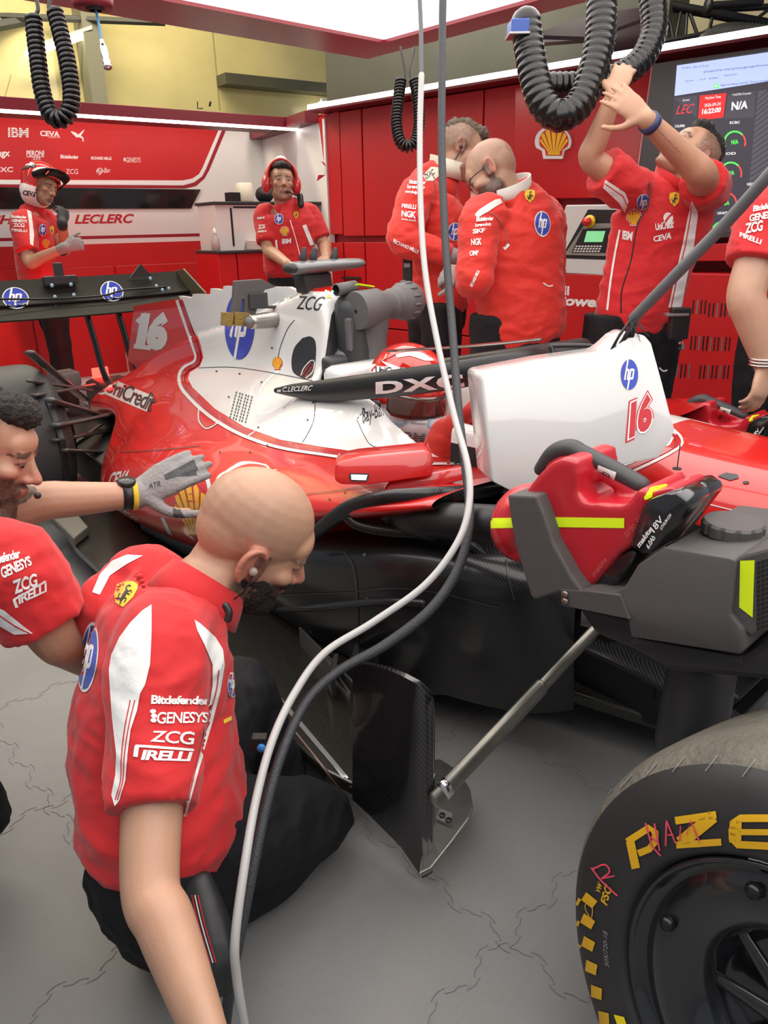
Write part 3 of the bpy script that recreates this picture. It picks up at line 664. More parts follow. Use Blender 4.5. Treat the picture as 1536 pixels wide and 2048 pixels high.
def loft(secs, nu=4, nv=6, mirror=True):
    S = [crom(s, nu) for s in secs]; k = len(S[0]); cols = [crom([s[i] for s in S], nv) for i in range(k)]
    m = len(cols[0]); v = []; f = []
    for j in range(m):
        row = [Vector(cols[i][j]) for i in range(k)]
        if mirror: row = row[::-1] + [Vector((p.x, -p.y, p.z)) for p in row[1:]]
        v += row
    w = len(v) // m
    for j in range(m - 1):
        for i in range(w - 1): f.append((j * w + i, j * w + i + 1, (j + 1) * w + i + 1, (j + 1) * w + i))
    return v, f, w, m
car = thing('racing_car', 'red and white single seat racing car number 16 parked in the garage', 'racing car', V(-2.0, 0, 0.0))
def sec(x, *p): return [(x, -a, b) for a, b in p]
SECS = [
 sec(-4.15, (0, .48), (.05, .475), (.09, .465), (.12, .45), (.15, .435), (.175, .42), (.195, .40), (.21, .38), (.215, .35), (.2, .32), (.1, .30)),
 sec(-3.6, (0, .70), (.025, .69), (.04, .65), (.07, .60), (.12, .565), (.18, .54), (.24, .50), (.28, .46), (.30, .42), (.27, .36), (.15, .31)),
 sec(-3.15, (0, .84), (.03, .82), (.045, .74), (.08, .67), (.15, .61), (.25, .56), (.35, .51), (.44, .45), (.54, .36), (.58, .26), (.5, .17)),
 sec(-2.7, (0, .95), (.035, .92), (.055, .82), (.10, .72), (.19, .655), (.31, .61), (.45, .565), (.60, .50), (.71, .40), (.735, .28), (.62, .16)),
 sec(-2.35, (0, 1.05), (.06, 1.03), (.085, .93), (.12, .80), (.20, .71), (.32, .655), (.48, .615), (.64, .56), (.755, .46), (.765, .32), (.64, .18)),
 sec(-2.06, (0, 1.07), (.09, 1.05), (.115, .93), (.145, .82), (.22, .74), (.33, .69), (.49, .65), (.65, .605), (.765, .51), (.77, .37), (.64, .2)),
 sec(-1.98, (0, .62), (.10, .62), (.17, .66), (.20, .77), (.25, .765), (.345, .705), (.495, .66), (.655, .615), (.77, .53), (.772, .39), (.63, .23)),
 sec(-1.85, (0, .5), (.1, .5), (.19, .55), (.22, .77), (.265, .78), (.365, .71), (.5, .668), (.66, .63), (.775, .56), (.775, .44), (.62, .28)),
 sec(-1.62, (0, .45), (.12, .45), (.2, .5), (.245, .765), (.29, .77), (.38, .705), (.52, .675), (.67, .655), (.775, .60), (.775, .50), (.61, .36)),
 sec(-1.50, (0, .45), (.12, .45), (.2, .5), (.24, .70), (.285, .715), (.375, .69), (.52, .68), (.67, .67), (.77, .62), (.772, .53), (.61, .41)),
 sec(-1.3, (0, .45), (.12, .45), (.2, .5), (.235, .635), (.28, .66), (.37, .67), (.52, .685), (.66, .69), (.76, .66), (.765, .60), (.6, .52)),
 sec(-1.05, (0, .45), (.12, .45), (.2, .5), (.23, .66), (.27, .685), (.36, .70), (.5, .715), (.64, .725), (.74, .715), (.75, .68), (.6, .64)),
 sec(-0.90, (0, .45), (.12, .45), (.2, .5), (.225, .755), (.26, .765), (.36, .74), (.5, .742), (.62, .748), (.70, .743), (.705, .725), (.6, .70)),
]
v, f, w_, m_ = loft(SECS, 5, 12)
body = obj('bodywork', v, f, PR, car); smart(body, 50)
# chassis and nose
NS = [sec(-1.25, (0, .46), (.15, .46), (.2, .5), (.225, .75), (.26, .764), (.275, .72), (.27, .5), (.2, .3), (0, .28)),
      sec(-1.02, (0, .60), (.13, .62), (.19, .66), (.222, .75), (.255, .764), (.27, .72), (.265, .5), (.2, .3), (0, .28)),
      sec(-0.93, (0, .80), (.1, .797), (.17, .785), (.22, .765), (.25, .74), (.265, .69), (.262, .5), (.2, .3), (0, .28)),
      sec(-0.6, (0, .80), (.1, .797), (.165, .783), (.21, .76), (.24, .73), (.255, .67), (.25, .5), (.2, .33), (0, .30)),
      sec(0.0, (0, .765), (.09, .762), (.15, .745), (.19, .72), (.21, .69), (.22, .63), (.21, .5), (.17, .38), (0, .35)),
      sec(0.7, (0, .62), (.07, .617), (.11, .60), (.14, .58), (.155, .55), (.16, .5), (.15, .42), (.12, .36), (0, .34)),
      sec(1.2, (0, .42), (.05, .417), (.08, .41), (.1, .395), (.11, .38), (.11, .36), (.1, .33), (.08, .31), (0, .30))]
v, f, w_n, m_ = loft(NS); nose = obj('nose', v, f, PR, car); smart(nose, 50)
# shark fin
fin_px = [(268, 612), (354, 598), (357, 592), (384, 596), (386, 588), (420, 589), (421, 577), (446, 580), (447, 572), (575, 574), (590, 581), (650, 586), (650, 640), (560, 760), (420, 780), (300, 750), (255, 722)]
fin = MB(); fin.cur = 0; fin.prism([at(x, y, Y=-0.012) for x, y in [(268, 612), (360, 597), (400, 690), (404, 780), (300, 750), (255, 722)]], V(0, 0.024, 0))
fin.cur = 1; fin.prism([at(x, y, Y=-0.012) for x, y in [(360, 597), (357, 592), (384, 596), (386, 588), (420, 589), (421, 577), (446, 580), (447, 572), (575, 574), (590, 581), (650, 586), (650, 640), (560, 760), (404, 780), (400, 690)]], V(0, 0.024, 0))
fin = fin.build('shark_fin', [PR, PW], car)
# white livery field of body and fin with its double border
wf = [(372, 600), (384, 596), (386, 588), (420, 589), (421, 577), (446, 580), (447, 572), (575, 574), (590, 581), (650, 584), (720, 590), (760, 700), (960, 780), (970, 900), (935, 915), (800, 914), (720, 905), (640, 894), (560, 880), (490, 855), (430, 818), (385, 775), (376, 757), (380, 745), (400, 733), (407, 715), (402, 690)]
wb = [(352, 598), (372, 600), (402, 690), (407, 715), (400, 733), (380, 745), (376, 757), (385, 775), (430, 818), (490, 855), (560, 880), (640, 894), (720, 905), (800, 914), (935, 915)]
def offset_path(pts, d): return [(x - d * (0.9), y + d * 0.6) for x, y in pts]
bdr = [(362, 600), (392, 690), (398, 714), (393, 728), (373, 740), (366, 757), (376, 781), (424, 827), (486, 864), (558, 889), (640, 903), (722, 914), (802, 922), (930, 922)]
bd2 = [(370, 600), (399, 690), (404, 714), (398, 731), (378, 743), (372, 757), (382, 777), (428, 821), (489, 858), (560, 883), (640, 897), (722, 908), (802, 916), (930, 917)]
bd3 = [(355, 600), (386, 690), (393, 713), (388, 725), (367, 737), (359, 757), (369, 785), (419, 833), (482, 870), (556, 895), (640, 909), (722, 920), (802, 928), (930, 927)]
BV[body.name] = BVHTree.FromPolygons([v_.co - world_loc(car) * 0 + world_loc(body) for v_ in body.data.vertices] + [v_.co + world_loc(fin) for v_ in fin.data.vertices], [tuple(p_.vertices) for p_ in body.data.polygons] + [tuple(i_ + len(body.data.vertices) for i_ in p_.vertices) for p_ in fin.data.polygons])
for o in (body,):
    decal(o, poly_shape(wf), PW, off=0.0012, seg=8)
    decal(o, line_shape(bdr, 8, 4), PRD, off=0.0034, seg=9)
    decal(o, line_shape(bd3, 7, 4), PW, off=0.0028, seg=9)
# lettering on body and fin
for o in (body,):
    txt(o, '16', PW, [(276, 622), (338, 623), (334, 703), (270, 697)], 0.12, 0.085, 0.85, seg=10)
    decal(o, line_shape([(268, 692), (302, 696)], 9), PW, off=.0016, seg=10); decal(o, line_shape([(274, 644), (294, 628)], 9), PW, off=.0016, seg=10)
    hp_logo(o, [(449, 575), (516, 575), (511, 728), (446, 724)], PBLUE, PW, 0.0022, 12, ring=False)
    txt(o, 'ZCG', PK, [(597, 592), (652, 594), (640, 622), (594, 618)], 0.15, 0.0, 0.95, 0.0026, 14)
decal(body, line_shape([(198, 765), (300, 808)], 34), PW, off=0.0014, seg=10)
decal(body, ell_shape(24, 16, 20, 203, 770), PW, off=0.0014, seg=10); decal(body, ell_shape(24, 12, 15.5, 203, 770), PR, off=0.002, seg=10)
decal(body, line_shape([(197, 786), (203, 768), (213, 757)], [2, 5, 7]), PW, off=0.0026, seg=10)
txt(body, 'UniCredit', PK, [(218, 757), (318, 789), (301, 825), (210, 783)], 0.1, 0.02, 0.9, 0.0024, 12)
shell_logo(body, [(340, 965), (412, 955), (440, 1085), (352, 1075)], PW, PR, PYEL, 0.0012, 14, border=False)
decal(body, line_shape([(325, 1035), (350, 1085), (375, 1108), (420, 1130)], 7, 4), PW, seg=12); decal(body, line_shape([(375, 950), (400, 948), (415, 958), (425, 1010), (432, 1050)], 8, 4), PW, seg=12)
txt(body, 'CEVA', PW, [(222, 945), (262, 940), (250, 968), (216, 976)], 0.2, 0.03, seg=12); txt(body, 'LOGISTICS', PW, [(225, 1005), (276, 1036), (272, 1046), (222, 1015)], 0, 0.02, seg=12)
txt(body, 'Ray-Ban', PK, [(722, 818), (766, 803), (770, 840), (727, 856)], 0.3, 0.01, seg=12); decal(body, line_shape([(715, 838), (728, 824), (735, 832), (728, 844), (732, 858)], 2, 4), PK, seg=12)
txt(body, 'e.par', PK, [(746, 902), (800, 893), (798, 901), (748, 908)], 0, 0.0, seg=12)
shell_logo(body, rq(545, 713, 567, 742), PW, mat('badge_red2', (0.6, 0.02, 0.01), 0.3, coat=0.5), PYEL, 0.0024, 12, border=False)
# panel seams, louvres and fasteners
GAP = mat('panel_gap', (0.02, 0.02, 0.02), 0.6)
for pts in ([(398, 736), (470, 735), (555, 748), (640, 765)], [(632, 790), (628, 840), (615, 870), (605, 886)], [(714, 840), (730, 875), (745, 893), (790, 907)], [(400, 838), (410, 855), (430, 850)], [(240, 905), (330, 900), (400, 892)], [(530, 1050), (600, 995), (660, 985), (790, 965)], [(556, 735), (560, 700), (575, 660), (590, 640)]):
    decal(body, line_shape(pts, 1.2, 4), GAP, off=0.0028, seg=10)
decal(body, line_shape([(398, 818), (398, 842), (412, 858), (428, 852), (440, 842)], 2.5, 4), PW, off=0.0026, seg=10)
for x, y in ((434, 743), (480, 748), (545, 696), (524, 765), (458, 795), (627, 806), (616, 841), (517, 856), (587, 890), (712, 928), (535, 892), (560, 985), (600, 988), (660, 1000), (690, 985), (730, 1000), (700, 960), (440, 905), (500, 905)):
    decal(body, ell_shape(10, 2.2, 1.8, x, y), GAP, off=0.003)
for i in range(6):
    for j in range(9):
        x = 474 + i * 6 - j * 1.6 + (i % 2) * 1; y = 784 + j * 6.2 + i * 1.9
        decal(body, line_shape([(x, y), (x - 1, y + 4)], 2.6), GAP, off=0.003)
# oval side opening of the roll structure with its carbon duct
decal(body, poly_shape([(x, y) for x, y in crom([(606, 676), (622, 673), (632, 685), (632, 720), (626, 752), (612, 758), (596, 752), (586, 742), (584, 720), (590, 695), (606, 676)], 4)][:-1]), CARB, off=0.0024, seg=12)
decal(body, line_shape([(603, 752), (608, 738), (622, 722), (630, 724), (626, 745), (612, 757)], 2, 3), PW, off=0.003, seg=10); decal(body, line_shape([(606, 750), (622, 727), (628, 730), (612, 754)], 1.6), PR, off=0.0034, seg=10)
decal(body, poly_shape([(662, 630), (678, 600), (690, 598), (682, 650), (672, 712), (656, 760), (640, 762), (650, 715)]), CARB, off=0.003, seg=10)
# ---- paint the far side and the cockpit rim of the body too: faces whose place (or mirror place) lies in the white field
def in_poly(x, y, P):
    c = False; j = len(P) - 1
    for i in range(len(P)):
        if (P[i][1] > y) != (P[j][1] > y) and x < (P[j][0] - P[i][0]) * (y - P[i][1]) / (P[j][1] - P[i][1]) + P[i][0]: c = not c
        j = i
    return c
def paint(o, polys, m):
    me = o.data
    if me.materials.find(m.name) < 0: me.materials.append(m)
    k = me.materials.find(m.name)
    for p in me.polygons:
        vs_ = [me.vertices[i].co for i in p.vertices]
        if all(any(in_poly(*px_of(Vector((q.x, -abs(q.y), q.z)))[:2], P) for P in polys) for q in vs_): p.material_index = k
paint(body, [wf + []], PW)
kk = len(body.data.materials); body.data.materials.append(CARBM)
for p in body.data.polygons:                # dark cockpit interior and underside
    c = p.center
    if c.x > -1.99 and abs(c.y) < 0.215 and c.z < 0.73: p.material_index = kk
wn = [(900, 640), (1340, 840), (1352, 868), (1340, 890), (1270, 925), (1200, 950), (1080, 985), (900, 990)]
paint(nose, [wn], PW)
k = len(nose.data.materials); nose.data.materials.append(CARBM); half = (w_n - 1) // 2
for i_, p in enumerate(nose.data.polygons):
    if abs(i_ % (w_n - 1) + .5 - half) > 20 + max(0, p.center.x) * 10: p.material_index = k
decal(nose, line_shape([(1080, 992), (1200, 957), (1270, 932), (1345, 895), (1352, 878), (1335, 862)], 6, 4), PRD, off=0.0016, seg=10); decal(nose, line_shape([(1080, 1000), (1205, 964), (1275, 939), (1355, 898), (1362, 876), (1340, 855)], 5, 4), PW, off=0.0016, seg=10)
decal(nose, poly_shape([(1435, 953), (1452, 946), (1475, 950), (1478, 957), (1460, 962)]), CARB, off=0.002, seg=8); decal(nose, ell_shape(12, 7, 3, 1492, 966), GAP, off=0.002)
decal(nose, line_shape([(1400, 1004), (1472, 1022)], 2), PW, off=0.002, seg=10)
t_ = MB(); b_ = at(1354, 938, Z=0.79); t_.tube([b_, b_ + V(0, 0, 0.055)], 0.0013, 6, 1); t_.lathe([(0.0, 0), (0.01, 0), (0.01, 0.002), (0, 0.002)], b_, (0, 0, 1), 12)
t_.build('pitot_probe', DARK, car)
# ---- carbon side hull, inlet lips and car floor
HS = [sec(-2.6, (.5, .22), (.62, .21), (.66, .19), (.66, .165), (.62, .15)),
      sec(-2.0, (.5, .36), (.66, .34), (.70, .28), (.68, .2), (.64, .15)),
      sec(-1.5, (.45, .50), (.66, .48), (.735, .42), (.72, .28), (.66, .15)),
      sec(-1.2, (.40, .56), (.62, .555), (.725, .52), (.72, .36), (.64, .15)),
      sec(-0.95, (.35, .585), (.56, .59), (.675, .575), (.68, .42), (.58, .15)),
      sec(-0.78, (.28, .56), (.42, .56), (.56, .545), (.56, .42), (.5, .15)),
      sec(-0.70, (.25, .50), (.33, .50), (.42, .49), (.43, .40), (.40, .15))]
v, f, w_, m_ = loft(HS, 5, 8, mirror=False); 
f2 = [tuple(i + len(v) for i in reversed(q)) for q in f]; v2 = v + [Vector((p.x, -p.y, p.z)) for p in v]
hull = obj('side_hull', v2, f + f2, CARB, car); smart(hull, 50)
for pts_, w_s in (([(688, 1105), (706, 1130), (714, 1180), (716, 1290)], 5), ([(714, 1182), (790, 1176), (880, 1186), (1000, 1215)], 3), ([(500, 1190), (600, 1188), (714, 1184)], 3), ([(1012, 1120), (1018, 1160), (1028, 1200)], 4)): decal(hull, line_shape(pts_, w_s, 4), mat('carbon_seam', (.035, .035, .036), .35), off=.002, seg=14)
for x, y in ((590, 1220), (640, 1218), (735, 1197), (730, 1110), (622, 1262), (608, 1268)): decal(hull, ell_shape(10, 4, 3.4, x, y), mat('fastener_grey', (.16, .16, .15), .35, metal=.6), off=.002)
lip = MB()
L1 = [at(x, y, Y=yy) for x, y, yy in ((600, 1090, -.775), (640, 1058, -.77), (700, 1018, -.755), (770, 998, -.735), (830, 993, -.70), (890, 990, -.64), (940, 986, -.56), (990, 978, -.46))]
lip.tube(L1, [(0.012, 0.02)] * 2 + [(0.018, 0.026)] * 6, 12, 6)
L2 = [at(x, y, Y=yy) for x, y, yy in ((690, 1030, -.76), (718, 1050, -.74), (780, 1062, -.70), (860, 1066, -.66), (905, 1072, -.62), (960, 1105, -.57), (1005, 1150, -.53))]
lip.tube(L2, [0.012, 0.014, 0.015, 0.015, 0.015, 0.014, 0.012], 12, 6)
lip.build('inlet_lip', CARB, car, True)
# dark duct inside the inlet
dk = MB(); a = at(820, 1035, Y=-.66); b = at(1010, 1050, Y=-.66)
dk.tube([a + V(-.25, .05, 0), a, a + (b - a) * .28, a + (b - a) * .34, b], [0.04, 0.045, 0.05, 0.042, 0.042], 18, 1); dk.build('inlet_duct', BLACK, car, True)
fl = [(-3.3, -.70), (-3.05, -.84), (-2.7, -.90), (-1.75, -.955), (-1.2, -.975), (-.97, -.985), (-.90, -.97), (-.86, -.93), (-.95, -.86), (-1.1, -.62), (-.80, -.33), (-.40, -.22)]
fl2 = fl + [(x, -y) for x, y in reversed(fl)]
flo = MB().prism([V(x, y, 0.10) for x, y in fl2], V(0, 0, 0.035), bev=0.006).build('car_floor', mat('floor_carbon', (0.016, 0.015, 0.012), 0.22, weave=110, coat=0.5, coatr=0.1), car)
decal(flo, line_shape([(560, 1400), (705, 1572)], 9), GREYM, off=0.002, seg=30); decal(flo, line_shape([(530, 1390), (700, 1600)], 3), mat('floor_strake_line', (0.2, 0.12, 0.1), 0.4), off=0.002, seg=30)
st = MB()
for (x0, y0), (x1, y1), h in (((600, 1290), (740, 1440), .06), ((640, 1330), (700, 1420), .05)):
    a, b = at(x0, y0, Z=.135), at(x1, y1, Z=.135); st.obox(a, b - a, V(0.0, 0.006, 0), V(0, 0, h))
st.build('floor_strake', mat('strake_grey', (0.12, 0.12, 0.11), 0.3, metal=.5), car)
tun = MB(); e_ = [at(x, y, Z=.137) for x, y in ((470, 1215), (520, 1225), (640, 1190), (760, 1185), (850, 1188))]
e_ = [get_bvh(hull).ray_cast(CAM_C, ray(x, y).normalized())[0] for x, y in ((500, 1214), (560, 1218), (640, 1214), (714, 1206), (780, 1203), (845, 1206))]
e_ = [p for p in e_ if p is not None]
tun.tube(e_, 0.011, 10, 5); tun.build('hull_bead', CARB, car, True)
for k in range(6):
    x = 650 + k * 42; y = 1362 - k * 22; c = at(x, y, Z=.15); m2 = MB()
    m2.prism([c, c + V(.07, -.03, 0.0), c + V(.09, -.05, .075), c + V(.02, .02, .085)], V(0.004, 0.012, 0)); m2.build('vortex_fin', DARK, car)
# undertray wedge and wishbone fairing in front of the hull
wd_ = MB(); wd_.prism([at(x, y, Y=-.27) for x, y in ((880, 1290), (1100, 1235), (1330, 1290), (1480, 1400), (1390, 1476), (1245, 1436), (1100, 1396), (990, 1365), (860, 1325))], V(0, .5, 0), bev=.01); wd_.build('keel', CARBM, car)
wf_ = MB(); wf_.tube([at(1180, 1290, Y=-.40), at(1300, 1345, Y=-.42), at(1420, 1415, Y=-.5), at(1500, 1475, Y=-.62)], [(.016, .05), (.016, .05), (.014, .05), (.012, .04)], 14, 5, up=(0, 0.3, 1)); wf_.build('wishbone', CARB, car, True)
wf_ = MB(); wf_.tube([at(1230, 1300, Y=-.36), at(1330, 1360, Y=-.4), at(1340, 1400, Y=-.42)], [(.02, .04)] * 3, 14, 4, up=(0, 0.3, 1)); wf_.build('wishbone', CARBM, car, True)
bd_ = MB(); bd_.lathe([(.03, 0), (.058, 0), (.062, .02), (.058, .2), (.03, .22)], at(1398, 1370, Y=-.62) + V(0, 0, -.15), (0, 0, 1), 30); bd_.build('brake_duct', DARK, car, True)

# ---- outboard board, footplate and stay
BX = [(705, 1325, 1600), (735, 1329, 1627), (765, 1336, 1657), (800, 1350, 1692), (830, 1366, 1735), (845, 1380, 1757), (855, 1398, 1750), (859, 1430, 1700)]
def bp(i, t, o):
    x, y0, y1 = BX[i]; curl = (0, 0, 0, 0, .004, .012, .022, .032)[i]
    return at(x, y0 + (y1 - y0) * t, Y=-1.0 + .02 * t + curl + o)
v = []; f = []; n = 9
for i in range(len(BX)):
    for j in range(n): v += [bp(i, j / (n - 1), 0)]
N0 = len(v); v += [p + V(.003, .012, 0) for p in v]
for i in range(len(BX) - 1):
    for j in range(n - 1):
        a = i * n + j; f += [(a, a + 1, a + n + 1, a + n), (N0 + a, N0 + a + n, N0 + a + n + 1, N0 + a + 1)]
for i in range(len(BX) - 1):
    for j in (0, n - 1): a = i * n + j; f.append((a, a + n, N0 + a + n, N0 + a))
for j in range(n - 1):
    for i in (0, len(BX) - 1): a = i * n + j; f.append((a, N0 + a, N0 + a + 1, a + 1))
bo = obj('bargeboard', v, f, mat('board_carbon', (.012, .011, .012), .2, weave=48, coat=0.7, coatr=0.06), car); smart(bo, 40)
fp = MB(); fp.prism([at(x, y, Z=.085) for x, y in ((838, 1757), (862, 1745), (905, 1690), (938, 1645), (946, 1620), (940, 1585), (915, 1548), (880, 1525), (850, 1530), (850, 1650))], V(0, 0, .012), bev=.003)
fpo = fp.build('footplate', TITAN, car)
fp = MB(); q = [at(x, y, Z=.097) for x, y in ((880, 1622), (905, 1632), (900, 1655), (872, 1643))]; fp.prism(q, V(0, 0, .008)); fp.build('foot_bracket', GREYM, fpo)
for x, y in ((884, 1632), (897, 1642)): MB().lathe([(0, 0), (.007, 0), (.007, .004), (0, .004)], at(x, y, Z=.105), (0, 0, 1), 14).build('bolt', BLACK, fpo, True)
sp = at(1198, 1252, Y=-.50); se = at(872, 1598, Y=-.955)
m2 = MB(); md_ = sp.lerp(se, .38); m2.tube([sp, md_], [(.018, .010)] * 2, 14, 2, up=(0, 0, 1)); m2.tube([md_, se], [(.023, .013)] * 2, 14, 2, up=(0, 0, 1)); sto = m2.build('stay', mat('dull_stay', (0.22, 0.21, 0.18), .35, metal=.8, var=.15, vscale=15), car, True)
m2 = MB(); m2.tube([se.lerp(sp, .035), se.lerp(sp, .075)], [(.0245, .0145)] * 2, 14, 1, cap='flat', up=(0, 0, 1)); m2.build('collar', CHROME, sto, True)
m2 = MB(); q = [at(x, y, Y=-.49) for x, y in ((1162, 1222), (1228, 1240), (1228, 1268), (1160, 1252))]; m2.prism(q, V(0, .02, 0), bev=.002); m2.tube([sp + V(-.02, 0, .012), sp + V(.022, 0, .02)], .012, 12, 1); m2.build('stay_bracket', GREYM, car, True)

# ---- halo
HPx = [(553, 781, -.30), (590, 781, -.30), (650, 781, -.305), (760, 770, -.30), (870, 756, -.275), (950, 743, -.24), (1035, 728, -.15), (1090, 718, 0)]
HP = [at(a_, b_, Y=c_) for a_, b_, c_ in HPx]; HP = HP + [V(p.x, -p.y, p.z) for p in reversed(HP[:-1])]
hr = [(.010, .010), (.024, .02), (.036, .028), (.040, .03), (.040, .03), (.038, .032), (.036, .034), (.034, .036)]; hr += list(reversed(hr[:-1]))
halo = MB().tube([V(*p) for p in HP], hr, 20, 8, up=(0, 0, 1)); halo.tube([HP[7], HP[7] + V(.1, 0, -.05), HP[7] + V(.2, 0, -.15)], [(.03, .02)] * 3, 14, 5); halo = halo.build('halo', CARBM, car, True)
txt(halo, 'DXC', PW, [(752, 764), (925, 747), (930, 774), (752, 788)], 0, .045, 1.15, .002, 12)
txt(halo, 'C.LECLERC', PW, [(566, 775), (627, 771), (624, 781), (566, 784)], .25, .02, 1, .002, 10)
decal(halo, line_shape([(555, 777), (563, 776)], 8), PR, off=.002); decal(halo, line_shape([(555, 782), (563, 781)], 4), PW, off=.0022)
# halo top wing strips
m2 = MB(); m2.tube([V(-1.62, -.16, .93), V(-1.3, -.15, .975), V(-1.12, -.05, 1.0)], [(.004, .03), (.004, .035), (.004, .02)], 12, 5, up=(0, 0, 1)); m2.build('halo_vane', mat('vane_gloss', (.05, .045, .04), .15, coat=.6), halo, True)
# headrest and cockpit surround pad
m2 = MB(); m2.box((-1.90, 0, .78), (.10, .40, .14), bev=.03); m2.build('headrest', PW, car, True)
m2 = MB(); m2.box((-1.99, 0, .72), (.06, .3, .3), bev=.02); m2.tube([V(-1.99, .0, .84), V(-2.0, 0, 1.02)], .07, 16, 2); m2.build('roll_hoop_inlet', DARK, car, True)
# ---- mirror
mp_ = at(770, 940, Y=-.70); mD = (mp_ - CAM_C).dot(FW)
mb = MB(); mb.prism([at(x, y, D=mD) for x, y in ((670, 932), (676, 924), (716, 916), (852, 903), (864, 908), (866, 945), (858, 953), (740, 971), (682, 970), (669, 962))], HD * .085, bev=.012)
mir = mb.build('mirror', PR, car, True); mir.data.set_sharp_from_angle(angle=radians(40))
lt = MB(); lt.prism([at(x, y, D=mD) for x, y in ((699, 946), (737, 947), (738, 953), (733, 962), (702, 961), (698, 955))], HD * -.003); lt.build('light_frame', BLACK, mir)
lt = MB(); lt.prism([at(x, y, D=mD) - HD * .003 for x, y in ((702, 948), (735, 949), (732, 959), (703, 958))], HD * -.003); lt.build('side_light', mat('lamp_white', (.9, .9, .9), .2), mir)
ms = MB(); ms.prism([at(x, y, D=mD + .03) for x, y in ((780, 962), (855, 950), (930, 935), (935, 958), (800, 995), (765, 985))], HD * .03, bev=.006); ms.build('mirror_stay', PR, mir, True)
# ---- camera pod on top, dark grey
pod = MB(); pa, pb = at(582, 537, X=-2.16), at(716, 526, X=-2.16)
pod.tube([pa, pa.lerp(pb, .15), pa.lerp(pb, .7), pb], [(.021, .045), (.024, .05), (.022, .05), (.018, .045)], 20, 5, cap='flat', up=(0, 0, 1)); podo = pod.build('camera_pod', mat('pod_grey', (.13, .13, .13), .3, coat=.4), car, True)
d_ = (pa - pb).normalized(); MB().tube([pa + d_ * .001, pa + d_ * .004], [(.018, .041)] * 2, 20, 1, up=(0, 0, 1)).build('pod_mouth', mat('pod_opening', (.02, .018, .018), .6), podo, True)
for x in (606, 626, 668):
    b_ = at(x, 517, X=-2.16); m2 = MB(); m2.tube([b_, b_ + V(.004, .006, .035)], [(.016, .008), (.008, .004)], 10, 2); m2.build('pod_fin', DARK, podo, True)
m2 = MB(); m2.prism([at(x, y, X=-2.16) for x, y in ((606, 548), (662, 544), (668, 580), (660, 590), (615, 588))], V(-.07, 0, 0), bev=.006); m2.build('pod_pedestal', DARK, car, True)
# ---- rear wing
def wing_el(name, y0, y1, X0, z0, X1, z1, th, m, sweep=0):
    v = []; f = []; ys = [y0 + (y1 - y0) * i / 12 for i in range(13)]; prof = []
    for k in range(9): s = k / 8; prof.append((s, th * sqrt(s) * (1 - s) * 2 + .004 * (1 - s) + .002))
    for y in ys:
        u = 1 - (2 * (y - (y0 + y1) / 2) / (y1 - y0)) ** 2; dz = -.012 * u
        for s, h in prof: v.append(V(X0 + (X1 - X0) * s, y, z0 + (z1 - z0) * s ** 1.3 + dz * (1 - s) + h * .4))
        for s, h in reversed(prof): v.append(V(X0 + (X1 - X0) * s, y, z0 + (z1 - z0) * s ** 1.3 + dz * (1 - s) - h))
    n = 18
    for i in range(12):
        for k in range(n): k2 = (k + 1) % n; f.append((i * n + k, i * n + k2, (i + 1) * n + k2, (i + 1) * n + k))
    f += [tuple(range(n)), tuple(range(12 * n, 13 * n))]
    o = obj(name, v, f, m, car); return smart(o, 40)
WCARB = mat('wing_carbon', (.013, .012, .010), .6, spec=.10); WBL = mat('wing_blue', (.02, .04, .36), .6, spec=.1); WWH = mat('wing_white', (.7, .7, .7), .6, spec=.1)
plane_ = wing_el('rear_wing_plane', -.72, .72, -4.38, .86, -4.62, .93, .012, WCARB)
flap = wing_el('rear_wing_flap', -.72, .72, -4.55, .93, -4.72, 1.05, .008, WCARB)
for o_ in (flap, plane_):
    hp_logo(o_, [(1, 577), (52, 574), (63, 617), (8, 621)], WBL, WWH, .004, 8)
    hp_logo(o_, [(198, 564), (240, 562), (252, 602), (203, 606)], WBL, WWH, .004, 8)
for yy in (.72, -.72):
    m2 = MB(); m2.prism([V(-4.30, yy, .80), V(-4.75, yy, .84), V(-4.82, yy, 1.04), V(-4.62, yy, 1.07), V(-4.36, yy, .93)], V(0, .012 if yy > 0 else -.012, 0), bev=.002); m2.build('wing_endplate', mat('endplate_olive', (.09, .08, .045), .3, coat=.4), car)
for yy, dx in ((-.035, 0), (.16, 0)):
    m2 = MB(); m2.tube([V(-4.46, yy, .85), V(-4.40, yy, .70), V(-4.34, yy, .52), V(-4.25, yy, .42)], [(.014, .035)] * 4, 12, 4, up=(0, 1, 0)); m2.build('wing_pillar', CARBM, car, True)
m2 = MB(); c = at(120, 560, X=-4.66); m2.box(c, (.04, .2, .05), bev=.005); m2.box(c + V(0, 0, .05), (.03, .05, .1), bev=.004); m2.build('flap_actuator', DARK, car); m2 = MB(); m2.prism([c + V(-.02, .45, -.01), c + V(-.02, .6, -.01), c + V(-.02, .53, .07)], V(.02, 0, 0)); m2.build('wing_tab', DARK, car)
for x, y in ((104, 571), (142, 569), (110, 594), (148, 590), (112, 614), (134, 618), (171, 615), (185, 620), (224, 618), (313, 572), (325, 580), (338, 577), (301, 557)):
    p = at(x, y, X=-4.55); scr = MB(); scr.ell(p, (.004, .012, .012), None, 10, 6); scr.build('wing_screw', mat('pale_blue_screw', (.35, .55, .65), .3, metal=.3), flap, True)
m2 = MB(); m2.tube([at(-20, 598, X=-4.52), at(90, 598, X=-4.54), at(200, 592, X=-4.54), at(250, 580, X=-4.56), at(330, 574, X=-4.6)], .006, 8, 4); m2.build('slot_rod', CARBM, flap, True)
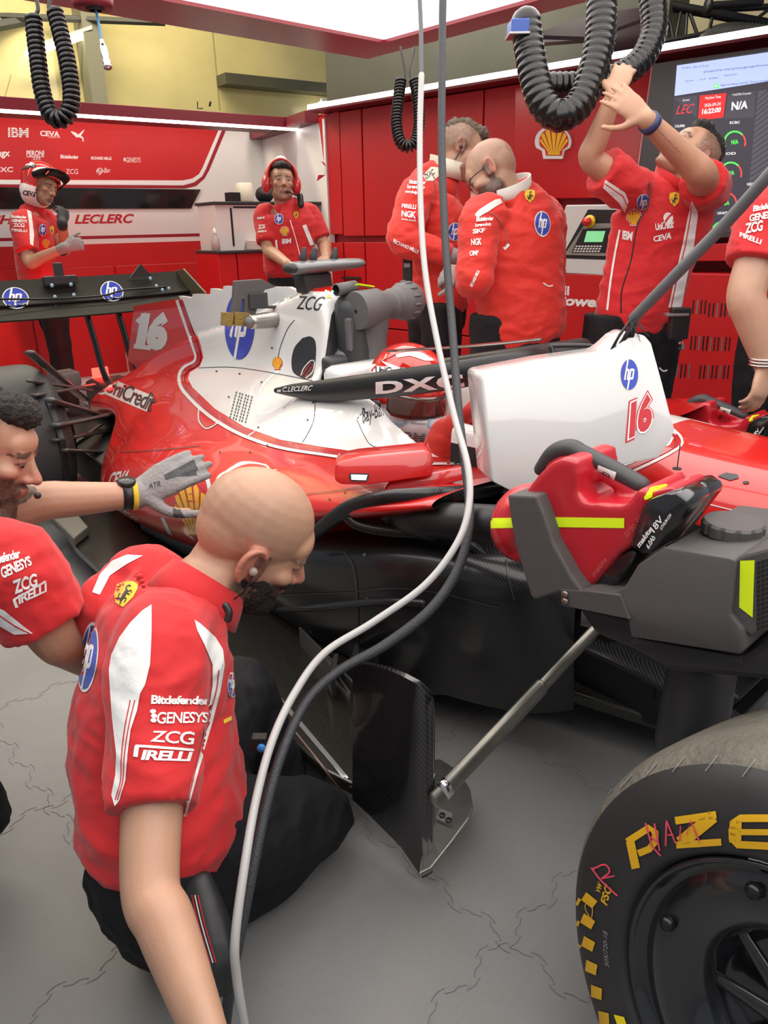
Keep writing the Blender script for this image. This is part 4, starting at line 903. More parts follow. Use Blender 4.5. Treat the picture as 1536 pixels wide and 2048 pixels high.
# ---- rear suspension, gearbox and crash box
m2 = MB(); m2.box((-4.0, 0, .36), (.9, .26, .22), bev=.04); m2.build('gearbox', CARBM, car, True)
m2 = MB(); m2.prism([at(x, y, X=-4.3) for x, y in ((110, 750), (160, 742), (165, 765), (160, 780), (115, 785))], V(-.15, 0, 0), bev=.01); m2.build('rear_crash_box', mat('crash_box', (.14, .11, .1), .5), car, True)
SUSM = mat('suspension_carbon', (.05, .048, .045), .35, coat=.4)
for a, b, r in (((60, 705, -.72), (170, 800, -.22), .018), ((70, 790, -.75), (185, 770, -.2), .016), ((100, 800, -.72), (215, 835, -.25), .02), ((110, 850, -.72), (220, 830, -.25), .022), ((110, 880, -.72), (215, 862, -.3), .015), ((130, 900, -.7), (230, 905, -.35), .014), ((60, 762, -.75), (180, 780, -.25), .014), ((100, 920, -.7), (200, 850, -.3), .012)):
    m2 = MB(); m2.tube([at(a[0], a[1], Y=a[2]), at(b[0], b[1], Y=b[2])], [(r * .6, r * 1.4)] * 2, 10, 1, up=(0, 0, 1)); m2.build('rear_wishbone', SUSM, car, True)
m2 = MB(); m2.prism([at(x, y, Y=-.70) for x, y in ((85, 798), (92, 800), (118, 880), (128, 950), (130, 1000), (138, 1050), (120, 1060), (100, 960))], V(0, .03, 0), bev=.004); m2.build('rear_brake_vane', BLACK, car)
m2 = MB(); m2.prism([at(x, y, Z=.14) for x, y in ((95, 1040), (150, 1035), (180, 1070), (150, 1095))], V(0, 0, .04), bev=.008); m2.build('tyre_seal_bracket', mat('floor_bracket', (.10, .09, .075), .5), car)

m2 = MB(); m2.prism([V(-3.0, -.55, .10), V(-4.15, -.5, .16), V(-4.15, .5, .16), V(-3.0, .55, .10)], V(0, 0, .16), bev=.01); m2.build('diffuser', BLACK, car)
for s_ in (-1, 1): MB().lathe([(0, 0), (.19, 0), (.21, .03), (.21, .12), (.0, .13)], V(-3.66, s_ * .56, .38), (0, s_, 0), 32).build('rear_brake_duct', BLACK, car, True)
# ---- wheels
TYRE = mat('tyre_rubber', (.022, .021, .021), .55, var=.12, vscale=8)
TREAD = mat('worn_tread', (.115, .105, .082), .75, bump=.5, bscale=90, var=.25, vscale=9)
RIM = mat('rim_black', (.012, .012, .014), .22, coat=.6)
def wheel(c, steer, camber, label, R=.367, W=.32, group=None, side=-1):
    n_ = V(sin(steer) * cos(camber), side * cos(steer) * cos(camber), sin(camber))
    t = car
    # profile measured inward from the rim face plane
    pr = [(.228, .004), (.236, -.006), (.25, -.008), (.28, -.008), (.31, .0), (.332, .014), (.348, .034), (.3565, .06), (.36, .09), (.361, W / 2), (.36, W - .09), (.356, W - .055), (.345, W - .03), (.32, W - .005), (.28, W + .006), (.24, W), (.22, W)]
    pr = crom([(a * R / .361, b) for a, b in pr], 4)
    mb = MB(); mb.lathe([(p[0], -p[1]) for p in pr], c, n_, 96)
    ty = mb.build('tyre', [TYRE, TREAD], t, True)
    k = len(pr) - 1; mi = []
    for i in range(k): mi += [1 if .016 < pr[i][1] < W - .05 else 0] * 96
    ty.data.polygons.foreach_set('material_index', mi)
    rm = MB(); rm.lathe([(.230, -.004), (.226, .003), (.222, -.002), (.216, -.02), (.205, -.016), (.19, -.006), (.165, -.008), (.14, -.018), (.125, -.035), (.12, -.06), (.10, -.075), (.03, -.07), (.0, -.07)], c, n_, 64)
    rim = rm.build('wheel_rim', RIM, t, True)
    tx = n_.orthogonal().normalized(); tz = n_.cross(tx)
    for k in range(8):
        a = 2 * pi * k / 8 + .2; d = tx * cos(a) + tz * sin(a); m2 = MB(); m2.tube([c - n_ * .045 + d * .02, c - n_ * .05 + d * .122], [(.007, .016), (.006, .01)], 8, 2, up=n_); m2.build('spoke', RIM, rim, True)
    m2 = MB(); m2.lathe([(0, -.02), (.026, -.02), (.03, -.03), (.03, -.07)], c, n_, 20); m2.build('wheel_nut', GREYM, rim, True)
    return t, ty, rim, n_
WF = V(.024, -1.041, .352)
fw_t, fw_ty, fw_rim, wn_ = wheel(WF, -.127, .14, 'front wheel with yellow tyre lettering beside the carbon bargeboard')
wx = wn_.cross(V(0, 0, 1)).normalized(); wz = wx.cross(wn_).normalized(); wx = -wx if wx.x < 0 else wx
def wpx(r, ang, h=.02):
    a = radians(ang); p = WF + (wx * cos(a) + wz * sin(a)) * r + wn_ * h; x, y, _ = px_of(p); return x, y
def polar(r0, r1, a0, a1): return lambda u, v: wpx(r1 + (r0 - r1) * v, a0 + (a1 - a0) * u, .004)
TYY = mat('tyre_yellow', (.72, .40, .01), .5); TYC = mat('tyre_chalk', (.75, .06, .12), .7); TYG = mat('tyre_grey_print', (.25, .25, .25), .6)
Yd = lambda sh_: decal(fw_ty, sh_, TYY, None, .0018, 8)
Yd(line_shape([(1262, 1682), (1273, 1736)], 17)); Yd(line_shape([(1256, 1683), (1300, 1655), (1312, 1664), (1312, 1682), (1300, 1697), (1278, 1706)], 14))
Yd(line_shape([(1352, 1641), (1434, 1629)], 15)); Yd(line_shape([(1428, 1632), (1362, 1685)], 26)); Yd(line_shape([(1354, 1689), (1444, 1683)], 14))
Yd(line_shape([(1560, 1636), (1482, 1636), (1470, 1644), (1466, 1660), (1466, 1676), (1476, 1688), (1560, 1692)], 15)); Yd(line_shape([(1474, 1663), (1560, 1664)], 12)); Yd(line_shape([(1473, 1642), (1472, 1684)], 24))
decal(fw_ty, line_shape([(1186, 1735), (1205, 1760), (1237, 1790)], 3.5, 3), TYC, off=.003, seg=8); decal(fw_ty, line_shape([(1188, 1738), (1212, 1728), (1222, 1742), (1206, 1756)], 3.5, 3), TYC, off=.003, seg=8); decal(fw_ty, line_shape([(1206, 1756), (1232, 1750)], 3), TYC, off=.003, seg=8)
for st_ in ([(1294, 1645), (1306, 1690), (1324, 1710)], [(1304, 1672), (1318, 1682)], [(1312, 1646), (1322, 1700)], [(1336, 1640), (1334, 1690)], [(1336, 1640), (1354, 1685)], [(1338, 1668), (1350, 1668)], [(1362, 1680), (1364, 1650), (1376, 1668), (1384, 1640), (1402, 1682)]):
    decal(fw_ty, line_shape(st_, 3.2), TYC, off=.0034, seg=8)
for k in range(6):
    for j in range(2):
        a0 = 182 + k * 7 + j * 3.5; mpf = polar(.285 + .028 * j, .313 + .028 * j, a0, a0 + 3.6); decal(fw_ty, poly_shape([(0, .25), (1, 0), (1, .75), (0, 1)]), TYY, None, .0016, 8, mpf)
decal(fw_ty, text_shape('FSC', 0, .03), TYY, None, .0016, 8, polar(.268, .280, 181, 174)); decal(fw_ty, line_shape([(1182, 1835), (1172, 1815), (1178, 1803), (1187, 1818), (1184, 1840)], 1.6, 3), TYY, off=.002, seg=8); decal(fw_ty, text_shape('VW', 0, .03), TYY, None, .002, 8, polar(.283, .291, 179, 175.5))
decal(fw_ty, text_shape('305/720-18', 0, .0), TYG, None, .0016, 8, polar(.262, .270, 202, 190))
decal(fw_ty, poly_shape([(0, 0), (1, 0), (1, 1), (0, 1)]), mat('tyre_bright_yellow', (.9, .7, .01), .5), None, .0016, 8, polar(.255, .275, 222, 217))
for k in range(13):
    a0 = 95 + k * 8.2; decal(fw_ty, line_shape([wpx(.343, a0), wpx(.352, a0 + .6, -.02)], 1.3), TYG, off=.002, seg=8)
for x, y in ((1510, 1780), (1337, 1845)): 
    p = at(x, y, P=(WF - wn_ * .005, wn_)); m2 = MB(); m2.lathe([(0, .012), (.008, .01), (.011, .004), (.011, 0)], p, wn_, 16); m2.build('rim_bolt', mat('bolt_dark', (.03, .03, .03), .2, metal=.7), fw_rim, True)
rw = wheel(V(-3.66, -.98, .36), 0, 0, 'big rear wheel at the left edge behind the bearded man', .36, .37)
wheel(V(-3.66, .98, .36), 0, 0, 'far rear wheel mostly hidden behind the engine cover', .36, .37, side=1)

rw[1].data.materials[1] = mat('clean_tread', (.03, .03, .03), .6)
decal(nose, poly_shape(wn[1:]), PW, off=.0012, seg=10)

MB().box((-4.475, 0, .46), (.02, .10, .12), bev=.004).build('rear_light', mat('rear_light_red', (1, .03, .02), emit=8), car)
l_ = bpy.data.lights.new('rear_light_lamp', 'AREA'); l_.shape = 'RECTANGLE'; l_.size = .1; l_.size_y = .12; l_.energy = 14; l_.color = (1, .05, .03)
lo_ = bpy.data.objects.new('rear_light_lamp', l_); COL.objects.link(lo_); lo_.location = (-4.50, 0, .46); lo_.rotation_euler = (radians(115), 0, radians(90))
# ------------------------------------------------------------------ driver display housing standing on the nose
mD = 1.66; MWH = mat('housing_white', (.56, .55, .54), .25, coat=.9, coatr=.05)
mo = [(936, 752), (944, 745), (1100, 724), (1219, 708), (1236, 695), (1254, 678), (1273, 668), (1291, 671), (1304, 686), (1326, 766), (1343, 832), (1351, 860), (1344, 880), (1318, 917), (1290, 922), (1231, 934), (1110, 955), (996, 979), (958, 960), (948, 868)]
t = thing('display_housing', 'white driver display housing with number 16 standing on the car nose', 'screen housing', at(1150, 950, D=mD))
ext = HD * .10 - R0 * .022
mh = MB().prism([at(x + 26 * (1 if x < 1000 else 0), y + (4 if x < 1000 else 0), D=mD) for x, y in mo], ext, bev=.012).build('housing', MWH, t, True); mh.data.set_sharp_from_angle(angle=radians(40))
hp_logo(mh, [(1239, 717), (1277, 715), (1278, 782), (1240, 783)], BLUE, TXW, .001, None, ring=False)
o16_ = [(1246, 802), (1300, 780), (1312, 862), (1250, 888)]
txt(mh, '16', TXR, [(1250, 800), (1304, 776), (1310, 862), (1250, 888)], .15, .10, .9, .001); txt(mh, '16', TXW, [(1253, 803), (1302, 781), (1307, 858), (1254, 883)], .15, .08, .9, .0016); txt(mh, '16', TXR, [(1256, 806), (1300, 785), (1305, 855), (1257, 879)], .15, .058, .92, .0022)
hd_ = [at(x, y, D=mD + .12) for x, y in ((1112, 722), (1103, 697), (1106, 692), (1180, 692), (1192, 700), (1196, 712))]; MB().tube(hd_, .006, 10, 4).build('carry_handle', BLACK, t, True)
MB().box((mh.data.vertices[0].co - mh.data.vertices[0].co) + at(1150, 955, D=mD + .06) + V(0, 0, -.02), (.14, .2, .10), bev=.01).build('stand_foot', BLACK, t)

# ------------------------------------------------------------------ the two cordless blowers with their printed cooling boxes
BRED = mat('blower_red', (.46, .012, .022), .32, coat=.3, coatr=.15); BGRIP = mat('grip_dark', (.035, .035, .037), .5); BATT = mat('battery_black', (.012, .011, .012), .18, coat=.6)
def blower(letter, label_b, label_x, group=None):
    Y0, Y1 = -.775, -.63
    q = lambda x, y, yy=Y0: at(x, y, Y=yy)
    t = thing('cordless_blower', label_b, 'blower', q(1100, 1190)); E_ = V(0, .13, 0)
    m = MB()
    m.prism([q(x, y) for x, y in ((1045, 990), (1062, 965), (1078, 946), (1100, 926), (1128, 914), (1150, 922), (1155, 950), (1152, 985), (1165, 1004), (1236, 1010), (1256, 1006), (1268, 985), (1285, 975), (1296, 992), (1288, 1030), (1262, 1096), (1240, 1108), (1180, 1178), (1165, 1180), (1110, 1120), (1030, 1128), (1000, 1105), (1000, 1020))], E_)
    m.ell(q(1010, 1065) + V(0, .07, 0), (.065, .085, .078)); m.ell(q(1105, 1075) + V(0, .067, 0), (.11, .072, .058))
    g0, g1, g2, g3 = (q(x, y, -.71) for x, y in ((1105, 930), (1140, 913), (1210, 948), (1285, 990)))
    m.tube([g0, g1, g2, g3], [(.018, .016), (.018, .015), (.016, .014), (.018, .020)], 14, 5, up=(0, 1, 0))
    v, f, nn = remesh(m, .0055, 3); hs = obj('housing', v, f, BRED, t)
    m = MB(); m.tube([q(1085, 937, -.71), q(1110, 908, -.71), q(1140, 898, -.71), q(1165, 908, -.71), q(1225, 938, -.71), q(1281, 970, -.71)], [(.018, .014), (.02, .018), (.02, .018), (.0175, .016), (.0175, .015), (.017, .015)], 18, 6, up=(0, 1, 0)); gr = m.build('grip', BGRIP, t, True)
    lw = lambda u, v: (1197 + 36 * u + -5 * v, 930 + 15 * u + 20 * v)
    decal(gr, poly_shape([(0, 0), (1, 0), (1, 1), (0, 1)]), OFFW, None, .001, 8, lw); decal(gr, text_shape(letter, 0, .0), BLACK, [(1207, 942), (1222, 948), (1219, 958), (1205, 952)], None and 0 or .0018, 5)
    decal(hs, line_shape([(969, 1047), (1010, 1046), (1100, 1044), (1249, 1046)], 20, 4), FLUO, off=.001, seg=8); decal(hs, poly_shape([(1288, 995), (1300, 975), (1330, 968), (1348, 974), (1322, 985), (1290, 1000)]), FLUO, off=.001, seg=8)
    txt(hs, 'turbo 36V', BRED if 0 else mat('embossed_red', (.62, .08, .08), .4), [(1246, 1062), (1284, 1022), (1290, 1036), (1254, 1076)], 0, .02, 1, .001, 8)
    txt(hs, 'makita', mat('embossed_red', (.62, .08, .08), .4), [(1183, 1145), (1210, 1112), (1215, 1120), (1190, 1154)], 0, .02, 1, .001, 8)
    m = MB(); m.prism([q(x, y, -.765) for x, y in ((1210, 1116), (1262, 1098), (1275, 1105), (1262, 1132), (1212, 1194), (1180, 1178))], V(0, .12, 0), bev=.006); m.build('motor_base', BATT, t)
    m = MB(); m.prism([q(x, y, -.76) for x, y in ((1290, 1002), (1300, 985), (1345, 975), (1350, 985), (1290, 1060), (1275, 1035))], V(0, .1, 0), bev=.004); m.build('battery_mount', BRED, t)
    for dx, dy, yy in ((0, 0, -.785), (30, -16, -.70)):
        m = MB(); m.prism([q(x + dx, y + dy, yy) for x, y in ((1285, 1012), (1300, 998), (1330, 988), (1352, 985), (1372, 1000), (1375, 1014), (1305, 1106), (1285, 1108), (1262, 1095), (1262, 1085))], V(0, .075, 0), bev=.008); b = m.build('battery', BATT, t); smart(b, 40)
        if dx == 0:
            txt(b, 'makita', TXW, [(1272, 1088), (1300, 1052), (1304, 1062), (1280, 1096)], .1, .03, 1, .001); txt(b, '18V', TXW, [(1300, 1056), (1320, 1030), (1328, 1040), (1309, 1066)], 0, .02, 1, .001); txt(b, '6.0Ah', TXW, [(1292, 1090), (1305, 1068), (1312, 1076), (1298, 1099)], 0, .02, 1, .001); txt(b, 'LITHIUM-ION', TXW, [(1320, 1055), (1340, 1026), (1344, 1031), (1324, 1060)], 0, .02, 1, .001)
    # printed cooling box that carries the blower
    t2 = thing('cooling_box', label_x, 'cooling duct', q(1300, 1400)); Yb = -.80
    m = MB(); m.prism([q(x, y, Yb) for x, y in ((1180, 1180), (1222, 1190), (1250, 1172), (1275, 1130), (1330, 1095), (1460, 1117), (1470, 1122), (1460, 1230), (1486, 1262), (1490, 1298), (1480, 1310), (1262, 1275), (1255, 1240), (1122, 1212), (1120, 1180))], V(0, .26, 0), bev=.008); bx = m.build('box', GREYP, t2); smart(bx, 40)
    m = MB(); m.prism([q(x, y, Yb + .01) for x, y in ((1465, 1120), (1490, 1108), (1540, 1095), (1540, 1260), (1500, 1275), (1486, 1262), (1460, 1230))], V(.0, .24, 0), bev=.005); gb = m.build('grille_frame', GREYP, t2); 
    fz = P_((1481, 1121), (1510, 1120), (1506, 1235), (1479, 1214)); decal(gb, fz, FLUO, off=.0012)
    for i in range(4):
        for j in range(15): decal(gb, P_((1514 + i * 9, 1124 + j * 9.3 - i * 3), (1521 + i * 9, 1122 + j * 9.3 - i * 3), (1520 + i * 9, 1129 + j * 9.3 - i * 3), (1513 + i * 9, 1131 + j * 9.3 - i * 3)), BLACK, off=.001)
    m = MB(); m.prism([q(x, y, Yb - .005) for x, y in ((1120, 1178), (1180, 1182), (1240, 1190), (1260, 1240), (1124, 1212))], V(0, .02, 0), bev=.002); br = m.build('side_rail', GREYP, t2)
    for x, y in ((1131, 1188), (1131, 1202)): MB().lathe([(0, .004), (.006, .004), (.006, 0)], q(x, y, Yb - .006), (0, -1, 0), 14).build('screw', mat('copper_screw', (.3, .2, .16), .35, metal=.8), br, True)
    m = MB(); m.prism([q(x, y, Yb - .004) for x, y in ((1014, 990), (1072, 992), (1087, 1030), (1105, 1085), (1140, 1150), (1165, 1184), (1122, 1184), (1070, 1200), (1062, 1195), (1042, 1132), (1030, 1093), (1020, 1035))], V(0, .17, 0), bev=.006); m.build('cradle_strap', GREYP, t2)
    c = q(1458, 1100, -.69); prof = [(.043, 0), (.045, .010), (.039, .013), (.041, .018), (.036, .021), (.036, .027)]
    m = MB(); m.lathe([(0, 0)] + prof + [(0, .027)], c, (0, 0, 1), 40); m.build('filler_neck', GREYP, t2, True)
    m = MB(); n = 72; pr = [(0, .028), (.042, .028), (.0445, .031), (.0445, .046), (.042, .050), (0, .051)]; v = []; f = []
    for r, h in pr:
        for j in range(n): rr = r * (1 + (.035 * (1 if (j // 2) % 3 else -.6) if .04 < r and h < .048 else 0)); a = 2 * pi * j / n; v.append(c + V(rr * cos(a), rr * sin(a), h))
    for i in range(len(pr) - 1):
        for j in range(n): k = (j + 1) % n; f.append((i * n + j, i * n + k, (i + 1) * n + k, (i + 1) * n + j))
    m.add(v, f); m.build('cap', GREYP, t2, False)
    m = MB(); m.prism([q(x, y, Yb + .03) for x, y in ((1150, 1215), (1262, 1240), (1270, 1275), (1480, 1312), (1540, 1270), (1600, 1300), (1600, 1370), (1340, 1345), (1260, 1300), (1190, 1270))], V(0, .2, 0), bev=.012); m.build('outlet_duct', mat('outlet_black', (.022, .022, .023), .5), t2)
    return t, t2
tb, tx_ = blower('D', 'red cordless blower with letter D on its grip in front of the white housing', 'grey printed cooling box with round cap holding the near blower')
tb2, tx2 = blower('S', 'red cordless blower with letter S on its grip at the right edge', 'grey printed cooling box behind the white display housing at right')
SDEL = at(1398, 803, Y=.62) - at(1128, 905, Y=-.71)
tb2.location += SDEL; tx2.location += SDEL
# ------------------------------------------------------------------ cooling fan on the roll hoop and fin blower
t = thing('airbox_fan', 'grey printed cooling fan plugged into the roll hoop air intake', 'cooling fan', at(735, 700, X=-1.95))
GF = mat('fan_grey', (.105, .098, .098), .55, bump=.2, bscale=700)
a, b = at(712, 622, X=-1.93), at(822, 600, X=-1.93); d = (b - a).normalized(); L = (b - a).length
mb = MB(); mb.lathe([(0, 0), (.066, 0), (.068, .004), (.068, .05), (.066, .1), (.054, .12), (.05, .16), (.056, .17), (.056, .18), (.05, .185), (.058, .2), (.058, .205), (.066, .215), (.07, .23), (.07, .27), (.06, .29), (0, .295)], a, d, 48); fb = mb.build('fan_barrel', GF, t, True); smart(fb, 30)
MB().lathe([(0, -.001), (.008, -.001), (.008, 0)], a, d, 16).build('inlet_dot', BLACK, fb, True)
for k in range(14):
    u_ = d.orthogonal().normalized(); w_ = d.cross(u_); an = 2 * pi * k / 14; c = a + d * .248 + (u_ * cos(an) + w_ * sin(an)) * .07; m2 = MB(); m2.ell(c, (.006, .02, .006), None, 8, 6); m2.build('grip_rib', GF, fb, True)
mb = MB(); mb.tube([a + d * .09 + V(0, 0, -.03), at(742, 672, X=-1.95), at(735, 705, X=-1.96), at(690, 716, X=-2.0), at(655, 745, X=-2.02)], [(.055, .05), (.06, .05), (.058, .045), (.04, .04), (.03, .035)], 18, 6); mb.build('elbow_pipe', GF, t, True)
MB().box(at(703, 668, X=-1.97), (.05, .06, .12), bev=.008).build('side_box', GF, t)
p0, p1 = at(672, 580, X=-2.0), at(705, 574, X=-2.0); m2 = MB(); m2.lathe([(.018, 0), (.022, 0), (.022, .09), (0, .09)], p0, (p1 - p0), 20); m2.build('pipe', GF, t, True)
for x, y in ((652, 582), (657, 584), (665, 583)): m2 = MB(); m2.ell(at(x, y, X=-1.985), (.004, .004, .004), None, 10, 6); m2.build('indicator_light', mat('green_led', (.1, 1, .3), emit=6), t, True)
m2 = MB(); m2.obox(at(710, 571, X=-1.95), (at(742, 576, X=-1.95) - at(710, 571, X=-1.95)), V(.02, 0, .004), V(0, 0, .004)); m2.build('yellow_sticker', FLUO, t)
decal(body, poly_shape([(652, 597), (658, 588), (663, 597)]), PYEL, off=.003)
t = thing('fin_cooler', 'grey bracket with two dull metal tubes clipped over the shark fin', 'cooling fan', at(520, 660, Y=-.1))
XH = -2.42
m2 = MB(); m2.prism([at(x, y, X=XH) for x, y in ((470, 562), (524, 558), (552, 574), (530, 580), (520, 600), (505, 650), (488, 650), (490, 600), (484, 598), (478, 650), (462, 648), (468, 600))], V(-.02, 0, 0), bev=.003); m2.build('bracket', GREYP, t)
m2 = MB(); m2.prism([at(x, y, X=XH + .01) for x, y in ((499, 588), (535, 585), (537, 612), (590, 610), (591, 616), (500, 618))], V(-.03, 0, 0), bev=.002); m2.build('angle_plate', DARK, t)
a, b = at(500, 644, X=XH + .03), at(620, 632, X=XH + .03); d = (b - a).normalized(); m2 = MB(); m2.tube([a, a.lerp(b, .3), b], [(.027, .026), (.031, .03), (.027, .026)], 20, 4, cap='flat', up=(0, 0, 1)); tb_ = m2.build('metal_tube', TITAN, t, True); m2 = MB(); m2.tube([a - d * .002, a - d * .0005], [(.023, .022)] * 2, 16, 1, up=(0, 0, 1)); m2.build('tube_mouth', mat('mouth_grey', (.12, .115, .11), .6), tb_, True)
GOLD = mat('gold_mesh', (.30, .21, .06), .4, metal=.8, bump=.9, bscale=250)
for x0, x1 in ((448, 468), (470, 500)): m2 = MB(); m2.prism([at(x, y, X=XH + .02) for x, y in ((x0 + 2, 624), (x1, 626), (x1 - 2, 654), (x0, 651))], V(-.03, 0, 0), bev=.003); m2.build('mesh_filter', GOLD, t)
# ------------------------------------------------------------------ hoses and cables
def coil(path, R, r, turns, m, name, label, cat, wires=(), parent=None):
    q = [Vector(x) for x in crom([tuple(p) for p in path], 12)]; L = [0]
    for i in range(1, len(q)): L.append(L[-1] + (q[i] - q[i - 1]).length)
    def pt(s):
        i = 1
        while i < len(q) - 1 and L[i] < s: i += 1
        k = (s - L[i - 1]) / max(L[i] - L[i - 1], 1e-6); return q[i - 1].lerp(q[i], k), (q[i] - q[i - 1]).normalized()
    N = turns * 14; pts = []; u = None
    for k in range(N + 1):
        p, tt = pt(L[-1] * k / N)
        if u is None: u = tt.orthogonal().normalized()
        u = (u - tt * u.dot(tt)).normalized(); w = tt.cross(u); a = 2 * pi * k / 14; pts.append(p + (u * cos(a) + w * sin(a)) * R)
    t = thing(name, label, cat, path[len(path) // 2]); mb = MB(); mb.tube(pts, r, 7, 1); mb.build('coil', m, t, True)
    for w_ in wires: MB().tube(w_, r * .8, 8, 6).build('lead', m, t, True)
    return t
HOSEM = mat('hose_black', (.006, .006, .006), .30, coat=.15, coatr=.15, spec=.35)
d1 = 2.5; P1 = [at(x, y, D=d1) for x, y in ((66, 32), (70, 70), (76, 120), (84, 180), (100, 228), (118, 240), (136, 228), (143, 195), (136, 130), (122, 70), (110, 24))]
coil(P1, .021, .0085, 44, HOSEM, 'spiral_hose', 'black spiral air hose hanging in a loop at top left', 'hose', [[at(70, 32, D=d1), at(76, 16, D=d1), at(68, -20, D=d1)], [at(106, 26, D=d1), at(98, 14, D=d1), at(104, -20, D=d1)]])
d2 = 3.3; P2 = [at(x, y, D=d2) for x, y in ((802, 158), (797, 200), (793, 245), (800, 282), (815, 294), (830, 284), (838, 250), (836, 200), (829, 160))]
coil(P2, .021, .006, 46, HOSEM, 'spiral_hose', 'small black spiral cable hanging in a loop beside the white cable', 'hose', [[at(802, 158, D=d2), at(810, 148, D=d2), at(801, 95, D=d2)], [at(829, 160, D=d2), at(820, 150, D=d2), at(829, 95, D=d2)]])
def corr(path, r, n, m, name, label, cat='hose', amp=.10):
    q = crom([tuple(p) for p in path], 14); L = [0]; q = [Vector(x) for x in q]
    for i in range(1, len(q)): L.append(L[-1] + (q[i] - q[i - 1]).length)
    N = n * 6; pts = []; rr = []
    for k in range(N + 1):
        s = L[-1] * k / N; i = int(np.searchsorted(L, s)); i = min(max(i, 1), len(q) - 1); w = (s - L[i - 1]) / max(L[i] - L[i - 1], 1e-6); pts.append(q[i - 1].lerp(q[i], w)); rr.append(r * (1 + amp * (cos(2 * pi * k / 6) * .5 + .5) ** .6 - amp * .5))
    mb = MB(); mb.tube(pts, rr, 20, 1); return tag(mb.build(name, m, None, True), label, cat)
HB = mat('corrugated_black', (.006, .0055, .0055), .26, coat=.2, coatr=.12, spec=.35)
dh = 2.62
corr([at(x, y, D=dh) for x, y in ((1052, 48), (1058, 95), (1068, 150), (1085, 205), (1118, 232), (1155, 212), (1180, 160), (1196, 100), (1202, 50), (1204, -30))], .052, 34, HB, 'corrugated_hose', 'thick black corrugated hose hanging in a U below the gantry')
corr([at(x, y, D=dh + .11) for x, y in ((1080, 172), (1130, 172), (1190, 168), (1240, 150), (1282, 120), (1306, 70), (1308, 30), (1300, -30))], .047, 30, HB, 'corrugated_hose', 'thick black corrugated hose held up by the man with raised arms', amp=.07)
t = thing('hose_clamp', 'blue clamp holding the corrugated hose under the gantry', 'clamp', at(1040, 54, D=dh)); m2 = MB(); m2.obox(at(1022, 66, D=dh - .05), R0 * .065, HD * .1, V(0, 0, .045), .006); m2.build('clamp_body', mat('blue_plastic', (.02, .07, .32), .35), t); m2 = MB(); m2.obox(at(1019, 68, D=dh - .055), R0 * .072, HD * .1, V(0, 0, .008), .002); m2.build('clamp_lip', GREYM, t)
# air line with quick coupling
da = 2.4; t = thing('air_line', 'blue air line with steel quick coupling hanging from a round maroon boss', 'hose', at(212, 120, D=da))
MB().lathe([(0, -.0), (.06, 0), (.064, .01), (.064, .05), (0, .05)], at(187, 16, D=da), (0, 0, 1), 32).build('boss', MAROON, t, True); MB().lathe([(.02, -.01), (.03, -.01), (.03, .0)], at(190, 14, D=da), (0, 0, 1), 20).build('gland', BLACK, t, True)
MB().tube([at(190, 12, D=da), at(197, 45, D=da), at(203, 84, D=da)], .0045, 10, 4).build('blue_tube', mat('blue_hose', (.05, .2, .38), .4), t, True)
a, b = at(203, 80, D=da), at(216, 136, D=da); MB().lathe([(.006, 0), (.008, .01), (.008, .018), (.012, .022), (.0125, .055), (.0105, .06), (.0105, .066), (.013, .07), (.013, .078), (.011, .082), (.013, .086), (.013, .093), (0, .094)], a, (b - a), 20).build('coupling', CHROME, t, True)
# white and dark cables dropping from the gantry to the floor
CWH = mat('cable_white', (.44, .43, .42), .45); CGR = mat('cable_grey_sleeve', (.10, .10, .105), .5); CDK = mat('cable_dark_sleeve', (.035, .037, .042), .55, bump=.3, bscale=300)
WPT = [(838, -30, 1.80), (842, 60, 1.8), (843, 150, 1.8), (840, 260, 1.8), (841, 400, 1.78), (850, 540, 1.74), (874, 680, 1.68), (908, 830, 1.6), (935, 930, 1.53), (938, 1010, 1.49), (915, 1085, 1.46), (850, 1170, 1.44), (745, 1245, 1.42), (650, 1305, 1.38), (590, 1385, 1.33), (545, 1480, 1.27), (512, 1600, 1.21), (488, 1740, 1.15), (470, 1880, 1.12), (474, 1960, 1.13), (492, 2070, 1.15)]
t = thing('power_cable', 'white cable hanging from the gantry and sweeping past the kneeling man to the floor', 'cable', at(492, 2048, D=1.15))
MB().tube([at(*p[:2], D=p[2]) for p in WPT[2:]], .0072, 12, 8).build('white_sleeve', CWH, t, True); MB().tube([at(*p[:2], D=p[2]) for p in WPT[:3]], .0055, 10, 6).build('grey_end', CGR, t, True)
DPT = [(886, -30, 1.84), (884, 150, 1.84), (884, 320, 1.83), (892, 500, 1.80), (905, 660, 1.75), (918, 830, 1.66), (934, 960, 1.58), (938, 1050, 1.53), (915, 1140, 1.50), (860, 1220, 1.47), (770, 1290, 1.44), (680, 1340, 1.40), (615, 1400, 1.35), (570, 1490, 1.29), (535, 1600, 1.24), (505, 1740, 1.19), (478, 1880, 1.17), (462, 1960, 1.17), (448, 2070, 1.19)]
DR = [.0095] * 8 + [.0105] * 3 + [.009] * 8
tag(MB().tube([at(*p[:2], D=p[2]) for p in DPT], DR, 12, 8).build('power_cable', CDK, None, True), 'dark grey cable hanging from the gantry next to the white cable', 'cable')
t = thing('cable_bundle', 'grey sleeved cable bundle running diagonally into the white display housing', 'cable', at(1250, 690, D=1.68))
MB().tube([at(x, y, D=dd) for x, y, dd in ((1600, 280, 1.35), (1536, 352, 1.4), (1450, 448, 1.48), (1380, 520, 1.54), (1320, 582, 1.6), (1268, 636, 1.66))], .0125, 12, 6).build('sleeve', CGR, t, True)
rnd = random.Random(3)
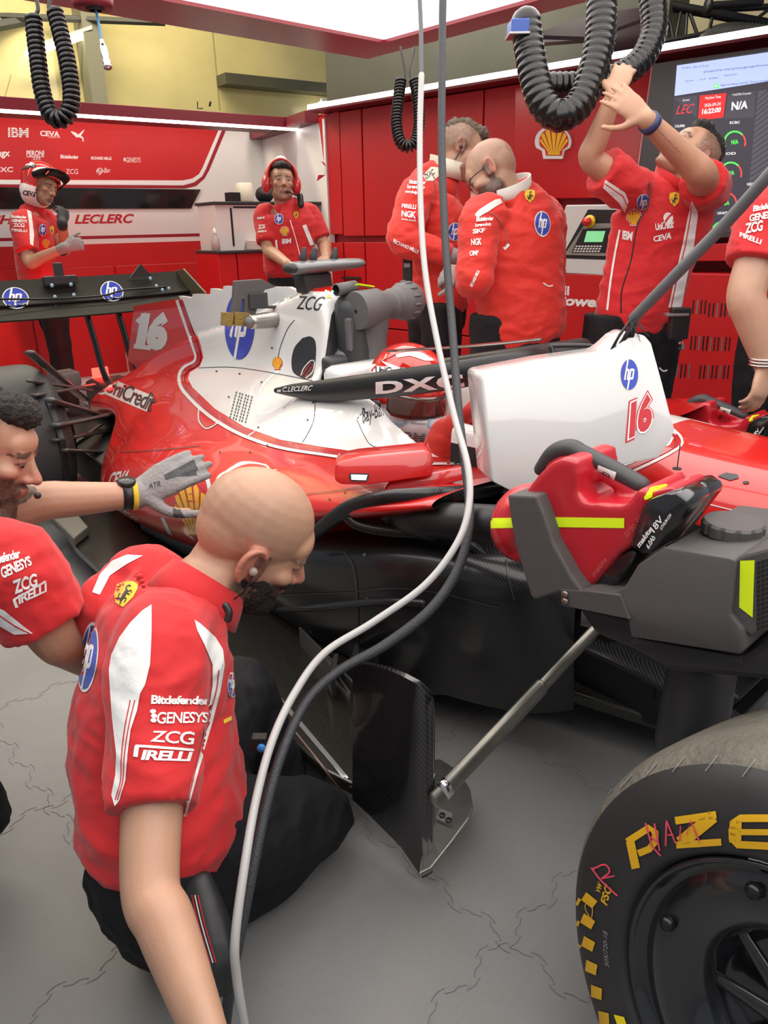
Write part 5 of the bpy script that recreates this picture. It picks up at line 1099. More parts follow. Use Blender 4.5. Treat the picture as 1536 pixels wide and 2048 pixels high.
for k in range(9):
    x0, y0 = 1272 + rnd.uniform(-10, 6), 634 + rnd.uniform(-6, 6); x2, y2 = 1218 + k * 5, 708 - k * 2; MB().tube([at(x0, y0, D=1.655), at((x0 + x2) / 2 + rnd.uniform(-8, 8), (y0 + y2) / 2 + rnd.uniform(-10, 4), D=1.66), at(x2, y2, D=1.68)], .0032, 6, 5).build('wire', BLACK, t, True)
for k in range(8):
    x0, y0 = 1262 + rnd.uniform(-14, 14), 640 + rnd.uniform(-6, 6); MB().tube([at(x0, y0, D=1.645), at(x0 + rnd.uniform(-14, 30), y0 + rnd.uniform(10, 40), D=1.64)], .0007, 5, 1).build('loose_strand', BLACK, t, True)
# ------------------------------------------------------------------ people: shared builders
SKIN = vmat('skin', .48, bump=.06, bscale=260, sss=.10)
def cloth(name, col, bump=.25, bs=35, rough=.8):
    return mat(name, col, rough, bump=bump, bscale=bs, sheen=.15)
SHIRT = cloth('team_shirt_red', (.53, .010, .013)); SUIT = cloth('race_suit_red', (.58, .022, .011), .5, 26, .75); TROU = mat('trousers_black', (.009, .009, .011), .75, bump=.4, bscale=30, spec=.25); SHOEM = mat('shoe_black', (.02, .02, .022), .5)
CWHT = cloth('cloth_white', (.74, .73, .71)); CRED = cloth('cloth_red_line', (.55, .012, .02)); GLOVE = cloth('glove_grey', (.24, .225, .22), .4, 120); GLOVD = mat('glove_dark_rubber', (.04, .04, .042), .55, bump=.3, bscale=160); CYEL = cloth('cloth_yellow', (.72, .46, .02)); CBLK = cloth('cloth_black', (.015, .015, .015)); CBLU = cloth('cloth_blue', (.025, .06, .36))
TONE = (.44, .245, .155)
def cdir(x, y, z): return (RT * x + UP * y + FW * z).normalized()
def frame(F, U):
    F = F.normalized(); U = (U - F * U.dot(F)).normalized(); S = U.cross(F); return F, S, U
def headM(c, F, U, s=1.0):
    F, S, U = frame(F, U); M = Matrix((F, S, U)).transposed().to_4x4() @ Matrix.Scale(s, 4); return Matrix.Translation(c) @ M
def head_parts(mb, M, neck=True, closed=True):
    e = lambda c, r, R=None: mb.ell((0, 0, 0), r, M @ Matrix.Translation(c) @ (R.to_4x4() if R else Matrix.Identity(4)), 22, 14)
    e((-.014, 0, .032), (.099, .078, .088)); e((-.045, 0, .005), (.062, .07, .07)); e((.03, 0, -.03), (.062, .063, .088)); e((.032, 0, -.082), (.053, .054, .042)); e((.062, 0, -.105), (.026, .028, .018)); e((.078, 0, -.112), (.012, .016, .011))
    e((.064, 0, .03), (.03, .055, .035)); e((.074, .026, .013), (.018, .026, .010)); e((.074, -.026, .013), (.018, .026, .010))
    mb.tube([M @ V(.083, 0, .012), M @ V(.095, 0, -.012), M @ V(.112, 0, -.038)], [.009 * M.to_scale().x, .010 * M.to_scale().x, .0125 * M.to_scale().x], 12, 4)
    for s in (1, -1):
        e((.098, s * .013, -.043), (.011, .008, .008)); e((.06, s * .042, -.026), (.026, .022, .018)); e((.02, s * .052, -.07), (.038, .014, .03))
        e((.079, s * .031, .001), (.0115, .017, .0085))
        Ra = Matrix.Rotation(s * -.38, 3, 'Z') @ Matrix.Rotation(-.15, 3, 'Y')
        e((-.012, s * .082, -.012), (.021, .006, .033), Ra); e((-.002, s * .079, -.03), (.011, .007, .014))
        rim = [M @ (V(-.006, s * .083, -.014) + Ra @ V(.022 * cos(a), s * .003, .034 * sin(a))) for a in [radians(x) for x in range(-60, 250, 30)]]; mb.tube(rim, .0048 * M.to_scale().x, 8, 3)
    e((.092, 0, -.066), (.010, .023, .006)); e((.090, 0, -.077), (.0105, .02, .0065)); e((.083, 0, -.072), (.012, .03, .02))
def hand_parts(mb, W, D, N, sgn, size=1.0, curl=(.3, .3, .3, .3), spread=.08, thumb=.6, tl=1.0, r=.0086):
    D = D.normalized(); N = (N - D * N.dot(D)).normalized(); S = N.cross(D); z = size
    mb.tube([W - D * .015 * z, W + D * .03 * z, W + D * .07 * z, W + D * .092 * z], [(.027 * z, .019 * z), (.036 * z, .0175 * z), (.042 * z, .0155 * z), (.040 * z, .013 * z)], 16, 4, up=S)
    for i, (o, L) in enumerate(zip((.031, .0105, -.0105, -.031), (.072, .082, .077, .060))):
        o *= sgn; p = W + D * (.088 - abs(i - 1.2) * .004) * z + S * o * z; a = 0; c = curl[i]; pts = [p - D * .02 * z, p]; d0 = (D + S * (o / .031 * spread)).normalized()
        for k, f in enumerate((.45, .30, .25)):
            a += c * (.8 if k == 0 else 1.0); d = d0 * cos(a) + N * sin(a); p = p + d * L * f * z; pts.append(p)
        mb.tube(pts, [r * 1.08 * z, r * 1.08 * z, r * 1.0 * z, r * .93 * z, r * .82 * z], 10, 3)
    b = W + D * .022 * z + S * (sgn * .026) * z; d = (D * (1 - thumb * .5) + S * sgn * thumb + N * .25).normalized(); d2 = (D * 1.0 + S * sgn * thumb * .35 + N * .35).normalized()
    mb.tube([b - d * .012 * z, b + d * .038 * z * tl, b + d * .055 * z * tl + d2 * .018 * z * tl, b + d * .06 * z * tl + d2 * .05 * z * tl], [.015 * z, .0125 * z, .0105 * z, .0088 * z], 12, 3)
def skin_cols(v, n, M, tone=TONE, beard=0.0, bcol=(.03, .02, .016), hairline=None, hcol=(.03, .022, .018), lip=1.0, seed=0):
    Mi = M.inverted() if M else None; out = []
    for p in v:
        c = Vector(tone); q = Mi @ p if Mi else V(9, 9, 9); nz = noise.noise(p * 35 + V(seed, 0, 0)); n2 = noise.noise(p * 9)
        c = c * (1 + .06 * nz + .06 * n2); c.x *= 1 + .04 * n2
        if q.length < .17:
            f, s, u = q; s = abs(s)
            if abs(u + .012) < .04 and s > .074: c = Vector((c.x * 1.08, c.y * .78, c.z * .78))
            if f > .09 and u < -.02 and u > -.055: c = Vector((c.x * 1.06, c.y * .85, c.z * .85))
            if f > .05 and -.05 < u < -.01 and .02 < s < .055: c = Vector((c.x * 1.03, c.y * .92, c.z * .92))
            if f > .078 and -.084 < u < -.061 and s < .023 * lip: c = Vector((c.x * .85, c.y * .55, c.z * .58))
            if f > .052 and .013 < u + s * .08 < .024 and .012 < s < .050: c = c.lerp(Vector(hcol), .85)
            if f > .05 and -.007 < u < -.001 and .018 < s < .044: c = c.lerp(Vector((.03, .02, .015)), .75)
            b = 0
            if beard:
                jaw = min(1, max(0, (-.038 - u + (f - .03) * .25 * (1 if f < .08 else 0)) / .014)) * min(1, max(0, (f + .022) / .012))
                if f > .082 and -.062 < u < -.050 and s < .032: jaw = 1
                if f > .078 and -.084 < u < -.061 and s < .021: jaw *= .15
                if s > .045 and -.005 < f < .02 and u < .01: jaw = max(jaw, .8)
                b = jaw * beard * (.92 + .25 * noise.noise(p * 160))
            if hairline is not None:
                hb = hairline(f, s, u); b2 = hb * (.8 + .4 * noise.noise(p * 130)); c = c.lerp(Vector(hcol), min(1, max(0, b2)))
            c = c.lerp(Vector(bcol), min(1, max(0, b)))
        out.append(c)
    return out
def wrinkle(v, n, amp, sc=9.0, st=(1, 1, 2.2), seed=0.0, where=None):
    out = []
    for p, q in zip(v, n):
        a = noise.noise(V(p.x * sc * st[0] + seed, p.y * sc * st[1], p.z * sc * st[2])); b = noise.noise(V(p.x * sc * 2.3 * st[0], p.y * sc * 2.3 * st[1] + seed, p.z * sc * 2.3 * st[2] * 1.2))
        h = (1 - abs(a) * 2.2) * .7 + (1 - abs(b) * 2.2) * .3
        w = where(p) if where else 1
        out.append(p + q * (amp * w * (h - .35)))
    return out
def garment(name, mb, vox, m, parent, sm=3, amp=.005, sc=9, st=(1, 1, 2.2), seed=0, where=None):
    v, f, n = remesh(mb, vox, sm); v = wrinkle(v, n, amp, sc, st, seed, where); return obj(name, v, f, m, parent)
def body_mesh(mb, vox, parent, M, sm=3, **kw):
    v, f, n = remesh(mb, vox, sm); o = obj('body', v, f, SKIN, parent); set_col(o, skin_cols(v, n, M, **kw)); return o
def eyes(M, parent, open_=.011, iris=(.05, .03, .02), look=0.0):
    for s in (1, -1):
        mb = MB(); mb.ell((0, 0, 0), (.0108, .0118, .0068), M @ Matrix.Translation((.0775, s * .031, -.003)), 14, 10); o = mb.build('eye', mat('eye_white', (.6, .56, .52), .2), parent, True)
        mb = MB(); mb.ell((0, 0, 0), (.003, .0052, .0052), M @ Matrix.Translation((.0868, s * .031, -.004 + look)), 12, 8); mb.build('iris', mat('iris_brown', iris, .15), o, True)
def hair(M, parent, parts, m, vox=.006, amp=.008, sc=60, st=(1, 1, 1), sm=2, name='hair'):
    mb = MB()
    for c, r in parts: mb.ell((0, 0, 0), r, M @ Matrix.Translation(c), 20, 12)
    v, f, n = remesh(mb, vox, sm)
    v = [p + q * amp * (noise.noise(V(p.x * sc * st[0], p.y * sc * st[1], p.z * sc * st[2])) + .5 * noise.noise(p * sc * 2.4)) for p, q in zip(v, n)]
    return obj(name, v, f, m, parent)
HAIRD = mat('hair_dark', (.022, .016, .013), .6, bump=1.0, bscale=320); HAIRG = mat('hair_ash', (.17, .135, .095), .6, bump=1.0, bscale=320, var=.35, vscale=90); HAIRB = mat('hair_brown', (.03, .02, .014), .6, bump=1.0, bscale=300)
def torso(mb, secs, A, seg=22, n=5): mb.tube([p for p, a, b in secs], [(a, b) for p, a, b in secs], seg, n, up=A)
# ------------------------------------------------------------------ 1. the kneeling bald man in front
t = thing('person', 'bald bearded man in red team shirt kneeling on the floor in front of the car', 'person', at(330, 1750, Z=0))
F1 = cdir(.76, -.42, .42); U1 = cdir(.48, .74, -.30)
M1 = headM(V(0, 0, 0), F1, U1, 1.15); M1 = Matrix.Translation(at(497, 1128, D=1.38) - (M1 @ V(-.012, -.082, -.012))) @ M1
hc = M1 @ V(0, 0, 0)
A1 = cdir(.22, -.42, -.88)                       # from his left shoulder to his right shoulder (towards the camera)
nk = at(425, 1165, D=1.455); rs = at(318, 1300, D=1.27); ls = at(292, 1165, D=1.54)
el = at(300, 1765, D=1.09); wr = at(416, 2078, D=.96); hd = wr + (wr - el).normalized() * .03
chest = at(320, 1290, D=1.42); bel = at(310, 1470, D=1.40); hip = at(330, 1640, D=1.37); sit = at(335, 1700, D=1.37)
lel = at(400, 1370, D=1.62); lwr = at(425, 1500, D=1.62)
b = MB(); head_parts(b, M1)
b.tube([M1 @ V(-.02, 0, -.04), nk.lerp(M1 @ V(-.02, 0, -.05), .45), nk, chest], [.066, .067, .074, .09], 20, 5)
torso(b, [(chest, .13, .09), (bel, .12, .09), (hip, .12, .09)], A1)
b.tube([rs.lerp(chest, .3), rs, rs.lerp(el, .5), el, el.lerp(wr, .28), el.lerp(wr, .7), wr], [.05, .054, .05, .043, (.045, .041), (.038, .033), (.032, .026)], 18, 6)
hand_parts(b, wr + (wr - el).normalized() * .012, cdir(.62, -.7, .25), cdir(.2, -.3, .9), -1, 1.0, (.25, .3, .35, .4), .10)
b.tube([ls.lerp(chest, .3), ls, lel, lwr], [.05, .052, .044, .032], 16, 5); hand_parts(b, lwr, cdir(.3, -.8, .1), cdir(0, -.2, 1), 1, 1.0, (.4, .4, .4, .4))
kn = at(628, 1640, Z=.10); ft = at(430, 1830, Z=.07); rk = at(350, 1690, D=1.33); lk = at(480, 1385, D=1.72); lf = at(560, 1560, D=1.80)
b.tube([hip, rk, kn], [.09, .07, .05], 14, 4); b.tube([kn, ft], [.045, .035], 12, 3); b.tube([hip, lk], [.08, .05], 14, 4)
hl1 = lambda f, s, u: (.10 if (u > .0 and f < .055 and u < .085) else 0)
bo1 = body_mesh(b, .0042, t, M1, 3, beard=.92, hairline=hl1, hcol=(.20, .13, .10), tone=(.46, .255, .165))
s = MB(); torso(s, [(nk.lerp(chest, .18), .075, .07), (chest.lerp(nk, .5), .155, .09), (chest.lerp(nk, .28), .20, .115), (chest.lerp(nk, .12), .20, .128), (chest.lerp(bel, .5), .205, .142), (bel, .195, .150), (hip.lerp(bel, .35), .195, .152), (hip, .20, .150), (sit, .185, .13)], A1)
s.tube([chest.lerp(nk, .35).lerp(rs, .45), rs, rs.lerp(el, .30), rs.lerp(el, .52), rs.lerp(el, .72)], [.085, .085, .080, .074, .070], 20, 6, cap='flat'); s.tube([chest.lerp(nk, .35).lerp(ls, .45), ls, ls.lerp(lel, .6)], [.08, .082, .075], 18, 5, cap='flat')
s.ell(at(245, 1225, D=1.50), (.10, .10, .09)); s.ell(at(265, 1185, D=1.53), (.085, .085, .07))
shirt1 = garment('shirt', s, .0065, SHIRT, t, 4, .010, 6.5, (1, 1, 1.9), 3.0)
# collar stands around the neck
co_ = MB(); cd_ = (nk - M1 @ V(-.02, 0, -.05)).normalized(); cA = (A1 - cd_ * A1.dot(cd_)).normalized(); cB = cd_.cross(cA); cc = nk + cd_ * .008
cc = cc + cdir(-1, -.55, 0) * .018
ring = [cc + (cA * .084 * cos(a) + cB * .080 * sin(a)) + cd_ * .0 for a in [2 * pi * k / 28 for k in range(28)]]
v = []; f = []
prof = [(.86, -.030), (1.0, -.026), (1.12, .005), (1.22, .040), (1.16, .042), (1.0, .01), (.84, -.022)]
for k, (r, h) in enumerate(prof):
    for p in ring: v.append(cc + (p - cc) * r + cd_ * h)
for k in range(len(prof) - 1):
    for j in range(28): j2 = (j + 1) % 28; f.append((k * 28 + j, k * 28 + j2, (k + 1) * 28 + j2, (k + 1) * 28 + j))
col1 = obj('collar', v, f, SHIRT, t)
tr = MB(); torso(tr, [(bel.lerp(hip, .6), .16, .12), (hip, .18, .135), (sit, .19, .14), (sit + V(0, 0, -.09), .15, .12)], A1)
tr.tube([hip.lerp(sit, .5), rk, rk.lerp(kn, .55), kn, kn + (kn - rk).normalized() * .02], [.13, .125, .105, .085, .07], 20, 5); tr.tube([kn, kn.lerp(ft, .5), ft], [.075, .072, .055], 18, 4)
tr.tube([hip, hip.lerp(lk, .6), lk, lk + V(.0, .02, -.02)], [.12, .10, .08, .07], 18, 4); tr.tube([lk, lk.lerp(lf, .6), lf], [.08, .075, .065], 18, 4); tr.tube([sit, at(250, 1690, D=1.35)], [.10, .06], 14, 3)
tro1 = garment('trousers', tr, .008, TROU, t, 3, .012, 8, (1.4, 1, 1), 1.0)
sh = MB(); sa, sb = at(392, 1775, D=1.22), at(436, 1965, D=1.17); sh.tube([sa, sa.lerp(sb, .35), sa.lerp(sb, .8), sb], [(.034, .026), (.042, .032), (.044, .034), (.028, .022)], 18, 5); sho = garment('shoe', sh, .005, SHOEM, t, 2, .002)
for k in range(3): decal(sho, line_shape([(384 + k * 6, 1790), (398 + k * 6, 1850), (420 + k * 6, 1925)], 2.2, 3), CRED if k % 2 == 0 else CWHT, off=.001, seg=8)
m2 = MB(); m2.tube([at(362, 1765, D=1.24), at(385, 1748, D=1.24), at(402, 1742, D=1.24)], .009, 10, 4); m2.build('shoe_tab', CRED, sho, True)
# white panels, piping and sponsor lettering of the shirt
dd = lambda sh_, m, off=.0014, o=shirt1: decal(o, sh_, m, off=off, seg=9)
dd(P_((303, 1210), (285, 1222), (262, 1245), (240, 1275), (224, 1310), (219, 1340), (222, 1390), (226, 1440), (262, 1420), (290, 1370), (300, 1330), (303, 1270)), CWHT)
dd(P_((226, 1440), (262, 1420), (272, 1395), (282, 1380), (275, 1420), (262, 1460), (256, 1510), (252, 1560), (240, 1600), (230, 1612), (224, 1590), (232, 1550), (234, 1510), (230, 1475)), CWHT)
for dx in (0, 9): dd(line_shape([(262 + dx, 1400), (252 + dx * .8, 1450), (245 + dx * .6, 1510), (243 + dx * .5, 1560), (232 + dx * .5, 1600)], 2.2, 4), CRED, .002)
dd(P_((185, 1185), (200, 1150), (225, 1122), (255, 1110), (286, 1112), (255, 1128), (220, 1152), (200, 1190)), CWHT)
dd(P_((388, 1240), (400, 1248), (430, 1275), (445, 1300), (448, 1330), (440, 1380), (425, 1440), (405, 1510), (385, 1580), (372, 1632), (366, 1634), (380, 1570), (398, 1500), (414, 1430), (424, 1370), (424, 1330), (408, 1290), (394, 1262)), CWHT)
dd(line_shape([(436, 1340), (430, 1385), (414, 1440), (396, 1510), (378, 1585), (368, 1630)], 2.4, 4), CRED, .002)
hp_logo(shirt1, [(168, 1243), (204, 1245), (190, 1385), (150, 1385)], CBLU, CWHT, .0014, 9); hp_logo(shirt1, [(456, 1340), (474, 1345), (474, 1398), (452, 1392)], CBLU, CWHT, .0014, 9)
shield(shirt1, [(232, 1165), (280, 1160), (272, 1205), (222, 1225)], CYEL, CBLK, .0014)
for s_, q_ in (('Bitdefender', [(302, 1390), (419, 1393), (418, 1410), (302, 1408)]), ('GENESYS', [(314, 1424), (415, 1425), (414, 1446), (313, 1448)]), ('ZCG', [(304, 1462), (388, 1464), (386, 1490), (300, 1484)]), ('IRELLI', [(284, 1500), (384, 1504), (382, 1523), (282, 1520)])):
    txt(shirt1, s_, CWHT, q_, .12 if 'I' in s_[:1] else .05, .035 if s_ in ('IRELLI', 'Bitdefender') else .015, .9, .0018, 9)
for pts, w in (([(272, 1492), (386, 1500)], 5), ([(275, 1492), (272, 1514)], 9)): dd(line_shape(pts, w), CWHT, .002)
for x, y in ((306, 1423), (308, 1432), (307, 1441)): dd(ell_shape(12, 6, 4.5, x, y), CWHT, .002)
decal(col1, line_shape([(314, 1112), (322, 1122), (320, 1134), (330, 1126)], [2, 5, 3, 2], 3), CWHT, off=.002)
dd(P_((446, 1440), (462, 1432), (462, 1440), (447, 1448)), CYEL)
m2 = MB(); m2.ell(M1 @ V(-.0, -.088, -.018), (.009, .009, .009)); ep = m2.build('earpiece', mat('earpiece_clear', (.35, .27, .24), .2), t, True)
MB().tube([M1 @ V(.0, -.093, -.018), M1 @ V(.004, -.096, -.05), M1 @ V(.0, -.085, -.085), nk.lerp(M1 @ V(.03, -.06, -.12), .5) + cdir(.2, 0, -1) * .05], .0016, 6, 6).build('earpiece_wire', BLACK, ep, True)
m2 = MB(); m2.tube([at(452, 1212, D=1.31), at(458, 1225, D=1.31), at(456, 1238, D=1.31)], .007, 10, 3); m2.build('throat_microphone', BLACK, t, True)
m2 = MB(); m2.obox(at(503, 1504, D=1.40), R0 * .03, HD * .02, V(0, 0, .03), .003); rp = m2.build('radio_pack', BLACK, t); m2 = MB(); m2.lathe([(0, 0), (.008, 0), (.008, .006), (0, .006)], at(523, 1494, D=1.395), -HD, 14); m2.build('blue_knob', mat('knob_blue', (.05, .3, .75), .35), rp, True)
# thicker beard hairs
hair(M1, t, [((.042, 0, -.100), (.056, .056, .038)), ((.028, .046, -.07), (.038, .020, .046)), ((.028, -.046, -.07), (.038, .020, .046)), ((.074, 0, -.108), (.03, .034, .03)), ((.088, 0, -.056), (.014, .03, .007)), ((.006, .064, -.03), (.012, .010, .04)), ((.006, -.064, -.03), (.012, .010, .04))], HAIRD, .0045, .004, 140, name='beard', sm=1)
# ------------------------------------------------------------------ generic standing figure
def figure(name_label, at_floor, M, neck, tors, A, arms, legs, top, vox=.008, amp=.006, tone=TONE, skin_kw=None, hem=True, group=None, shoes=True, wseed=0.0, trou=TROU):
    """tors: (point, a, b) from the collar down to the hem; arms: dicts; legs: point lists from hip to ankle"""
    t = thing('person', name_label, 'person', at_floor); b = MB(); s = MB(); g = MB()
    head_parts(b, M); sc_ = M.to_scale().x
    b.tube([M @ V(-.02, 0, -.04), neck.lerp(M @ V(-.02, 0, -.05), .5), neck, tors[1][0]], [.056, .058, .062, .07], 16, 4)
    torso(b, [(p, a * .6, c * .6) for p, a, c in tors[1:]], A, 16, 3); torso(s, tors, A, 20, 4)
    gl = []
    for ar in arms:
        p = ar['p']; r = ar.get('r', [.052, .05, .043, .040, .030]); sh_, e_, w_ = p
        pts = [sh_.lerp(tors[1][0], .35), sh_, sh_.lerp(e_, .5), e_, e_.lerp(w_, .3), w_]; b.tube(pts, [r[0] * .8] + [r[0], r[1], r[2], r[3], r[4]], 14, 5)
        k = ar.get('sl', .62); srad = ar.get('sr', [.072, .074, .066, .062])
        if k <= 1: s.tube([sh_.lerp(tors[1][0], .35), sh_, sh_.lerp(e_, k * .5), sh_.lerp(e_, k)], srad, 16, 5, cap='flat')
        else: s.tube([sh_.lerp(tors[1][0], .35), sh_, sh_.lerp(e_, .5), e_, e_.lerp(w_, .45), e_.lerp(w_, .94)], srad + [.058, .048][:6 - len(srad)], 16, 5, cap='flat')
        D, N, sg, hk = ar['hand']; hand_parts(b, w_, D, N, sg, ar.get('hs', 1.0) * (.9 if ar.get('glove') else 1), **hk)
        if ar.get('glove'): gm = MB(); gm.tube([w_.lerp(e_, .12), w_], [.036, .036], 12, 2); hand_parts(gm, w_, D, N, sg, ar.get('hs', 1.0) * 1.05, r=.0098, **hk); gl.append((gm, ar['glove']))
    for L in legs:
        b.tube([L[0], L[0].lerp(L[1], .3), L[1], L[2]], [.045, .075, .055, .045], 12, 3); rr = [.105, .10, .078, .066, .062]; q = [L[0], L[0].lerp(L[1], .4), L[1], L[1].lerp(L[2], .5), L[2]]; g.tube(q, rr, 16, 4, cap='flat')
    hp_, ha, hb = tors[-1]; torso(g, [(hp_ + V(0, 0, .10), ha * .84, hb * .8), (hp_, ha * .88, hb * .84), (hp_ - V(0, 0, .1), ha * .86, hb * .9)], A, 16, 3)
    body_ = body_mesh(b, .0046 if vox < .007 else .0065, t, M, 2, tone=tone, **(skin_kw or {}))
    shirt = garment('shirt', s, vox, top, t, 3, amp, 8, (1, 1, 2), wseed); tr = garment('trousers', g, vox * 1.2, trou, t, 2, amp * 1.2, 7, (1.5, 1.5, .8), wseed + 4)
    for gm, m in gl:
        v, f, n = remesh(gm, .006, 1); obj('glove', v, f, m, t)
    if shoes:
        for L in legs:
            if len(L) > 3:
                m2 = MB(); a = L[2]; d = L[3]; m2.tube([V(a.x, a.y, .05), V(a.x, a.y, .045) + d * .1, V(a.x, a.y, .03) + d * .2], [(.045, .05), (.045, .045), (.038, .028)], 14, 4, up=(-d.y, d.x, 0)); v, f, n = remesh(m2, .009, 2); obj('shoe', [V(p.x, p.y, max(p.z, .002)) for p in v], f, SHOEM, t)
    return t, body_, shirt, tr
def on(o, sh_, m, off=.0025, seg=7): decal(o, sh_, m, off=off, seg=seg)
def ring_collar(name, c, d, A, r1, r2, h, m, parent, flare=1.15):
    d = d.normalized(); A = (A - d * A.dot(d)).normalized(); B = d.cross(A); v = []; f = []; n = 24; prof = [(.92, -.02), (1.02, -.02), (flare, h), (flare * .93, h), (.9, -.01)]
    for r, hh in prof:
        for k in range(n): a = 2 * pi * k / n; v.append(c + (A * cos(a) * r1 + B * sin(a) * r2) * r + d * hh)
    for i in range(len(prof) - 1):
        for j in range(n): k = (j + 1) % n; f.append((i * n + j, i * n + k, (i + 1) * n + k, (i + 1) * n + j))
    return obj(name, v, f, m, parent)
def sm_(x): x = min(1, max(0, x)); return x * x * (3 - 2 * x)
def hl_side(f, s, u): return .72 * sm_((u + .055) / .05 if f < -.02 else (u + .03) / .03) * sm_((.042 - f + u * .1) / .022) * sm_((.125 - u) / .05)
# ---- 2. bearded man at the left edge, one gloved hand on the car
D2 = 1.52; F2 = cdir(.93, -.30, .20); U2 = cdir(.22, .93, -.22)
M2 = headM(at(-28, 893, D=D2), F2, U2, .99); nk2 = at(-30, 1040, D=1.56); A2 = cdir(.30, -.25, -.92)
ch2 = at(-135, 1150, D=1.52); be2 = at(-215, 1310, D=1.50); hi2 = at(-235, 1470, D=1.52)
rs2 = at(20, 1130, D=1.36); re2 = at(110, 1275, D=1.42); rw2 = at(210, 1340, D=1.62); ls2 = at(-40, 1040, D=1.66); le2 = at(90, 1002, D=1.70); lw2 = at(272, 990, D=1.80)
kw2 = dict(curl=(.12, .12, .12, .15), spread=.05, thumb=1.0)
t2, b2, s2, tr2 = figure('dark haired bearded man at the left edge touching the car with a grey gloved hand', at(-80, 1700, Z=0), M2, nk2,
    [(nk2.lerp(ch2, .2), .08, .07), (ch2.lerp(nk2, .3), .17, .10), (ch2, .20, .125), (be2, .19, .13), (hi2, .185, .13)], A2,
    [dict(p=(ls2, le2, lw2), r=[.05, .05, .046, .042, .031], sl=.4, hs=1.08, hand=(cdir(.88, .50, .12), cdir(.25, -.1, .95), 1, dict(kw2)), glove=GLOVE),
     dict(p=(rs2, re2, rw2), r=[.052, .052, .046, .044, .032], sl=.78, sr=[.085, .085, .085, .082], hand=(cdir(.8, -.2, .5), cdir(0, -1, 0), -1, dict(curl=(.5, .5, .5, .5))))],
    [[hi2, at(-55, 1640, Z=.14), at(-280, 1720, Z=.08)], [hi2, at(-260, 1640, Z=.4), at(-320, 1850, Z=.05)]], SHIRT, .0065, .006, (.45, .24, .155),
    dict(beard=.9, bcol=(.035, .024, .018), hcol=(.025, .018, .013), hairline=hl_side), shoes=False, wseed=9)
HM2 = hair(M2, t2, [((-.03, 0, .075), (.09, .074, .055)), ((.035, 0, .092), (.055, .06, .036)), ((-.07, 0, .03), (.045, .066, .07)), ((.055, .0, .088), (.034, .05, .03))], HAIRD, .005, .006, 110, sm=2); eyes(M2, t2, iris=(.04, .02, .012), look=-.004)
wa = lw2.lerp(le2, .10); wd_2 = (lw2 - le2).normalized(); m2 = MB(); m2.tube([wa - wd_2 * .014, wa + wd_2 * .014], .0365, 24, 1, cap='flat'); wt = m2.build('watch', BLACK, t2, True); m2 = MB(); u_ = cdir(.1, .9, -.45); m2.lathe([(0, .012), (.02, .012), (.022, .008), (.022, 0)], wa + u_ * .031, u_, 24); m2.build('watch_case', mat('watch_dark', (.02, .02, .022), .25), wt, True)
m2 = MB(); wy = lw2.lerp(le2, .03); m2.tube([wy - wd_2 * .006, wy + wd_2 * .006], .0372, 20, 1, cap='flat'); m2.build('glove_cuff', CYEL, t2, True)
m2 = MB(); m2.ell(at(75, 991, D=1.44), (.007, .007, .007)); mi_ = m2.build('microphone', BLACK, t2, True)
for s_, q_ in (('Bitdefender', [(-20, 1112), (38, 1098), (42, 1116), (-16, 1132)]), ('GENESYS', [(0, 1136), (58, 1112), (64, 1130), (6, 1158)]), ('ZCG', [(22, 1162), (72, 1146), (76, 1170), (30, 1188)]), ('IRELLI', [(34, 1190), (92, 1165), (94, 1182), (38, 1208)])): txt(s2, s_, CWHT, q_, .1, .03, .9, .002, 8)
on(s2, line_shape([(27, 1199), (90, 1162)], 4), CWHT); on(s2, line_shape([(28, 1198), (34, 1214)], 6), CWHT)
on(s2, P_((-10, 1210), (10, 1220), (40, 1245), (66, 1266), (30, 1268), (0, 1250), (-20, 1240)), CWHT); on(s2, line_shape([(-10, 1222), (30, 1250), (60, 1266)], 2.5), CRED, .003)
glv = [o for o in t2.children if o.name.startswith('glove')][0]
decal(glv, text_shape('ATR', .2, 0), CBLK, [(296, 968), (320, 962), (322, 972), (298, 978)], .0012, 5)
for pts in ([(330, 955), (392, 929)], [(345, 948), (392, 940)], [(350, 1010), (358, 1038)]): decal(glv, line_shape(pts, [10, 22]), GLOVD, off=.0012, seg=5)
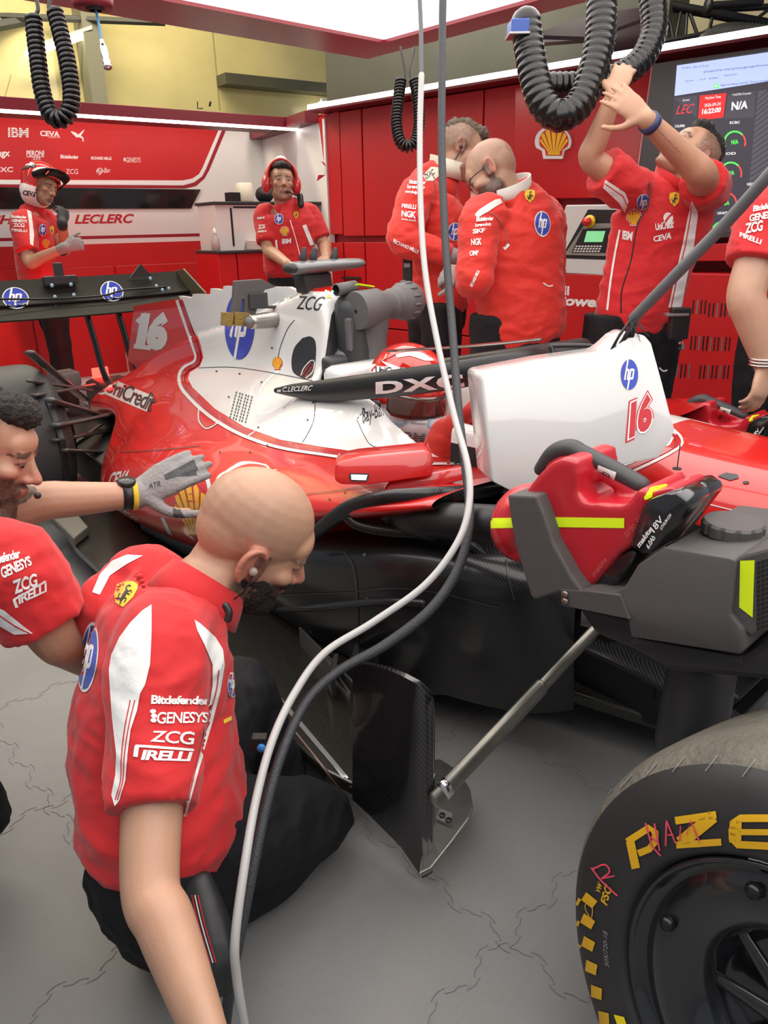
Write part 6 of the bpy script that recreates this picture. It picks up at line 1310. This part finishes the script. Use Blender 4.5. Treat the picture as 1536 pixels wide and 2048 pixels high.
# ---- 3. man with the open helmet at the far left
D3 = 5.3; p3 = lambda x, y, d=D3: at(x, y, H=d / .934)
F3 = cdir(.93, -.30, -.20); U3 = cdir(.28, .95, -.1); M3 = headM(p3(84, 372), F3, U3, 1.0)
nk3 = p3(70, 415); A3 = cdir(.55, -.05, -.83); kwf = dict(curl=(1.0, 1.0, 1.0, 1.0), spread=.0, thumb=.5)
z3 = p3(90, 560); f3 = V(z3.x, z3.y, 0)
hip3 = V(z3.x, z3.y, .95); f3d = V(F3.x, F3.y, 0).normalized(); a3 = V(A3.x, A3.y, 0).normalized()
t3, b3, s3, tr3 = figure('man in open red and white helmet at far left, gloved hand at his chin', f3, M3, nk3,
    [(nk3.lerp(p3(66, 440), .3), .08, .08), (p3(66, 432), .17, .10), (p3(66, 465), .21, .13), (p3(70, 510), .20, .135), (p3(76, 560), .19, .13)], A3,
    [dict(p=(p3(45, 448, 5.12), p3(60, 525, 5.0), p3(130, 495, 4.95)), sl=.75, sr=[.085, .085, .08, .078], hand=(cdir(.75, .3, .2), cdir(-.2, .2, .9), -1, dict(kwf)), glove=GLOVE),
     dict(p=(p3(92, 440, 5.45), p3(130, 500, 5.3), p3(124, 445, 5.1)), sl=.6, hand=(cdir(.0, 1, .1), cdir(-.8, -.2, .4), 1, dict(kwf)), glove=GLOVD)],
    [[hip3 + a3 * .09, V(f3.x, f3.y, .5) + a3 * .13, V(f3.x, f3.y, .08) + a3 * .16, f3d], [hip3 - a3 * .09, V(f3.x, f3.y, .5) - a3 * .12 + f3d * .05, V(f3.x, f3.y, .08) - a3 * .14, f3d]], SHIRT, .011, .006, skin_kw=dict(hcol=(.03, .02, .015)), wseed=2)
hm = MB(); hm.ell((0, 0, 0), (.135, .125, .125), M3 @ Matrix.Translation((-.02, 0, .035)), 28, 18); hm.ell((0, 0, 0), (.11, .115, .115), M3 @ Matrix.Translation((-.03, 0, -.045)), 28, 18)
v, f, n = remesh(hm, .008, 3); Mi3 = M3.inverted(); keep = []
for q in f:
    c = Mi3 @ (sum((v[i] for i in q), Vector()) / len(q)); keep.append(not (c.x > .035 and -.16 < c.z < .062 - (0 if abs(c.y) < .2 else 0)) )
ho = obj('helmet', v, [q for q, k in zip(f, keep) if k], [mat('helmet_red', (.55, .02, .015), .2, coat=.8), mat('helmet_white', (.78, .76, .73), .25, coat=.6)], t3)
for p in ho.data.polygons: p.material_index = 1 if (Mi3 @ p.center).z < -.035 else 0
md = ho.modifiers.new('thick', 'SOLIDIFY'); md.thickness = .014; md.offset = -1
vz = MB(); vz.tube([M3 @ V(.02, .13, .03), M3 @ V(.11, .09, .085), M3 @ V(.135, 0, .10), M3 @ V(.11, -.09, .085), M3 @ V(.02, -.13, .03)], [(.02, .006), (.03, .006), (.034, .006), (.03, .006), (.02, .006)], 12, 6, up=M3.to_3x3() @ V(.6, 0, .8)); vz.build('visor', mat('visor_black', (.012, .01, .01), .06), ho, True)
txt(ho, 'CEVA', TXK, [(46, 380), (73, 384), (73, 394), (46, 390)], .2, .03, 1, .002); txt(ho, 'BR', TXK, [(30, 379), (42, 379), (42, 387), (30, 387)], 0, .03, 1, .002); on(ho, line_shape([(40, 337), (56, 328), (70, 332)], 8, 3), TXW); txt(ho, 'UniCredit', TXK, [(42, 333), (72, 327), (72, 334), (42, 341)], 0, .02, 1, .004)
m2 = MB(); m2.tube([p3(96, 402, 5.05), p3(106, 405, 5.02)], .006, 8, 2); m2.build('microphone', BLACK, t3, True)
for s_, q_ in (('Bitdefender', [(23, 430), (53, 432), (53, 438), (23, 436)]), ('GENESYS', [(24, 438), (54, 440), (54, 446), (24, 444)]), ('ZCG', [(27, 446), (49, 447), (49, 455), (27, 454)]), ('PIRELLI', [(24, 457), (54, 459), (54, 465), (24, 463)])): txt(s3, s_, CWHT, q_, 0, .03, .9, .003)
on(s3, P_((54, 420), (62, 424), (68, 470), (66, 492), (60, 488), (58, 450)), CWHT); hp_logo(s3, rq(78, 448, 92, 472), CBLU, CWHT, .003, 5); shell_logo(s3, rq(84, 478, 99, 496), CWHT, CRED, CYEL, .003, 5); shield(s3, rq(98, 452, 108, 470), CYEL, CBLK, .003, 5)
m2 = MB(); w3 = p3(119, 500, 4.97); m2.tube([w3, w3 + cdir(.75, .3, 0) * .03], .042, 14, 1, cap='flat'); wo = m2.build('watch', BLACK, t3, True)
# ---- 4. man with the red headset
D4 = 4.9; p4 = lambda x, y, d=D4: at(x, y, H=d / .934)
F4 = cdir(.28, -.12, -.95); U4 = cdir(-.02, .98, -.12); M4 = headM(p4(563, 366), F4, U4, 1.0); nk4 = p4(568, 412); A4 = cdir(.93, 0, .3)
z4 = p4(575, 560); f4 = V(z4.x, z4.y, 0); f4d = V(F4.x, F4.y, 0).normalized(); a4 = V(A4.x, A4.y, 0).normalized()
t4, b4, s4, tr4 = figure('man with red and white headset standing in front of the white counter', f4, M4, nk4,
    [(nk4.lerp(p4(570, 430), .4), .07, .07), (p4(572, 424), .15, .09), (p4(575, 450), .19, .12), (p4(578, 495), .175, .12), (p4(580, 535), .18, .125)], A4,
    [dict(p=(p4(530, 432), p4(537, 500, 4.8), p4(575, 528, 4.55)), sl=.8, sr=[.075, .078, .075, .075], hand=(cdir(.9, -.3, -.2), cdir(0, -.9, .3), -1, dict(curl=(.4,) * 4))),
     dict(p=(p4(618, 430, 5.0), p4(648, 490, 4.95), p4(652, 515, 4.7)), sl=.8, sr=[.075, .078, .075, .072], hand=(cdir(-.2, -.6, -.7), cdir(0, -.7, .6), 1, dict(curl=(.4,) * 4)))],
    [[V(f4.x, f4.y, .95) + a4 * .09, V(f4.x, f4.y, .5) + a4 * .1, V(f4.x, f4.y, .08) + a4 * .11, f4d], [V(f4.x, f4.y, .95) - a4 * .09, V(f4.x, f4.y, .5) - a4 * .1, V(f4.x, f4.y, .08) - a4 * .11, f4d]], SHIRT, .010, .006, skin_kw=dict(beard=.25, hcol=(.03, .02, .015)), wseed=5)
hair(M4, t4, [((-.025, 0, .06), (.092, .078, .066)), ((.045, 0, .088), (.05, .062, .03))], HAIRB, .008, .010, 45); eyes(M4, t4)
m2 = MB(); hb = [M4 @ V(-.01, .098 * cos(a), .02 + .118 * sin(a)) for a in [radians(x) for x in range(0, 181, 20)]]; m2.tube(hb, [(.05, .014)] * len(hb), 12, 4, up=M4.to_3x3() @ V(1, 0, 0)); hs_ = m2.build('headset', mat('headset_red', (.6, .03, .03), .3, coat=.5), t4, True)
for s in (1, -1): m2 = MB(); m2.ell((0, 0, 0), (.05, .03, .058), M4 @ Matrix.Translation((-.008, s * .098, -.01)), 18, 12); m2.build('ear_cup', mat('headset_red', (.6, .03, .03), .3), hs_, True)
m2 = MB(); m2.ell((0, 0, 0), (.018, .045, .04), M4 @ Matrix.Translation((.01, 0, .125)), 14, 10); m2.build('headset_pad', CWHT, hs_, True); shield(hs_, rq(547, 330, 557, 344), CYEL, CBLK, .002, 5)
m2 = MB(); m2.tube([M4 @ V(-.01, .11, -.05), M4 @ V(.06, .09, -.09), M4 @ V(.11, .03, -.085)], .004, 8, 5); m2.ell((0, 0, 0), (.012, .014, .01), M4 @ Matrix.Translation((.112, .02, -.083))); m2.build('boom_microphone', BLACK, hs_, True)
for s_, q_ in (('Bitdefender', [(515, 434), (530, 432), (530, 437), (515, 439)]), ('ZCG', [(517, 450), (530, 448), (530, 457), (517, 459)]), ('PIRELLI', [(516, 462), (533, 459), (533, 464), (516, 466)]), ('IBM', [(564, 478), (582, 476), (582, 486), (564, 488)])): txt(s4, s_, CWHT, q_, 0, .03, .9, .003)
hp_logo(s4, rq(549, 428, 567, 449), CBLU, CWHT, .003, 5); shell_logo(s4, rq(560, 453, 578, 472), CWHT, CRED, CYEL, .003, 5); shield(s4, rq(587, 423, 597, 438), CYEL, CBLK, .003, 5); on(s4, line_shape([(552, 480), (556, 515)], 4), CWHT); on(s4, line_shape([(608, 450), (624, 490)], 8), CWHT); on(s4, line_shape([(580, 440), (592, 480), (602, 520)], 1.5), TXW, .003)
m2 = MB(); m2.tube([p4(600, 392, 4.85), p4(602, 410, 4.83)], .02, 10, 2); m2.build('radio_microphone', BLACK, t4, True)
# ---- 5. man in a red race suit, side view
D5 = 3.6; p5 = lambda x, y, d=D5: at(x, y, H=d / .934)
F5 = cdir(.90, -.42, .05); U5 = cdir(.40, .90, -.1); M5 = headM(p5(922, 300), F5, U5, 1.02); nk5 = p5(890, 350); A5 = cdir(.25, .02, -.97)
z5 = p5(870, 560); f5 = V(z5.x, z5.y, 0); f5d = V(F5.x, F5.y, 0).normalized(); a5 = V(A5.x, A5.y, 0).normalized()
t5, b5, s5, tr5 = figure('short haired man in red race suit top looking down at his gloved hands', f5, M5, nk5,
    [(nk5.lerp(p5(866, 400), .35), .085, .09), (p5(866, 375), .17, .12), (p5(858, 420), .215, .155), (p5(868, 490), .205, .15), (p5(878, 545), .20, .14), (p5(880, 590), .20, .14)], A5,
    [dict(p=(p5(832, 395, 3.42), p5(806, 480, 3.34), p5(908, 512, 3.32)), r=[.05, .05, .044, .042, .031], sl=1.5, sr=[.088, .085, .078, .074], hand=(cdir(.9, -.15, .2), cdir(.1, -.2, .9), -1, dict(curl=(.5, .5, .5, .5), spread=.03)), glove=GLOVE),
     dict(p=(p5(880, 385, 3.78), p5(900, 470, 3.8), p5(945, 505, 3.65)), sl=1.5, sr=[.09, .085, .08, .075], hand=(cdir(.8, -.3, -.3), cdir(0, -.5, .8), 1, dict(curl=(.5,) * 4)), glove=GLOVE)],
    [[V(f5.x, f5.y, .95) + a5 * .1, V(f5.x, f5.y, .5) + a5 * .12, V(f5.x, f5.y, .08) + a5 * .12, f5d], [V(f5.x, f5.y, .95) - a5 * .1, V(f5.x, f5.y, .5) - a5 * .12, V(f5.x, f5.y, .08) - a5 * .12, f5d]], SUIT, .009, .009, (.43, .24, .155),
    dict(beard=.38, bcol=(.08, .06, .045), hcol=(.06, .045, .03), hairline=hl_side), wseed=12)
hair(M5, t5, [((-.01, 0, .095), (.075, .06, .036)), ((.045, 0, .10), (.045, .052, .032)), ((-.06, 0, .07), (.05, .058, .045))], HAIRG, .006, .010, 60); eyes(M5, t5, look=-.005)
ring_collar('collar', nk5 + (M5 @ V(0, 0, 0) - nk5) * .12, M5 @ V(-.02, 0, -.05) - nk5 + V(0, 0, .05), A5, .085, .085, .055, mat('collar_cream', (.66, .62, .5), .7), t5)
txt(s5, 'DXC', CBLK, [(848, 350), (866, 338), (870, 348), (852, 360)], 0, .02, 1, .003)
on(s5, P_((846, 352), (862, 334), (880, 335), (880, 350), (866, 362), (852, 362)), mat('collar_cream', (.66, .62, .5), .7), .002)
for s_, q_ in (('Bitdefender', [(820, 361), (852, 362), (850, 370), (819, 368)]), ('brembo', [(816, 370), (850, 371), (848, 379), (815, 378)]), ('ambipar', [(812, 381), (846, 384), (844, 391), (811, 388)]), ('PIRELLI', [(805, 408), (832, 410), (831, 419), (804, 416)]), ('NGK', [(804, 421), (832, 424), (831, 437), (803, 434)]), ('SPARK PLUGS', [(803, 437), (831, 440), (831, 443), (803, 440)]), ('RICHARD MILLE', [(789, 478), (838, 500), (836, 507), (787, 485)])): txt(s5, s_, CWHT, q_, 0, .03, .9, .004)
on(s5, line_shape([(828, 360), (848, 345), (866, 352), (870, 375)], 2, 3), mat('suit_seam', (.35, .1, .1), .7), .003); hp_logo(s5, rq(896, 445, 920, 482), CBLU, CWHT, .003, 5)
m2 = MB(); m2.obox(p5(806, 575, 3.40), R0 * .045, HD * .03, V(0, 0, .15), .006); ra5 = m2.build('radio', BLACK, t5); MB().obox(p5(808, 535, 3.395), R0 * .03, HD * .01, V(0, 0, .02), .002).build('radio_screen', GREYM, ra5)
m2 = MB(); m2.ell(M5 @ V(.0, -.088, -.02), (.009, .009, .009)); m2.tube([M5 @ V(.005, -.092, -.02), M5 @ V(.0, -.09, -.08)], .003, 6, 3); m2.build('earpiece', BLACK, t5, True)
# ---- 6. bald man in a red race suit seen from behind
D6 = 3.05; p6 = lambda x, y, d=D6: at(x, y, H=d / .934)
F6 = cdir(-.72, -.50, .30); U6 = cdir(-.30, .93, .02); M6 = headM(p6(982, 345), F6, U6, 1.02); nk6 = p6(1018, 392); A6 = cdir(.93, -.05, .36)
z6 = p6(1035, 560); f6 = V(z6.x, z6.y, 0); f6d = V(F6.x, F6.y, 0).normalized(); a6 = V(A6.x, A6.y, 0).normalized()
t6, b6, s6, tr6 = figure('bald man with glasses in red race suit top standing with his back to the camera', f6, M6, nk6,
    [(nk6.lerp(p6(1030, 440), .35), .09, .09), (p6(1026, 415), .17, .12), (p6(1030, 460), .215, .15), (p6(1035, 530), .20, .15), (p6(1040, 590), .20, .145), (p6(1045, 650), .20, .14)], A6,
    [dict(p=(p6(962, 440, 2.93), p6(948, 560, 2.85), p6(928, 545, 3.05)), r=[.05, .05, .044, .042, .031], sl=1.5, sr=[.088, .085, .078, .072], hand=(cdir(-.7, .1, .5), cdir(.3, -.2, .7), -1, dict(curl=(.6,) * 4)), glove=GLOVE),
     dict(p=(p6(1090, 445, 3.15), p6(1095, 550, 3.2), p6(1060, 590, 3.4)), sl=1.5, sr=[.095, .09, .08, .075], hand=(cdir(-.5, 0, .8), cdir(0, -1, 0), 1, dict(curl=(.5,) * 4)))],
    [[V(f6.x, f6.y, .95) + a6 * .1, V(f6.x, f6.y, .5) + a6 * .11, V(f6.x, f6.y, .08) + a6 * .12, f6d], [V(f6.x, f6.y, .95) - a6 * .1, V(f6.x, f6.y, .5) - a6 * .11, V(f6.x, f6.y, .08) - a6 * .12, f6d]], SUIT, .009, .010, (.43, .245, .16),
    dict(beard=.9, bcol=(.04, .03, .025), hairline=lambda f, s, u: .5 * hl_side(f, s, u), hcol=(.10, .07, .055)), wseed=21)
ring_collar('collar', nk6 + V(0, 0, .005), M6 @ V(-.02, 0, -.05) - nk6 + V(0, 0, .04), A6, .088, .088, .05, mat('collar_white', (.66, .64, .58), .7), t6)
on(s6, P_((950, 430), (958, 420), (990, 400), (1000, 398), (1004, 406), (975, 424), (955, 436)), mat('collar_white', (.66, .64, .58), .7), .003)
m2 = MB(); m2.tube([M6 @ V(.092, .04, .0), M6 @ V(.07, .072, .004), M6 @ V(-.0, .080, .0)], .0022, 6, 4); m2.tube([M6 @ V(.092, -.04, .0), M6 @ V(.07, -.072, .004), M6 @ V(-.0, -.080, .0)], .0022, 6, 4)
for s in (1, -1): m2.tube([M6 @ V(.098, s * .032 + .022 * cos(a), -.004 + .018 * sin(a)) for a in [2 * pi * k / 14 for k in range(14)]], .002, 6, 1, closed=True)
m2.tube([M6 @ V(.098, -.01, 0), M6 @ V(.1, 0, .003), M6 @ V(.098, .01, 0)], .002, 6, 3); m2.build('glasses', BLACK, t6, True)
hp_logo(s6, [(1067, 421), (1100, 424), (1100, 474), (1069, 474)], CBLU, CWHT, .003, 6); shield(s6, rq(1048, 380, 1070, 406), CYEL, CBLK, .003, 5)
for s_, q_ in (('Bitdefender', [(953, 434), (986, 432), (986, 441), (953, 443)]), ('brembo', [(951, 447), (981, 444), (981, 452), (951, 455)]), ('SKF', [(946, 459), (970, 456), (970, 465), (946, 468)]), ('NGK', [(943, 478), (963, 476), (963, 490), (943, 491)]), ('OMP', [(940, 503), (957, 501), (957, 511), (940, 513)])): txt(s6, s_, CWHT, q_, 0, .03, .9, .004)
txt(s6, 'RICHARD MILLE', CWHT, [(940, 570), (954, 540), (959, 543), (945, 574)], 0, .03, .9, .004); on(s6, line_shape([(958, 425), (985, 428), (1000, 445), (1014, 470), (1010, 495)], 2, 3), mat('suit_seam', (.35, .1, .1), .7), .003); on(s6, line_shape([(1008, 498), (1018, 488)], 6), CWHT); on(s6, line_shape([(1086, 566), (1096, 572), (1105, 571)], 2.5, 3), CWHT)
# ---- 7. man reaching up to the hose
D7 = 2.95; p7 = lambda x, y, d=D7: at(x, y, H=d / .934)
F7 = cdir(-.62, .62, -.30); U7 = cdir(.55, .72, -.05); M7 = headM(p7(1380, 312), F7, U7, 1.0); nk7 = p7(1345, 372); A7 = cdir(.95, -.10, .10)
z7 = p7(1275, 560); f7 = V(z7.x, z7.y, 0); f7d = V(-HD.x, -HD.y, 0).normalized(); a7 = V(A7.x, A7.y, 0).normalized()
t7, b7, s7, tr7 = figure('man in red team shirt reaching up with both hands to the hanging hose', f7, M7, nk7,
    [(nk7.lerp(p7(1335, 420), .3), .075, .075), (p7(1330, 400), .16, .10), (p7(1325, 440), .205, .13), (p7(1300, 520), .18, .125), (p7(1282, 590), .175, .125), (p7(1275, 630), .178, .125)], A7,
    [dict(p=(p7(1248, 372, 2.85), p7(1180, 315, 2.8), p7(1228, 190, 2.72)), r=[.05, .05, .044, .041, .029], sl=.62, sr=[.08, .085, .085, .085], hand=(cdir(.35, .9, .1), cdir(.2, -.2, .95), -1, dict(curl=(.35, .35, .35, .35), spread=.1, thumb=.7))),
     dict(p=(p7(1412, 380, 2.88), p7(1400, 345, 2.62), p7(1292, 238, 2.5)), r=[.055, .056, .052, .045, .030], sl=.55, sr=[.085, .09, .085, .08], hand=(cdir(-.72, .68, .1), cdir(.2, .1, .95), -1, dict(curl=(.1, .12, .15, .15), spread=.14, thumb=.9)))],
    [[V(f7.x, f7.y, .95) + a7 * .1, V(f7.x, f7.y, .5) + a7 * .11, V(f7.x, f7.y, .08) + a7 * .12, f7d], [V(f7.x, f7.y, .95) - a7 * .1, V(f7.x, f7.y, .5) - a7 * .11, V(f7.x, f7.y, .08) - a7 * .12, f7d]], SHIRT, .008, .007, (.44, .24, .15),
    dict(beard=.3, hcol=(.03, .02, .015), hairline=hl_side), wseed=31)
hair(M7, t7, [((-.02, 0, .085), (.08, .066, .04)), ((.04, 0, .095), (.045, .056, .03)), ((-.065, 0, .05), (.04, .062, .05))], HAIRD, .006, .008, 60); eyes(M7, t7)
m2 = MB(); w7 = p7(1292, 238, 2.5).lerp(p7(1400, 345, 2.62), .07); d7 = (p7(1400, 345, 2.62) - p7(1292, 238, 2.5)).normalized(); m2.tube([w7 - d7 * .012, w7 + d7 * .012], (.036), 20, 1, cap='flat'); m2.build('wristband', mat('navy_band', (.03, .04, .12), .5), t7, True)
for i in range(12): decal(b7, line_shape([(1312 + i * 4.4, 254 + i * 4.6 + (i % 3)), (1314 + i * 4.4, 258 + i * 4.6 - (i % 2))], 1.8), mat('tattoo', (.16, .11, .09), .6), off=.0012, seg=4)
on(s7, P_((1206, 375), (1212, 360), (1250, 385), (1257, 402), (1250, 425), (1238, 405)), CWHT); on(s7, line_shape([(1210, 367), (1246, 392), (1254, 410)], 2), CRED, .003)
on(s7, P_((1384, 402), (1396, 422), (1386, 500), (1372, 560), (1362, 615), (1336, 615), (1350, 550), (1366, 480), (1376, 430)), CWHT); on(s7, line_shape([(1384, 410), (1370, 490), (1352, 560), (1341, 615)], 2.2), CRED, .0035)
on(s7, line_shape([(1215, 620), (1222, 560), (1232, 500), (1240, 460)], 4, 3), CWHT)
shell_logo(s7, rq(1253, 416, 1283, 452), CWHT, CRED, CYEL, .003, 6); hp_logo(s7, rq(1273, 388, 1298, 420), CBLU, CWHT, .003, 6); shield(s7, rq(1337, 385, 1360, 414), CYEL, CBLK, .003, 6)
for s_, q_ in (('UniCredit', [(1310, 447), (1348, 438), (1346, 456), (1311, 461)]), ('CEVA', [(1306, 473), (1344, 463), (1342, 478), (1307, 484)]), ('IBM', [(1246, 461), (1266, 464), (1264, 482), (1245, 478)])): txt(s7, s_, CWHT, q_, 0, .03, .9, .003)
on(s7, ell_shape(16, 10, 11, 1336, 436), CWHT); on(s7, line_shape([(1330, 444), (1337, 434), (1344, 428)], 4), CRED, .004)
MB().tube([p7(1300, 366, 2.80), p7(1296, 410, 2.78), p7(1275, 450, 2.78), p7(1262, 520, 2.78), p7(1244, 580, 2.78), p7(1242, 625, 2.78)], .0028, 6, 6).build('radio_wire', BLACK, t7, True)
ring_collar('collar', nk7, M7 @ V(-.02, 0, -.05) - nk7, A7, .078, .075, .03, SHIRT, t7, 1.25)
m2 = MB(); m2.obox(p7(1338, 680, 2.72), R0 * .075, HD * .04, V(0, 0, .12), .006); rd7 = m2.build('belt_radio', BLACK, t7); m2 = MB(); m2.obox(p7(1334, 634, 2.715), R0 * .085, HD * .045, V(0, 0, .012), .003); m2.build('radio_cap', GREYM, rd7); m2 = MB(); m2.lathe([(.01, 0), (.012, .03), (0, .03)], p7(1360, 684, 2.72), (.3, .3, -1), 12); m2.build('radio_plug', CHROME, rd7, True)
on(tr7, line_shape([(1318, 735), (1326, 742), (1334, 740)], 3, 3), CWHT)
# ---- 8. man at the right edge
D8 = 2.35; p8 = lambda x, y, d=D8: at(x, y, H=d / .934)
M8 = headM(p8(1640, 300), cdir(-.9, -.1, .3), cdir(0, 1, 0), 1.0); nk8 = p8(1630, 380); A8 = cdir(.5, 0, -.86); z8 = p8(1620, 560); f8 = V(z8.x, z8.y, 0); f8d = cdir(-.86, 0, -.4); f8d = V(f8d.x, f8d.y, 0).normalized(); a8 = V(A8.x, A8.y, 0).normalized()
t8, b8, s8, tr8 = figure('man at the right edge with a steel bracelet, only arm and sleeve in view', f8, M8, nk8,
    [(nk8.lerp(p8(1640, 440), .3), .08, .08), (p8(1630, 410), .16, .10), (p8(1630, 470), .20, .13), (p8(1635, 560), .18, .13), (p8(1635, 680), .18, .13)], A8,
    [dict(p=(p8(1540, 430, 2.22), p8(1492, 590, 2.15), p8(1530, 730, 2.12)), r=[.06, .06, .056, .054, .034], sl=.62, sr=[.09, .092, .092, .09], hand=(cdir(-.15, -1, .1), cdir(-.5, 0, .8), -1, dict(curl=(.4, .45, .5, .5), spread=.02, thumb=.4))),
     dict(p=(p8(1720, 430, 2.5), p8(1760, 560), p8(1720, 700)), hand=(cdir(0, -1, 0), cdir(-1, 0, .3), 1, {}))],
    [[V(f8.x, f8.y, .95) + a8 * .1, V(f8.x, f8.y, .5) + a8 * .1, V(f8.x, f8.y, .08) + a8 * .11, f8d], [V(f8.x, f8.y, .95) - a8 * .1, V(f8.x, f8.y, .5) - a8 * .1, V(f8.x, f8.y, .08) - a8 * .11, f8d]], SHIRT, .008, .006, (.46, .27, .18), dict(hcol=(.03, .02, .015)), wseed=41)
hair(M8, t8, [((-.025, 0, .06), (.092, .08, .066)), ((.04, 0, .09), (.05, .062, .03))], HAIRB, .008, .006, 90)
m2 = MB(); wv = p8(1524, 722, 2.12); 
for k in range(3): m2.tube([wv + V(0, 0, .009 - .009 * k), wv + V(0, 0, .005 - .009 * k)], .0375, 20, 1, cap='flat')
m2.build('bracelet', CHROME, t8, True)
for s_, q_ in (('Bitdefender', [(1507, 412), (1560, 402), (1560, 414), (1507, 424)]), ('GENESYS', [(1500, 430), (1556, 420), (1556, 434), (1500, 444)]), ('ZCG', [(1491, 448), (1526, 440), (1526, 462), (1491, 468)]), ('PIRELLI', [(1480, 464), (1524, 480), (1522, 490), (1480, 474)])): txt(s8, s_, CWHT, q_, .1, .03, .9, .003, 8)
# ---- 9. driver in the cockpit
hc9 = at(820, 786, Y=-.03); F9 = V(.97, -.08, -.18).normalized(); M9 = headM(hc9, F9, V(.15, 0, 1), 1.06)
t9 = thing('person', 'driver in red and white crash helmet sitting in the cockpit of the car', 'person', V(hc9.x, hc9.y, .3)); b = MB(); head_parts(b, M9); nk9 = hc9 + V(-.05, 0, -.15)
b.tube([M9 @ V(-.02, 0, -.04), nk9, nk9 + V(0, 0, -.1)], [.055, .058, .07], 14, 3); torso(b, [(nk9, .12, .08), (nk9 + V(-.02, 0, -.15), .16, .10), (nk9 + V(.02, 0, -.3), .14, .10)], V(0, 1, 0))
gh = [at(928, 842, Y=-.16), at(930, 850, Y=.12)]
for s, gp in ((-1, gh[0]), (1, gh[1])):
    b.tube([nk9 + V(0, s * .14, -.06), nk9 + V(.2, s * .18, -.2), gp + V(-.06, 0, -.04)], [.05, .045, .032], 12, 4); hand_parts(b, gp + V(-.03, 0, -.02), V(.6, 0, .7), V(.7, -s * .3, -.6), s, .95, curl=(.8,) * 4)
body_mesh(b, .0065, t9, M9, 2)
g = MB(); torso(g, [(nk9 + V(0, 0, -.04), .13, .09), (nk9 + V(-.02, 0, -.15), .18, .12), (nk9 + V(.02, 0, -.3), .16, .12)], V(0, 1, 0))
for s, gp in ((-1, gh[0]), (1, gh[1])): g.tube([nk9 + V(0, s * .14, -.06), nk9 + V(.2, s * .18, -.2), gp + V(-.07, 0, -.05)], [.07, .062, .05], 14, 4)
garment('driver_suit', g, .009, SUIT, t9, 3, .006)
for s, gp in ((-1, gh[0]), (1, gh[1])):
    gm = MB(); gm.tube([gp + V(-.08, 0, -.06), gp + V(-.03, 0, -.02)], .042, 12, 2); hand_parts(gm, gp + V(-.03, 0, -.02), V(.6, 0, .7), V(.7, -s * .3, -.6), s, 1.1, curl=(.8,) * 4, r=.011); v, f, n = remesh(gm, .006, 1); go = obj('glove', v, f, SUIT, t9)
    if s < 0: shield(go, rq(903, 866, 913, 892), CYEL, CBLK, .002, 5)
HR = mat('driver_helmet_red', (.60, .022, .014), .16, coat=1); HW = mat('driver_helmet_white', (.66, .66, .68), .18, coat=1)
hm = MB(); hm.ell((0, 0, 0), (.142, .126, .128), M9 @ Matrix.Translation((-.015, 0, .03)), 32, 20); hm.ell((0, 0, 0), (.115, .112, .10), M9 @ Matrix.Translation((.012, 0, -.065)), 32, 20); hm.ell((0, 0, 0), (.06, .085, .07), M9 @ Matrix.Translation((.085, 0, -.075)), 24, 14)
v, f, n = remesh(hm, .0055, 4); h9 = obj('helmet', v, f, [HR, HW], t9); Mi9 = M9.inverted()
for p in h9.data.polygons:
    q = Mi9 @ p.center; p.material_index = 1 if q.z < -.02 + q.x * .12 or q.x < -.12 else 0
vs = []; fs = []
for i in range(17):
    a = radians(-72 + 144 * i / 16)
    for j in range(6):
        u = -.045 + .075 * j / 5; k = 1 - .35 * (i in (0, 16)); vs.append(M9 @ V(-.01 + .143 * cos(a) * (1 - .6 * max(0, u - .01) ** 1.0), .125 * sin(a) * 1.015, u * k + .004))
for i in range(16):
    for j in range(5): fs.append((i * 6 + j, i * 6 + j + 1, (i + 1) * 6 + j + 1, (i + 1) * 6 + j))
vo = obj('visor', vs, fs, mat('visor_tint', (.12, .07, .06), .05, metal=.5, coat=1), h9); md = vo.modifiers.new('t', 'SOLIDIFY'); md.thickness = .003
txt(h9, 'UniCredit', TXK, [(752, 733), (812, 736), (806, 752), (752, 746)], 0, .02, .9, .0025, 6); on(h9, line_shape([(742, 740), (812, 746)], 18), TXW, .0015); on(h9, ell_shape(14, 8, 9, 748, 737), TXW, .002); on(h9, line_shape([(744, 743), (748, 737), (754, 732)], 3), HR, .003)
txt(h9, 'IBM', mat('helmet_grey_print', (.12, .12, .13), .4), [(802, 862), (850, 867), (847, 884), (803, 880)], 0, .03, 1, .0025, 6)
for k in range(4): on(h9, line_shape([(800, 866 + k * 4.4), (852, 870 + k * 4.4)], 1.2), HW, .0035)
txt(h9, 'HelmaCast', TXK, [(822, 843), (852, 845), (851, 850), (822, 848)], .2, 0, 1, .0025)
LB = mat('helmet_pale_blue', (.25, .48, .65), .2, coat=.6)
for pts, w in (([(712, 728), (722, 742), (760, 756)], 4), ([(775, 842), (800, 850), (812, 845), (806, 830)], 6), ([(712, 728), (706, 756)], 4), ([(860, 838), (856, 850), (870, 862), (866, 880)], 5)): on(h9, line_shape(pts, w), LB, .002, 5)
on(h9, P_((790, 708), (830, 700), (860, 712), (868, 722), (850, 722), (820, 712), (795, 716)), TXW, .002, 5); on(h9, P_((760, 720), (775, 726), (800, 735), (830, 738), (850, 737), (825, 742), (785, 740)), HW, .0016, 5)
on(h9, line_shape([(762, 722), (800, 706), (840, 704), (862, 716)], 2.5, 3), mat('helmet_line', (.5, .1, .1), .3), .003, 5)
m2 = MB(); m2.lathe([(0, .008), (.012, .006), (.014, 0)], M9 @ V(-.0, -.128, -.02), M9.to_3x3() @ V(0, -1, 0), 18); m2.build('visor_pivot', BLACK, h9, True)
flush_decals()
